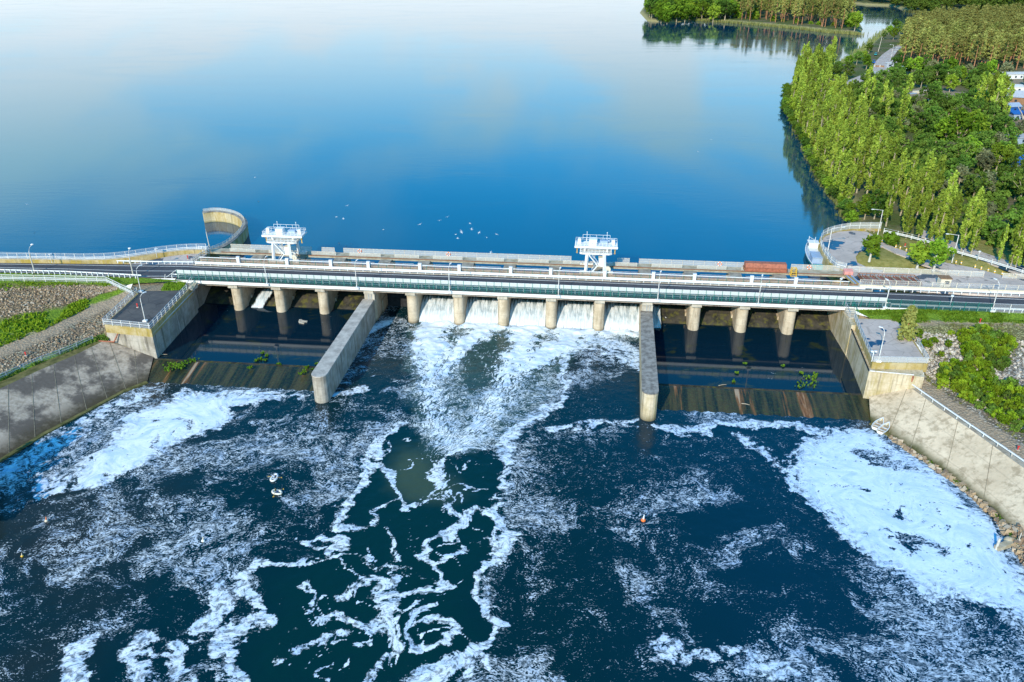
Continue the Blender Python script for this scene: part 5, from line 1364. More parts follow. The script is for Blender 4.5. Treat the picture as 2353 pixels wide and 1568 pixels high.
for k in range(4):
    mb = MB(); mb.box((-6.2 - .45*k, 0, .15), (.22, 4.4, .22), rot=Matrix.Rotation(R(8), 3, 'Z')); tag(mb.build('steel_beam', M['ochre'] if k % 2 else M['bluegrey'], loc=W(72.6, 12.9, 2.97), rot=(0, 0, -BETA)), ['pale blue beam lying next to the rusty rack', 'cream beam lying between two pale blue beams', 'second pale blue beam lying left of the rack', 'cream beam nearest the pink cabinet'][k], 'beam')
hut = empty('guard_hut', px(2169, 662, 2.97), -BETA, 'small cream hut with flat dark roof beside the right road', 'hut')
mb = MB(); mb.box((0, .6, .95), (1.9, 1.7, 1.9)); bevel(mb.build('wall', M['plaster'], hut), .03)
mb = MB(); mb.box((0, .6, 1.97), (2.15, 1.95, .14)); mb.build('roof', M['brown'], hut)
mb = MB(); mb.box((.2, -.27, 1.2), (.8, .06, .55)); w_ = mb.build('window', M['glass'], hut)
mb = MB(); mb.box((.2, -.30, .88), (.95, .10, .07)); mb.build('sill', M['pale'], w_)
mb = MB(); mb.box((.97, .6, .8), (.05, .75, 1.5)); mb.build('door', M['yellow'], hut)

# yellow bollards along the lane, red marker posts
bl = empty('bollard', px(1997, 546, 2.85), 0, 'short yellow and white bollard beside the lane under the pipe rail', 'bollard', 'bollards along the lane')
mb = MB(); mb.tube([(0, 0, 0), (0, 0, .62)], .14, 8); mb.sphere((0, 0, .62), .14, 8, 5); mb.build('post', M['yellow'], bl)
mb = MB(); mb.tube([(0, 0, .30), (0, 0, .48)], .15, 8); mb.build('band', M['white'], bl)
for x, y in [(2008,551),(2027,556),(2058,570),(2068,573),(2082,578),(2094,581),(2196,606),(2208,608),(2240,616),(2254,620),(2270,624),(2285,628),(2302,632),(2318,636),(2334,640)]:
    c = copy_tree(bl); c.location = px(x, y, 2.88)
for x, y, z, lb in [(403, 907, 2.17, 0), (550, 760, 2.97, 0)]: pass
for x, y, z, h, lb in [(405, 907, 2.17, .8, ''), ]: pass
def marker(x, y, z, h, lb, m='red'):
    r_ = empty('marker_post', px(x, y, z), 0, lb, 'marker post')
    mb = MB(); mb.tube([(0, 0, 0), (0, 0, h)], .09, 7); mb.build('post', M[m], r_); mb = MB(); mb.box((0, 0, h*.9), (.26, .2, .18)); mb.build('cap', M[m], r_)
    mb = MB(); mb.box((0, 0, .05), (.4, .4, .12)); mb.build('foot', M['pale'], r_)
marker(316.5, 707, 2.17, .8, 'red standpipe on the left abutment platform')
marker(432, 596, 2.99, .8, 'red standpipe on the paved bay by the crane runway')
marker(2079, 567, 2.85, .7, 'red standpipe on the grass under the poplars')
marker(2251, 743, 2.25, .9, 'red marker post on the right slope below the road')
marker(2257, 752, 2.1, .7, 'cream marker post on the right slope below the road', 'plaster')
marker(60, 818, -.3, .7, 'red marker stake among the stones of the left bank')
marker(2338, 1035, -.9, .7, 'red marker stake beside the right pipe handrail')
def proj(p):
    z = p[2] - CAM_H; dep = p[1]*CT - z*ST; up = p[1]*ST + z*CT
    return (1176.5 + F_PX*p[0]/dep, 784 - F_PX*up/dep)
def inpoly(q, poly):
    return bool(inside(np.array([q[0]]), np.array([q[1]]), poly)[0])

# ------------------------------------------------------------------ boats
def hull_mesh(L, B, H, mats, n=14, sheer=.25, open_=True, bow=2.2):
    """double-skinned hull along +x (bow); returns MB"""
    mb = MB(); sec = []
    for i in range(n + 1):
        s = i/n; x = -L/2 + L*s; w = B/2*(1 - max(0, (s-.35)/.65)**bow)*(.80 + .2*min(1, s/.25)); w = max(w, .02)
        h = H + sheer*max(0, (s-.4)/.6)**2
        sec.append([(x, -w, h), (x, -w*.92, h*.45), (x, -w*.55, 0), (x, w*.55, 0), (x, w*.92, h*.45), (x, w, h)])
    V = [p for r in sec for p in r]; F = []; m = 6
    for i in range(n):
        for k in range(m-1): F.append((i*m+k, i*m+k+1, (i+1)*m+k+1, (i+1)*m+k))
    F.append((5, 4, 3, 2, 1, 0)); mb.add(V, F, 0, False)
    return mb, sec
def rowboat(loc, rz, label, L=3.3, inner='wood'):
    root = empty('rowing_boat', loc, rz, label, 'boat', None)
    mb, sec = hull_mesh(L, 1.25, .45, None); mb.build('hull', M['cream_hull'], root)
    V = []; F = []
    for r in sec: V += [(r[0][0]*.96, r[0][1]*.86, .16), (r[0][0]*.96, r[5][1]*.86, .16)]
    n = len(sec)
    for i in range(n-1): F.append((2*i, 2*i+2, 2*i+3, 2*i+1))
    mb = MB(); mb.add(V, F); mb.build('floor', M[inner], root)
    mb = MB()
    for a, b in zip(sec, sec[1:]):
        for k in (0, 5): mb.bar(a[k], b[k], .10, .06)
    mb.build('gunwale', M['white'], root)
    for x in (-.9, 0, .75):
        mb = MB(); w = 1.05 if x < .5 else .8; mb.box((x, 0, .34), (.26, w, .05)); mb.build('thwart', M['dirty_white'] if x < .5 else M['wood'], root)
    return root
def heading(x0, y0, x1, y1, z):
    a, b = px(x0, y0, z), px(x1, y1, z); return math.atan2(b.y - a.y, b.x - a.x)
rowboat(px(2017, 983, TAIL) + Vector((0, 0, .38)), heading(2004, 995, 2030, 966, TAIL), 'upper of two white rowing boats pulled up at the right slope')
rowboat(px(2030, 993, TAIL) + Vector((0, 0, .38)), heading(2014, 1005, 2045, 976, TAIL), 'lower of two white rowing boats, with open brown floor, at the right slope')

def inflatable(loc, rz, label, col):
    root = empty('inflatable_boat', loc, rz, label, 'inflatable boat'); root.scale = (.74, .74, .74)
    P = []; 
    for k in range(21):
        a = 2*math.pi*k/20; P.append(Vector((1.0*math.cos(a)*(1 + .12*math.cos(a)), .52*math.sin(a), .20 + .10*max(0, math.cos(a)))))
    mb = MB(); mb.tube(P[:-1] + [P[0]], .20, 9, cap=False); mb.build('tube', M[col], root)
    mb = MB(); mb.prism([(p.x*.9, p.y*.9) for p in P[:-1]], .05, .10); mb.build('floor', M['cloth_dark'], root)
    mb = MB(); mb.box((-.25, 0, .30), (.25, .85, .06)); mb.build('seat', M['dirty_white'], root)
    for s in (-1, 1):
        mb = MB(); mb.tube([(.05, s*.45, .45), (.35, s*1.15, .22)], .025, 5); mb.box((.42, s*1.3, .16), (.16, .34, .03), rz=s*.9); mb.build('oar', M['yellow'], root)
    return root
def person(loc, rz, label, shirt, trousers, sc=.74):
    """seated angler: one skinned body with posed limbs and fingers"""
    root = empty('person', loc, rz, label, 'person')
    V = [(0,0,.22), (-.03,0,.45), (-.02,0,.66), (0,0,.80), (.01,0,.90), (.03,0,1.02)]
    E = [(0,1),(1,2),(2,3),(3,4),(4,5)]; Rr = [.15,.14,.165,.07,.095,.085]
    def chain(start, pts, rs):
        prev = start
        for p, r in zip(pts, rs):
            V.append(p); Rr.append(r); E.append((prev, len(V)-1)); prev = len(V)-1
        return prev
    for s in (-1, 1):
        k = chain(0, [(.06,s*.11,.20),(.44,s*.17,.34),(.72,s*.15,.06),(.84,s*.15,.05)], [.10,.072,.048,.04])
        w = chain(2, [(-.01,s*.21,.70),(.08,s*.29,.46),(.32,s*.22,.42),(.39,s*.20,.42)], [.075,.055,.042,.034])
        for q in range(4): chain(w, [(.45, s*(.23-.022*q), .425), (.485+.006*(q % 2), s*(.23-.022*q), .40)], [.010,.008])
        chain(w, [(.40, s*.16, .44), (.44, s*.145, .44)], [.012,.009])
    me = bpy.data.meshes.new('body'); me.from_pydata([tuple(c*sc for c in v) for v in V], E, [])
    o = link('body', me, root)
    sk = o.modifiers.new('skin', 'SKIN'); sk.use_smooth_shade = True
    for i, r in enumerate(Rr): me.skin_vertices[0].data[i].radius = (r*sc, r*sc)
    me.skin_vertices[0].data[0].use_root = True
    ss = o.modifiers.new('sub', 'SUBSURF'); ss.levels = ss.render_levels = 1
    dg = bpy.context.evaluated_depsgraph_get(); nm = bpy.data.meshes.new_from_object(o.evaluated_get(dg))
    o.modifiers.clear(); o.data = nm; nm.materials.clear()
    for k in (shirt, trousers, 'skin', 'hair'): nm.materials.append(M[k])
    for p in nm.polygons:
        c = p.center/sc
        p.material_index = 2 if c.z > .82 or (c.x > .30 and .38 < c.z < .50 and abs(c.y) > .12 and c.x > .36) else (1 if c.z < .26 or c.x > .2 and c.z < .40 else 0)
    mb = MB(); mb.sphere((.0*sc, 0, 1.02*sc), (.115*sc, .105*sc, .10*sc), 10, 6); mb.build('hair', M['hair'], root)
    mb = MB(); mb.sphere((.115*sc, 0, .955*sc), (.02*sc, .016*sc, .022*sc), 6, 4); mb.build('nose', M['skin'], root); root.scale = (.82, .82, .82)
    for s in (-1, 1):
        mb = MB(); mb.sphere((.095*sc, s*.035*sc, .975*sc), .012*sc, 6, 4); mb.build('eye', M['hair'], root)
    return root
b1 = px(630, 1101, TAIL); b2 = px(636, 1133, TAIL)
inflatable(b1, R(82), 'white inflatable fishing boat floating among the foam flecks left of centre', 'white'); person(b1 + W(0, 0)*0 + Vector((0.0, -.05, .12)), R(82), 'person in dark hair and pale blue shirt sitting in the white inflatable boat', 'bluegrey', 'cloth_dark')
inflatable(b2, R(-28), 'pale green inflatable fishing boat just below the white one', 'cream_hull'); person(b2 + Vector((-.15, .09, .12)), R(-28), 'person in olive jacket sitting in the pale green inflatable boat', 'cloth_green', 'cloth_blue')

# moored work boat
ba, bb = px(1880, 616, .4), px(1857, 566, .4)
BLn = (bb - ba).length
wb = empty('work_boat', (ba + bb)/2 - Vector((0, 0, .45)), math.atan2(bb.y-ba.y, bb.x-ba.x), 'teal hulled white work boat moored against the right quay', 'boat')
mb, sec = hull_mesh(BLn, 3.3, 1.25, None, 16, .5, bow=2.6); mb.build('hull', M['teal'], wb)
mb = MB()
for r, q in zip(sec, sec[1:]): mb.add([r[0], r[5], q[5], q[0]], [(0, 1, 2, 3)])
o = mb.build('deck', M['bluegrey'], wb, loc=(0, 0, -.12))
mb = MB()
for a, b in zip(sec, sec[1:]):
    for k in (0, 5): mb.bar(a[k], b[k], .14, .14)
mb.build('gunwale', M['white'], wb)
l = BLn
mb = MB(); mb.box((-l*.30, 0, 1.75), (l*.26, 2.5, 1.25)); mb.box((-l*.30, 0, 2.40), (l*.29, 2.75, .10)); bevel(mb.build('aft_house', M['bluegrey'], wb), .05)
mb = MB(); mb.box((-l*.02, 0, 1.6), (l*.24, 2.2, .9)); mb.build('cabin', M['white'], wb)
mb = MB(); mb.box((l*.17, 0, 2.1), (l*.13, 2.0, 1.9)); mb.box((l*.17, 0, 3.08), (l*.16, 2.3, .10)); wh = mb.build('wheelhouse', M['white'], wb)
for s in (-1, 1):
    mb = MB(); mb.box((l*.17, s*1.02, 2.5), (l*.10, .04, .6)); mb.build('window', M['glass'], wh)
mb = MB(); mb.box((l*.17 + l*.067, 0, 2.5), (.04, 1.6, .6)); mb.build('window', M['glass'], wh)
mb = MB(); mb.box((l*.34, 0, 1.35), (l*.16, 1.4, .35)); mb.build('hatch', M['green'], wb)
for x, y, h in ((l*.40, -.3, 2.2), (l*.20, .9, 4.2), (l*.12, -.2, 4.4)):
    mb = MB(); mb.tube([(x, y, 1.2), (x, y, h)], .06, 6); mb.build('mast', M['white'], wb)
mb = MB(); mb.torus((l*.10, -1.14, 2.2), .28, .07, 14, 6, Matrix.Rotation(R(90), 3, 'X')); mb.build('life_ring', M['orange'], wb)
mb = MB(); mb.tube([(l*.23, -.5, 3.2), (l*.23, .9, 3.9)], .04, 5); mb.build('boom', M['dirty_white'], wb)
mp = empty('mooring_post', px(1893, 606, 0), 0, 'pale mooring post standing in the water beside the work boat', 'post'); mb = MB(); mb.tube([(0, 0, -2), (0, 0, 2.2)], .12, 7); mb.build('shaft', M['polew'], mp)

# sunken slab, buoy, jetty stub
def buoy(x, y, label, c1, c2, s=1.0):
    r_ = empty('buoy', px(x, y, TAIL), 0, label, 'buoy')
    mb = MB(); mb.sphere((0, 0, .10*s), (.30*s, .30*s, .22*s), 10, 6); mb.build('float', M[c1], r_)
    mb = MB(); mb.tube([(0, 0, .2*s), (.08*s, .05*s, .85*s)], [.13*s, .05*s], 7); mb.build('marker', M[c2], r_)
buoy(1478, 1197, 'orange and white buoy with leaning stick right of the centre foam line', 'orange', 'white', 1.1)
buoy(467, 1244, 'small pale buoy among flecks left of the centre foam', 'white', 'plaster', .8)
buoy(107, 1198, 'small orange buoy near the left edge of the river', 'plaster', 'orange', .8)
buoy(51, 1279, 'tiny yellow buoy at the far left of the river', 'yellow', 'plaster', .6)
sb_ = empty('concrete_rubble', px(692, 741, POOL), -.2, 'broken pale slabs sticking out of the dark left basin pool', 'rubble')
for c, d, rt in (((-.3, .35, .12), (.6, 1.0, .3), .3), ((.5, .25, .15), (1.5, .5, .25), -.15), ((.4, -.35, .12), (1.2, .55, .25), -.2)):
    mb = MB(); mb.box(c, d, rt); bevel(mb.build('slab', M['pale'], sb_), .06)
jt = empty('jetty_stub', px(2311, 1262, TAIL), 0, 'broken concrete jetty stub with upright post at the right shore', 'jetty')
e0, e1, e2 = px(2288, 1264, TAIL) - jt.location, px(2326, 1252, TAIL) - jt.location, px(2300, 1235, TAIL) - jt.location
mb = MB(); mb.bar(e0 + Vector((0, 0, .2)), e1 + Vector((0, 0, .35)), .7, .7); mb.build('beam', M['deck_light'], jt)
mb = MB(); mb.tube([e0 + Vector((0, 0, -.5)), e0 + Vector((.15, .15, 1.7))], .16, 8); mb.build('post', M['polew'], jt)
mb = MB(); mb.sphere(e1 + Vector((-.4, .3, .4)), (.6, .55, .55), 8, 6); mb.build('boulder', M['deck_light'], jt)
ps = empty('marker_post', px(2340, 1245, -4.2), 0, 'thin pale post on the stony shore beside the jetty stub', 'marker post'); mb = MB(); mb.tube([(0, 0, 0), (.1, .1, 1.3)], .06, 6); mb.build('post', M['polew'], ps)
# driftwood, litter and weeds in the basins
for x, y, a, l_, lb in [(1640, 1140-280+25, .3, 1.5, ''), ]: pass
def log(p, a, l_, lb):
    mb = MB(); mb.tube([(-l_/2, 0, .08), (0, .06, .1), (l_/2, -.05, .07)], [.08, .07, .04], 6); tag(mb.build('driftwood', M['wood'], loc=p, rot=(0, 0, a)), lb, 'driftwood')
log(px(1660, 886, POOL+.02), .3, 1.4, 'bent stick of driftwood left on the lip of the right basin')
log(px(1713, 930, POOL-.5), -.3, 1.3, 'straight stick of driftwood lying on the right weir slope')
log(px(370, 816, POOL+.1), .1, 2.2, 'pale plank lying at the foot of the left abutment')
def weeds(name, pts, N, z, label, seed, rad=1.2):
    rnd = random.Random(seed); V = []; Fc = []; tint = []
    for k in range(N):
        x, y = pts[rnd.randrange(len(pts))]; c = px(x, y, z) + Vector((rnd.gauss(0, rad*.4), rnd.gauss(0, rad*.4), .02))
        for q in range(5):
            a = rnd.random()*6.3; r = rnd.uniform(.10, .24); d = Vector((math.cos(a)*r, math.sin(a)*r, 0)); e = Vector((-d.y, d.x, 0))*.6 + Vector((0, 0, rnd.uniform(.05, .3)))
            n = len(V); V += [c - d*.5, c + d*.5, c + d*.4 + e, c - d*.4 + e]; Fc.append((n, n+1, n+2, n+3)); tint += [rnd.random()]*4
    me = bpy.data.meshes.new(name); me.from_pydata([tuple(v) for v in V], [], Fc); me.materials.append(M['weed'])
    at = me.attributes.new('tint', 'FLOAT', 'POINT'); at.data.foreach_set('value', tint); tag(link(name, me), label, 'water weed', kind='stuff')
weeds('weeds', [(1838,880),(1842,890),(1862,885),(1870,875),(1875,862),(1855,868)], 70, POOL+.05, 'bright green weed raft on the lip of the right basin', 41, 1.0)
weeds('weeds', [(1713,837),(1800,842),(1695,858),(1685,878),(1870,868),(1842,858)], 90, POOL+.05, 'scattered green weed clumps on the right basin', 42, .35)
weeds('weeds', [(598,826),(604,812),(612,818),(610,828),(590,830),(575,846),(640,838)], 120, POOL+.08, 'bright green weed clumps on the lip of the left basin', 43, .5)
weeds('weeds', [(705,845),(718,850),(690,860),(700,855),(727,838)], 60, POOL+.02, 'green weeds beside the left divider wall', 44, .5)
weeds('weeds', [(395,838),(410,845),(385,850),(420,838),(440,830)], 180, POOL+.02, 'dark green weeds at the foot of the left abutment', 45, 1.3)

# ------------------------------------------------------------------ gulls
def gull_meshes():
    mb = MB(); mb.sphere((0, 0, 0), (.30, .09, .09), 8, 6); mb.sphere((.32, 0, .04), (.09, .065, .065), 7, 5); mb.add([(-.25, -.05, 0), (-.25, .05, 0), (-.46, .10, 0), (-.46, -.10, 0)], [(0, 1, 2, 3)])
    body = mb.mesh('body', M['feather'])
    wing = MB(); wing.add([(.12, 0, .03), (-.12, 0, .03), (-.06, .34, .16), (.15, .34, .16), (-.14, .78, .08), (-.02, .80, .08)], [(0, 1, 2, 3), (3, 2, 4, 5)])
    wl = wing.mesh('wing', M['feather_grey'])
    bk = MB(); bk.tube([(.40, 0, .03), (.48, 0, .01)], [.025, .008], 5); return body, wl, bk.mesh('beak', M['yellow'])
gb, gw, gk = gull_meshes()
def gull(p, rz, label, group='gulls flying over the reservoir', bank=0.0):
    g_ = empty('gull', p, rz, label, 'gull', group)
    g_.rotation_euler = (bank, 0, rz); g_.scale = (.68, .68, .68)
    link('body', gb, g_); link('wing', gw, g_); link('wing', gw, g_, sc=(1, -1, 1)); link('beak', gk, g_)
GL = [(586,408,'gull flying alone far above the hook wall'), (773,499,'gull left of the middle group, right of the first crane'), (798,473,'highest gull to the right of the left crane'), (789,503,'gull just below another right of the left crane'), (881,528,'lone gull between left crane and the flock'), (965,516,'gull at the left edge of the flock'), (1010,507,'gull at the upper left corner of the flock'), (1028,499,'topmost gull of the flock'), (1080,514,'gull at upper right of the flock'), (1084,527,'gull in the right middle of the flock'), (1060,532,'upper one of two close gulls in mid flock'), (1061,535,'lower one of two close gulls in mid flock'), (1048,539,'gull at the lower left of the flock'), (1052,548,'lowest gull of the main flock'), (1101,535,'gull right of the close pair'), (1118,546,'gull at the lower right of the flock'), (1141,539,'rightmost gull of the flock'), (1128,580,'gull flying low just above the upstream railing'), (1634,321,'lone gull high over the water toward the right shore'), (1604,349,'lone gull skimming the water near the poplar shore'), (62,470,'gull far left over the reservoir')]
rg = random.Random(4)
for x, y, lb in GL: gull(px(x, y, 3.0 + rg.random()*2), rg.random()*6.3, lb, bank=rg.uniform(-.5, .5))
gull(px(1183-1, 768-28, TAIL+1.5), 1.0, 'gull flying over dark water left of the roaring bays', 'gulls near the spillway') if False else None
gull(px(944, 748, TAIL+1.2), 1.0, 'gull flying low over dark water left of the roaring bays', 'gulls near the spillway', .3)
gull(px(1530, 730, TAIL+2.0), 2.0, 'gull flying past the first pier right of the right divider wall', 'gulls near the spillway', .6)

# ------------------------------------------------------------------ trees
def leaves(clumps, mat, name, seed, size, tbias=0.0):
    rs = np.random.RandomState(seed); Vs = []; Ts = []
    for (c, r, n, ct) in clumps:
        d = rs.normal(size=(n, 3)); d /= np.linalg.norm(d, axis=1)[:, None]
        pos = np.array(c) + d*np.array(r)*(rs.rand(n, 1)**.35)
        nr = d*.75 + rs.normal(size=(n, 3))*.55 + np.array([0, 0, .25]); nr /= np.linalg.norm(nr, axis=1)[:, None]
        a = np.cross(nr, rs.normal(size=(n, 3))); a /= np.linalg.norm(a, axis=1)[:, None]; b = np.cross(nr, a)
        s = size*(.6 + .8*rs.rand(n, 1))
        q = np.stack([pos - a*s*.5 - b*s*.35, pos + a*s*.5 - b*s*.25, pos + a*s*.35 + b*s*.45, pos - a*s*.4 + b*s*.4], 1)
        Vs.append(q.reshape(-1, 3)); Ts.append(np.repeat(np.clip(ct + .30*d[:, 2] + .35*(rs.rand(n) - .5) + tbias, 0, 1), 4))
    V = np.concatenate(Vs); T_ = np.concatenate(Ts); n = len(V)//4
    me = bpy.data.meshes.new(name); me.vertices.add(len(V)); me.vertices.foreach_set('co', V.astype(np.float32).ravel())
    me.loops.add(len(V)); me.loops.foreach_set('vertex_index', np.arange(len(V), dtype=np.int32))
    me.polygons.add(n); me.polygons.foreach_set('loop_start', (np.arange(n)*4).astype(np.int32)); me.update(calc_edges=True)
    me.materials.append(mat); at = me.attributes.new('tint', 'FLOAT', 'POINT'); at.data.foreach_set('value', T_.astype(np.float32))
    return me
def trunk(pts, r, mat, limbs=()):
    mb = MB(); mb.tube(pts, r, 7)
    for a, b, r0 in limbs: mb.tube([a, (Vector(a)+Vector(b))/2 + Vector((0, 0, .1)), b], [r0, r0*.75, r0*.35], 5)
    return mb.mesh('trunk', mat)
def mk_poplar(seed):
    r_ = random.Random(seed); H = 15.0; cl = []; limbs = []
    for k in range(46):
        f = (k + r_.random())/46; z = 2.0 + 12.6*f; R0 = 1.75*(math.sin(min(1, f*1.25 + .16)*math.pi*.5)**.8)*(1 - f**3.2*.85)
        a = r_.random()*6.3; q = R0*math.sqrt(r_.random())*.95
        c = (q*math.cos(a), q*math.sin(a), z); cl.append((c, (.50, .50, 1.05), 26, .35 + .4*r_.random()))
        if k % 3 == 0: limbs.append(((0, 0, max(1.5, z - 2.2)), c, .07))
    return leaves(cl, M['poplar_leaf'], 'crown', seed, .46), trunk([(0, 0, -.5), (0, 0, 4), (r_.uniform(-.2, .2), 0, 9), (0, 0, 14)], [.26, .2, .12, .03], M['bark'], limbs)
def mk_broad(seed, leaf='broad_leaf', H=9.0, rx=3.4, n=40, bark='bark', per=30, low=.28):
    r_ = random.Random(seed); cl = []; limbs = []
    cz = H*.60; rz = H*.40
    for k in range(n):
        u = r_.uniform(-.9, 1); a = r_.random()*6.3; rr = math.sqrt(1-u*u); q = r_.uniform(.55, 1.0)
        lob = 1 + .28*math.sin(3*a + seed) + .15*math.sin(5*a+u*4)
        c = (rx*rr*math.cos(a)*q*lob, rx*rr*math.sin(a)*q*lob, cz + rz*u*q)
        s = r_.uniform(.75, 1.25); cl.append((c, (1.05*s, 1.05*s, .85*s), per, .25 + .5*r_.random()))
        if k % 4 == 0: limbs.append(((0, 0, H*low), c, .10))
    return leaves(cl, M[leaf], 'crown', seed, .58), trunk([(0, 0, -.5), (.1, 0, H*low), (0, .1, H*.6)], [.28, .2, .1], M[bark], limbs)
def mk_pine(seed):
    r_ = random.Random(seed); H = 17.0; cl = []; limbs = []
    for k in range(40):
        f = k/40; z = H*(.33 + .66*f); R0 = 3.0*(1 - f)**.7*(.5 + .5*min(1, f*5)) + .25
        a = r_.random()*6.3; q = R0*r_.uniform(.25, 1)
        c = (q*math.cos(a), q*math.sin(a), z + r_.uniform(-.3, .3)); s = r_.uniform(.7, 1.2); cl.append((c, (.95*s, .95*s, .50*s), 22, .3 + .45*r_.random()))
        if k % 3 == 0: limbs.append(((0, 0, z - .4), c, .06))
    return leaves(cl, M['pine_leaf'], 'crown', seed, .52), trunk([(0, 0, -.5), (.1, 0, 8), (0, 0, 16.5)], [.28, .22, .06], M['bark_pine'], limbs)
def mk_shrub(seed, leaf='shrub_leaf'):
    r_ = random.Random(seed); cl = []
    for k in range(15):
        a = r_.random()*6.3; q = r_.uniform(.1, .95); z = r_.uniform(.3, 1.7)*(1.25 - .55*q)
        cl.append(((q*1.05*math.cos(a), q*1.05*math.sin(a), z), (.42, .42, .40), 26, .25 + .5*r_.random()))
    return leaves(cl, M[leaf], 'foliage', seed, .30), trunk([(0, 0, -.2), (.05, 0, .9)], [.06, .03], M['bark'], [((0, 0, .1), (.6, .3, 1.0), .04), ((0, 0, .1), (-.5, .4, 1.1), .04), ((0, 0, .1), (.1, -.6, 1.0), .04)])
KINDS = dict(poplar=[mk_poplar(100+i) for i in range(5)], broad=[mk_broad(200+i, rx=3.0 + .3*(i % 3), H=8.5 + (i % 3)*.8) for i in range(5)], bright=[mk_broad(230+i, 'bright_leaf', rx=3.0, H=9) for i in range(3)], pine=[mk_pine(300+i) for i in range(5)], shrub=[mk_shrub(400+i) for i in range(4)], dshrub=[mk_shrub(410+i, 'broad_leaf') for i in range(3)], willow=[mk_broad(430+i, 'willow_leaf', 7.5, 2.9, 34) for i in range(2)])
NAMES = dict(poplar=('poplar_tree', 'poplar'), broad=('broadleaf_tree', 'tree'), bright=('broadleaf_tree', 'tree'), pine=('pine_tree', 'pine'), shrub=('shrub', 'shrub'), dshrub=('shrub', 'shrub'), willow=('willow_tree', 'willow'))
rt = random.Random(99)
def tree(kind, p, s, label, group=None, sx=None, lean=0.0):
    cr, tk = KINDS[kind][rt.randrange(len(KINDS[kind]))]
    nm, cat = NAMES[kind]; r_ = empty(nm, p, rt.random()*6.283, label, cat, group)
    r_.scale = ((sx or s)*rt.uniform(.92, 1.08), (sx or s)*rt.uniform(.92, 1.08), s)
    if lean: r_.rotation_euler = (rt.uniform(-lean, lean), rt.uniform(-lean, lean), r_.rotation_euler[2])
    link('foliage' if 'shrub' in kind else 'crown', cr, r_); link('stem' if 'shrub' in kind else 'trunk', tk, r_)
    return r_
def merged(name, pts, kind, label, cat):
    """far-off growth nobody could count: one object"""
    V = []; T_ = []
    me0 = [(np.array([v.co[:] for v in m.vertices]), np.array([d.value for d in m.attributes['tint'].data])) for m, _ in KINDS[kind]]
    for p, s in pts:
        v, ti = me0[rt.randrange(len(me0))]; a = rt.random()*6.3; c_, s_ = math.cos(a), math.sin(a)
        q = v*np.array(s); q = np.stack([q[:, 0]*c_ - q[:, 1]*s_, q[:, 0]*s_ + q[:, 1]*c_, q[:, 2]], 1) + np.array(p); V.append(q); T_.append(np.clip(ti + rt.uniform(-.25, .25), 0, 1))
    V = np.concatenate(V); T_ = np.concatenate(T_); n = len(V)//4
    me = bpy.data.meshes.new(name); me.vertices.add(len(V)); me.vertices.foreach_set('co', V.astype(np.float32).ravel())
    me.loops.add(len(V)); me.loops.foreach_set('vertex_index', np.arange(len(V), dtype=np.int32))
    me.polygons.add(n); me.polygons.foreach_set('loop_start', (np.arange(n)*4).astype(np.int32)); me.update(calc_edges=True)
    me.materials.append(KINDS[kind][0][0].materials[0]); at = me.attributes.new('tint', 'FLOAT', 'POINT'); at.data.foreach_set('value', T_.astype(np.float32))
    return tag(link(name, me), label, cat, kind='stuff')
def scatter(poly_px, step, z=2.2, jit=.45, avoid=(), seed=1, maxn=9999):
    r_ = random.Random(seed); P = [px(x, y, z) for x, y in poly_px]
    x0, x1 = min(p.x for p in P), max(p.x for p in P); y0, y1 = min(p.y for p in P), max(p.y for p in P); out = []
    y = y0; row = 0
    while y < y1:
        x = x0 + (step/2 if row % 2 else 0)
        while x < x1:
            q = (x + r_.uniform(-jit, jit)*step, y + r_.uniform(-jit, jit)*step)
            if inpoly(q, P):
                s = proj((q[0], q[1], z))
                if not any(inpoly(s, a) for a in avoid): out.append(Vector((q[0], q[1], ground_z(*q))))
            x += step
        y += step*.87; row += 1
    out.sort(key=lambda p: p.length); return out[:maxn]

# the double row of poplars on the shore
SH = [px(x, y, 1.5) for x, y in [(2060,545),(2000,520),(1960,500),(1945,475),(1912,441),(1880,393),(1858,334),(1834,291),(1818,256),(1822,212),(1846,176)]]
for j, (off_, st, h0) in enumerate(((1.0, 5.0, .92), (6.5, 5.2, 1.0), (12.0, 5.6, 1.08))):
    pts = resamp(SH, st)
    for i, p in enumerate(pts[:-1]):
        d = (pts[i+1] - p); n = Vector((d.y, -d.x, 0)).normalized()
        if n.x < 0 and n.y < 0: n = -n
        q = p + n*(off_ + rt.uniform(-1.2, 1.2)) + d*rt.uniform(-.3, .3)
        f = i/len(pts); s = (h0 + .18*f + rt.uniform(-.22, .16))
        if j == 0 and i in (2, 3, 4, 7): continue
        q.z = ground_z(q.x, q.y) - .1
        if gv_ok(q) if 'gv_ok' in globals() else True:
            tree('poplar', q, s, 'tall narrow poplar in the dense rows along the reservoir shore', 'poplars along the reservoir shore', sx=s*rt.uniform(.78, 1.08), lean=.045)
for k, (x, y, h) in enumerate([(2082,548,12.5),(2108,555,12),(2137,563,12.5),(2152,561,13),(2175,569,12.5),(2207,583,12.5),(2222,566,13),(2230,588,12),(2292,606,8.5),(2320,619,12),(2331,621,11.5),(2353,628,12)]):
    tree('poplar', gpx(x, y), h/15, 'poplar with bare pale foot standing in the strip between lane and woodland road', 'poplars beside the lane', sx=h/15*(.62 if k == 8 else .95))
for x, y, h in [(1980,268,19),(1993,264,15),(2022,272,14),(2066,305,20),(2058,335,16),(2035,285,13)]:
    tree('poplar', gpx(x, y), h/15, 'tall poplar rising out of the shaded wood behind the shore rows', 'poplars inside the wood', sx=h/15*.9)
for x, y, h in [(2240,258,15),(2252,268,16),(2264,278,18),(2276,284,18),(2290,274,16),(2302,288,15),(2282,262,15)]:
    tree('poplar', gpx(x, y), h/15, 'poplar in the tight clump beside the far right cottages', 'poplar clump by the cottages', sx=h/15*1.05)
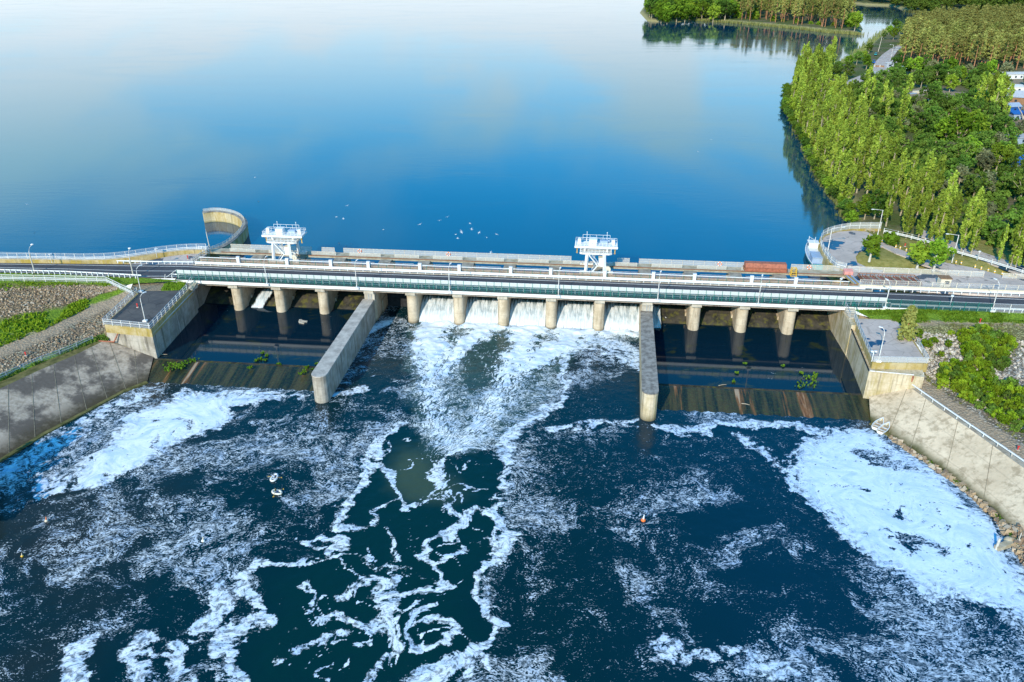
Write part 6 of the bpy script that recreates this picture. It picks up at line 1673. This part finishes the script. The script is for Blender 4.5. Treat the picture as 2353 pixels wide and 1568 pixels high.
for x, y, s, k, lb in [(1985,508,.72,'bright','bright green rounded tree overhanging the water beside the yard'), (2008,505,.70,'broad','dark green tree at the water edge behind the yard lamp'), (1950,498,.42,'bright','low bright bush tree at the waterline left of the yard'), (1925,452,.55,'bright','bright green tree at the foot of the poplars by the water'), (1890,402,.6,'willow','grey green willow leaning over the poplar shore'), (1846,318,.75,'willow','silvery willow among the poplar tops at the shore bend'), (1822,262,.85,'bright','yellow green leaning tree at the outermost shore point'), (1915,192,.95,'broad','round dark tree on the point beyond the poplars'), (1945,182,.8,'broad','round dark tree beside the dirt track on the point'),
    (2196,350,1.45,'bright','big bright crowned tree in the middle of the shaded wood'), (2222,340,1.3,'bright','second big bright crowned tree just right of the biggest'), (2168,340,1.1,'bright','bright crowned tree left of the biggest one in the wood'), (2215,380,1.0,'bright','bright tree in front of the biggest crown in the wood'), (2275,300,1.1,'broad','round green tree in front of the poplar clump'),
    (2288,395,.9,'bright','light green tree beside the grey roof in the wood'), (2310,390,.8,'bright','slim light tree right of the grey roof in the wood'), (2115,205,.95,'broad','green tree in front of the pale green fence'), (2180,215,.9,'bright','light green tree at the edge of the sandy clearing'), (2144,222,.75,'broad','dark rounded tree on the sandy clearing')]:
    tree(k, gpx(x, y), s, lb)
# small trees in the yard and on the right slope
def birch(x, y, z, H, label, rx=1.7, seed=5, fork=True):
    cr, tk = mk_broad(seed, 'bright_leaf', H, rx, 26, 'bark_white', 24, .22)
    r_ = empty('birch_tree', px(x, y, z), rt.random(), label, 'birch'); link('crown', cr, r_); link('trunk', tk, r_)
birch(1998, 597, 2.85, 5.0, 'small birch with forked white trunk on the yard lawn', 1.45, 501)
birch(2146, 618, 2.85, 6.2, 'larger birch with leaning white trunk at the right of the yard', 2.1, 502)
birch(2108, 612, 2.85, 5.0, 'slim birch just left of the larger yard birch', 1.2, 503)
birch(2045, 563, 2.85, 2.4, 'tiny young tree beside the pipe rail', .9, 504)
cr, tk = mk_pine(320); pr = empty('pine_tree', px(2078, 785, 1.7), .4, 'lone bushy pine on the right slope beside the abutment platform', 'pine')
sp_cl = []
rp = random.Random(8)
for k in range(60):
    f = k/60; z = .5 + 6.0*f; R0 = 1.75*(1-f)**.75 + .12; a = k*2.4; q = R0*rp.uniform(.35, 1); sp_cl.append(((q*math.cos(a), q*math.sin(a), z), (.50, .50, .28), 26, .3 + .4*rp.random()))
link('crown', leaves(sp_cl, M['pine_leaf'], 'crown', 77, .34, .1), pr); link('trunk', trunk([(0, 0, -.3), (0, 0, 6.4)], [.16, .03], M['bark_pine']), pr)
for x, y, lb, h in [(2048, 462, 'bare dead tree with pale branches at the poplar edge', 4.5), (2345, 300, 'pale bare tree in front of the blue roofs at the right edge', 9)]:
    p = gpx(x, y); r_ = empty('dead_tree', p, 0, lb, 'dead tree'); rd = random.Random(int(x))
    limbs = [((0, 0, h*rd.uniform(.25, .6)), (rd.uniform(-1, 1)*h*.3, rd.uniform(-1, 1)*h*.3, h*rd.uniform(.7, 1.0)), h*.02) for _ in range(12)]
    link('trunk', trunk([(0, 0, -.3), (0, 0, h*.5), (.1, 0, h*.8)], [h*.035, h*.025, h*.01], M['bark_dead'], limbs), r_)
# the shaded wood behind the poplars
clear1 = [(2065,208),(2130,196),(2240,210),(2250,236),(2180,244),(2095,236)]; clear2 = [(2295,175),(2360,170),(2360,310),(2308,305),(2290,240)]; clear3 = [(1990,130),(2060,100),(2075,160),(2010,200),(1925,212),(1930,190)]; clear4 = [(2225,330),(2262,325),(2262,345),(2225,345)]; clear5=[(2325,335),(2360,335),(2360,410),(2325,410)]
wood = [(1960,215),(2010,205),(2080,178),(2150,180),(2240,190),(2353,180),(2440,180),(2470,640),(2353,600),(2290,575),(2235,540),(2150,515),(2085,470),(2040,400),(1995,330),(1950,270)]
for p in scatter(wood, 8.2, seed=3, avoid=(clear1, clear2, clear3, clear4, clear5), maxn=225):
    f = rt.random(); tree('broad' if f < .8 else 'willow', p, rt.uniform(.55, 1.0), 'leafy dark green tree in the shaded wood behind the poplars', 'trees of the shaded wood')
ug = [(p, (s, s, s*.8)) for p in scatter(wood, 4.6, seed=6, avoid=(clear1, clear2, clear3)) for s in [rt.uniform(.8, 1.7)]]
merged('undergrowth', ug, 'dshrub', 'dark tangled undergrowth covering the floor of the shaded wood', 'undergrowth')
# pine forest beyond
pinesP = scatter([(2066,146),(2080,150),(2180,163),(2260,168),(2300,166),(2353,160),(2450,165),(2500,62),(2353,57),(2230,62),(2130,72),(2075,95)], 8.0, seed=9, jit=.5)
for p in pinesP[:195]: tree('pine', p, rt.uniform(.86, 1.1), 'slender orange trunked pine in the forest at the upper right', 'pines of the upper right forest', sx=rt.uniform(.95, 1.2), lean=.03)
if pinesP[195:]: merged('pine_forest', [(p, (1.15, 1.15, rt.uniform(.9, 1.1))) for p in pinesP[195:]], 'pine', 'far part of the pine forest at the upper right', 'pine forest')
for i, (x, y) in enumerate([(2085,172),(2098,176),(2118,174),(2138,178),(2160,180),(2178,176),(2196,181),(2222,184),(2250,182),(2270,180),(2060,170),(2308,178),(2150,190),(2205,192)]):
    tree(['broad', 'bright', 'broad', 'willow'][i % 4], gpx(x, y), rt.uniform(.7, 1.15), 'leafy tree in front of the orange pine trunks at the forest edge', 'leafy trees at the pine forest edge')
# wooded point across the inlet
isl_p = scatter([(1690,46),(1760,50),(1850,60),(1945,69),(1958,52),(1935,10),(1880,-10),(1640,-10),(1660,30)], 10.0, seed=12, jit=.5)
for p in isl_p[:100]: tree('pine', p, rt.uniform(1.15, 1.4), 'slender pine on the wooded point across the inlet', 'pines on the wooded point', sx=rt.uniform(1.0, 1.25), lean=.03)
if isl_p[100:]: merged('pine_forest', [(p, (1.2, 1.2, rt.uniform(1.1, 1.35))) for p in isl_p[100:]], 'pine', 'far pines behind the front ranks on the wooded point', 'pine forest')
isl_b = scatter([(1476,32),(1490,46),(1540,50),(1600,44),(1690,50),(1690,30),(1640,-5),(1500,0)], 12.5, seed=13, jit=.4)
for p in isl_b[:60]: tree('broad' if rt.random() < .3 else 'bright', p, rt.uniform(1.5, 2.1), 'big rounded broadleaf tree on the wooded point across the inlet', 'broadleaf trees on the wooded point')
for x, y, s in [(1695,52,1.5),(1725,54,1.6),(1775,58,1.0),(1735,55,1.2),(1830,64,.8),(1880,69,.75),(1915,70,.8),(1950,73,1.7),(1963,72,1.6),(1965,66,1.5),(1860,67,.7),(1797,60,.7)]:
    tree('bright', gpx(x, y), s, 'bright green shore tree at the foot of the pines on the wooded point', 'bright shore trees on the wooded point')
far_t = [(p, (2.0, 2.0, rt.uniform(1.6, 2.3))) for p in scatter([(2085,24),(2150,29),(2230,24),(2353,19),(2500,15),(2500,-40),(2000,-50),(1945,-30),(1950,2),(2045,9)], 17, seed=15, maxn=420)]
merged('forest', far_t, 'broad', 'far bank forest beyond the inlet at the upper right corner', 'forest')
merged('wood', [(p, (1.3, 1.3, rt.uniform(.9, 1.5))) for p in scatter([(2420,170),(2900,175),(3300,300),(3300,640),(2560,640),(2480,640)], 15, seed=25, maxn=260)], 'broad', 'leafy wood running on to the right beyond the cottages', 'wood')
# reeds along the shores
def reeds(pts, N, label, seed, w=1.6, h0=.8, h1=1.9):
    r_ = random.Random(seed); P = [px(x, y, .1) for x, y in pts]; V = []; Fc = []; ti = []
    for k in range(N):
        s = r_.random()*(len(P)-1); i = int(s); p = P[i].lerp(P[i+1], s-i) + Vector((r_.gauss(0, w), r_.gauss(0, w), 0)); h = r_.uniform(h0, h1); a = r_.random()*6.3
        d = Vector((math.cos(a)*.35, math.sin(a)*.35, 0)); e = Vector((r_.uniform(-.3, .3), r_.uniform(-.3, .3), h)); n = len(V)
        V += [p - d, p + d, p + d*.5 + e, p - d*.5 + e]; Fc.append((n, n+1, n+2, n+3)); ti += [r_.random()]*4
    me = bpy.data.meshes.new('reeds'); me.from_pydata([tuple(v) for v in V], [], Fc); me.materials.append(M['reed'])
    at = me.attributes.new('tint', 'FLOAT', 'POINT'); at.data.foreach_set('value', ti); tag(link('reeds', me), label, 'reeds', kind='stuff')
reeds([(1600,48),(1700,55),(1800,64),(1900,75),(1975,81)], 1800, 'pale reeds fringing the wooded point across the inlet', 51, 2.0, 1.0, 2.4)
reeds([(1905,166),(1940,150),(1972,128),(2005,98),(2045,68)], 1500, 'pale reeds along the inlet beside the dirt track', 52, 2.2, 1.0, 2.4)
reeds([(2085,28),(2150,33),(2230,28),(2353,23)], 1300, 'pale reeds along the far bank at the upper right', 53, 3.0, 1.5, 3.0)
reeds([(1945,505),(1936,478),(1905,445),(1872,396),(1850,336),(1825,293)], 900, 'yellow green water plants along the poplar shore', 54, .7, .5, 1.2)
for i, p in enumerate(resamp([px(x, y, .6) for x, y in [(1948,515),(1934,478),(1901,444),(1869,395),(1847,335),(1821,292),(1800,255),(1804,205)]], 5.2)):
    tree('bright' if i % 3 == 0 else 'broad', Vector((p.x + .8, p.y, .2)), rt.uniform(.28, .48), 'low leafy bush tree overhanging the water below the poplar rows', 'bush trees along the poplar shore', sx=rt.uniform(.45, .7))
for x, y, s in [(-70,1120,.9),(-150,1180,1.1),(-230,1250,1.0),(-330,1330,1.2),(-120,1240,.8),(-40,1095,.45)]:
    tree('broad', px(x, y, TAIL + .4), s, 'leafy tree on the left shore just outside the view, shading the slope', 'trees on the lower left shore')  # unseen trees, placed to throw shadow over the lower left slope and foam
for i, (x, y) in enumerate([(1925,172),(1948,160),(1968,148),(1985,135),(1996,122),(1990,160),(2030,90),(2042,80),(2056,68),(2052,92),(2066,80)]):
    tree('bright' if i % 2 else 'broad', gpx(x, y), rt.uniform(.5, .95), 'rounded green bush tree between the inlet and the dirt track', 'bushes along the inlet')
# bushes on the right bank
main_b = [(2150,850),(2205,835),(2260,850),(2290,880),(2360,890),(2360,1010),(2290,965),(2225,925),(2165,893)]; up_b = [(2200,772),(2285,762),(2325,800),(2300,855),(2222,840)]
rb = random.Random(21); got = []
for k in range(4000):
    p = in_loft(right_lines, .9, 3.3, rb); q = proj(p)
    if (inpoly(q, main_b) or inpoly(q, up_b)) and all((p-g_).length > .80 for g_ in got): got.append(p)
    if len(got) >= 150: break
for p in got: tree('shrub' if rt.random() < .62 else 'dshrub', p - Vector((0, 0, .1)), rt.uniform(.55, 1.05), 'bright green leafy bush in the thicket on the right bank', 'bushes of the right bank thicket', sx=rt.uniform(.6, 1.0))
for x, y, z, s, lb in [(2178,795,1.3,.6,'single bush among pale stones right of the lone pine'), (2160,820,.9,.55,'small bush just below the lone pine on the stones'), (2185,770,1.7,.5,'small bush at the top of the stony right slope'), (2145,790,1.4,.6,'bush tucked beneath the lone pine'), (2330,800,1.0,.5,'lone bush at the far right of the stony slope'), (2125,800,1.2,.9,'dark bush beside the right platform corner'), (2112,775,1.7,.8,'dark bush under the pine at the platform edge')]:
    tree('shrub', px(x, y, z), s, lb)

# ------------------------------------------------------------------ cottages, sheds, fences and cars at the far right
def house(x, y, w, d, h, label, wall, roof, rz=0.0, flat=False, name='cottage', win=True):
    root = empty(name, gpx(x, y), rz, label, 'building')
    mb = MB(); mb.box((0, 0, h/2 - .2), (w, d, h + .4)); mb.build('wall', M[wall], root)
    mb = MB()
    if flat: mb.prism([(-w/2-.3, -d/2-.3), (w/2+.3, -d/2-.3), (w/2+.3, d/2+.3), (-w/2-.3, d/2+.3)], h, h, zt=[h+.25, h+.25, h+.8, h+.8])
    else:
        mb.add([(-w/2-.3, -d/2-.4, h), (w/2+.3, -d/2-.4, h), (w/2+.3, 0, h + d*.34), (-w/2-.3, 0, h + d*.34), (w/2+.3, d/2+.4, h), (-w/2-.3, d/2+.4, h)], [(0, 1, 2, 3), (3, 2, 4, 5), (0, 3, 5), (1, 4, 2)])
    mb.build('roof', M[roof], root)
    if win:
        for k in range(max(1, int(w//3))):
            mb = MB(); mb.box((-w/2 + (k+.5)*w/max(1, int(w//3)), -d/2 - .03, h*.55), (.9, .08, .9)); mb.build('window', M['glass'], root)
        mb = MB(); mb.box((w/2 + .03, 0, 1.0), (.08, .9, 1.9)); mb.build('door', M['brown'], root)
house(2239, 330, 7, 5, 2.6, 'shed with pale blue grey roof half hidden in the wood', 'plaster', 'roofgrey', -.1, True, 'shed')
house(2343, 330, 9, 3.5, 2.2, 'long low shed with white blue roof at the right edge', 'bluegrey', 'roofgrey', .05, True, 'shed')
house(2349, 352+40, 8, 6, 2.6, 'cottage with bright blue roof lowest at the right edge', 'white', 'blue', .1)
house(2333, 182, 12, 4, 2.4, 'long white building near the pines at the upper right', 'white', 'dirty_white', .1, True, 'long_building')
house(2328, 238, 11, 7, 3.0, 'cottage with wide grey roof beside the poplar clump', 'brown', 'roofgrey', -.35)
house(2326, 212, 8, 4, 2.4, 'small white roofed shed above the grey roofed cottage', 'white', 'white', -.2, True, 'shed')
house(2322, 258, 5, 4, 2.4, 'small blue cottage behind the pale bare tree', 'blue', 'bluegrey', .2)
house(2340, 276, 6, 4, 2.4, 'low cottage with pale blue roof at the right edge', 'bluegrey', 'blue', -.1, True)
rw = empty('ruined_wall', gpx(2114, 216), .35, 'broken cream wall slab lying in the sandy clearing', 'ruin')
mb = MB(); mb.box((0, 0, .7), (8, 1.2, 1.5)); mb.build('wall_block', M['plaster'], rw); mb = MB(); mb.box((-5.5, -.8, .4), (5, 1.2, .8), rz=.15); mb.build('rubble_block', M['bluegrey'], rw)
def panelfence(pts, h, mat, label, name='sheet_fence'):
    P = [gpx(x, y) for x, y in pts]; root = empty(name, P[0], 0, label, 'fence'); q = [p - P[0] for p in P]
    mb = MB()
    for a, b in zip(q, q[1:]): mb.bar(a + Vector((0, 0, h/2)), b + Vector((0, 0, h/2)), .08, h)
    mb.build('panel', M[mat], root)
    me = postmesh(h + .15, .16, M['dirty_white'])
    for p in resamp(q, 3.2): link('post', me, root, loc=p)
panelfence([(2072,157),(2100,161),(2128,165)], 1.9, 'fence_green', 'pale green sheet fence in front of the tall pines')
panelfence([(2048,155),(2059,157),(2070,159)], 1.6, 'white', 'white panel fence right of the gate pillars')
panelfence([(2150,175),(2180,176)], 1.6, 'green', 'dark green sheet fence at the foot of the pines')
gt = empty('gate', gpx(2009, 156), 0, 'low rusty brown gate across the dirt track', 'gate')
e = gpx(2033, 157) - gt.location
mb = MB(); mb.bar(Vector((0, 0, .7)), e + Vector((0, 0, .7)), .12, 1.2); mb.build('leaf', M['brown'], gt)
for f in (0, .5, 1): 
    mb = MB(); mb.box(e*f + Vector((0, 0, .8)), (.4, .4, 1.7)); mb.build('post', M['plaster'], gt)
kb = empty('kiosk', gpx(2040, 158), .1, 'small grey gate kiosk at the end of the dirt track', 'kiosk')
mb = MB(); mb.box((0, 0, 1.5), (3.2, 2.2, 3.0)); mb.build('wall', M['roofgrey'], kb); mb = MB(); mb.box((0, 0, 3.08), (3.6, 2.6, .18)); mb.build('roof', M['dirty_white'], kb); mb = MB(); mb.box((.4, -1.12, 1.8), (1.4, .06, .9)); mb.build('window', M['glass'], kb)
def car(x, y, rz, label, col):
    root = empty('parked_car', gpx(x, y) + Vector((0, 0, .3)), rz, label, 'car')
    mb = MB(); mb.prism([(-2.1, -.85), (2.1, -.85), (2.2, 0), (2.1, .85), (-2.1, .85)], .25, .85); bevel(mb.build('body', M[col], root), .12)
    mb = MB(); mb.add([(-1.5, -.8, .85), (1.1, -.8, .85), (1.1, .8, .85), (-1.5, .8, .85), (-1.0, -.65, 1.45), (.4, -.65, 1.45), (.4, .65, 1.45), (-1.0, .65, 1.45)], [(0,1,5,4),(1,2,6,5),(2,3,7,6),(3,0,4,7)]); mb.build('window', M['glass'], root)
    mb = MB(); mb.box((-.3, 0, 1.48), (1.5, 1.35, .07)); mb.build('roof', M[col], root)
    for sx in (-1.3, 1.3):
        for sy in (-1, 1):
            mb = MB(); mb.tube([(sx, sy*.62, .3), (sx, sy*.86, .3)], .31, 12); w_ = mb.build('wheel', M['black'], root)
            mb = MB(); mb.tube([(sx, sy*.85, .3), (sx, sy*.88, .3)], .18, 8); mb.build('rim', M['galv'], w_)
    for sy in (-.6, .6):
        mb = MB(); mb.box((2.1, sy, .62), (.1, .3, .16)); mb.build('headlight', M['white'], root)
car(2012, 128, 1.1, 'teal car parked at the hedge beside the dirt track', 'teal'); car(2007, 146, 1.2, 'dark blue car parked by the rusty gate', 'blue')
up_ = empty('utility_pole', gpx(2018, 119), 0, 'pale leaning concrete pole at the top of the dirt track', 'pole'); mb = MB(); mb.tube([(0, 0, 0), (.7, 0, 9.0)], [.22, .14], 8); mb.build('shaft', M['polew'], up_)
lamp(gpx(2046, 141), 9.0, 1.6, 'tall white street lamp beside the dirt track near the pines', 'gibbet', adir=(-1, .2))
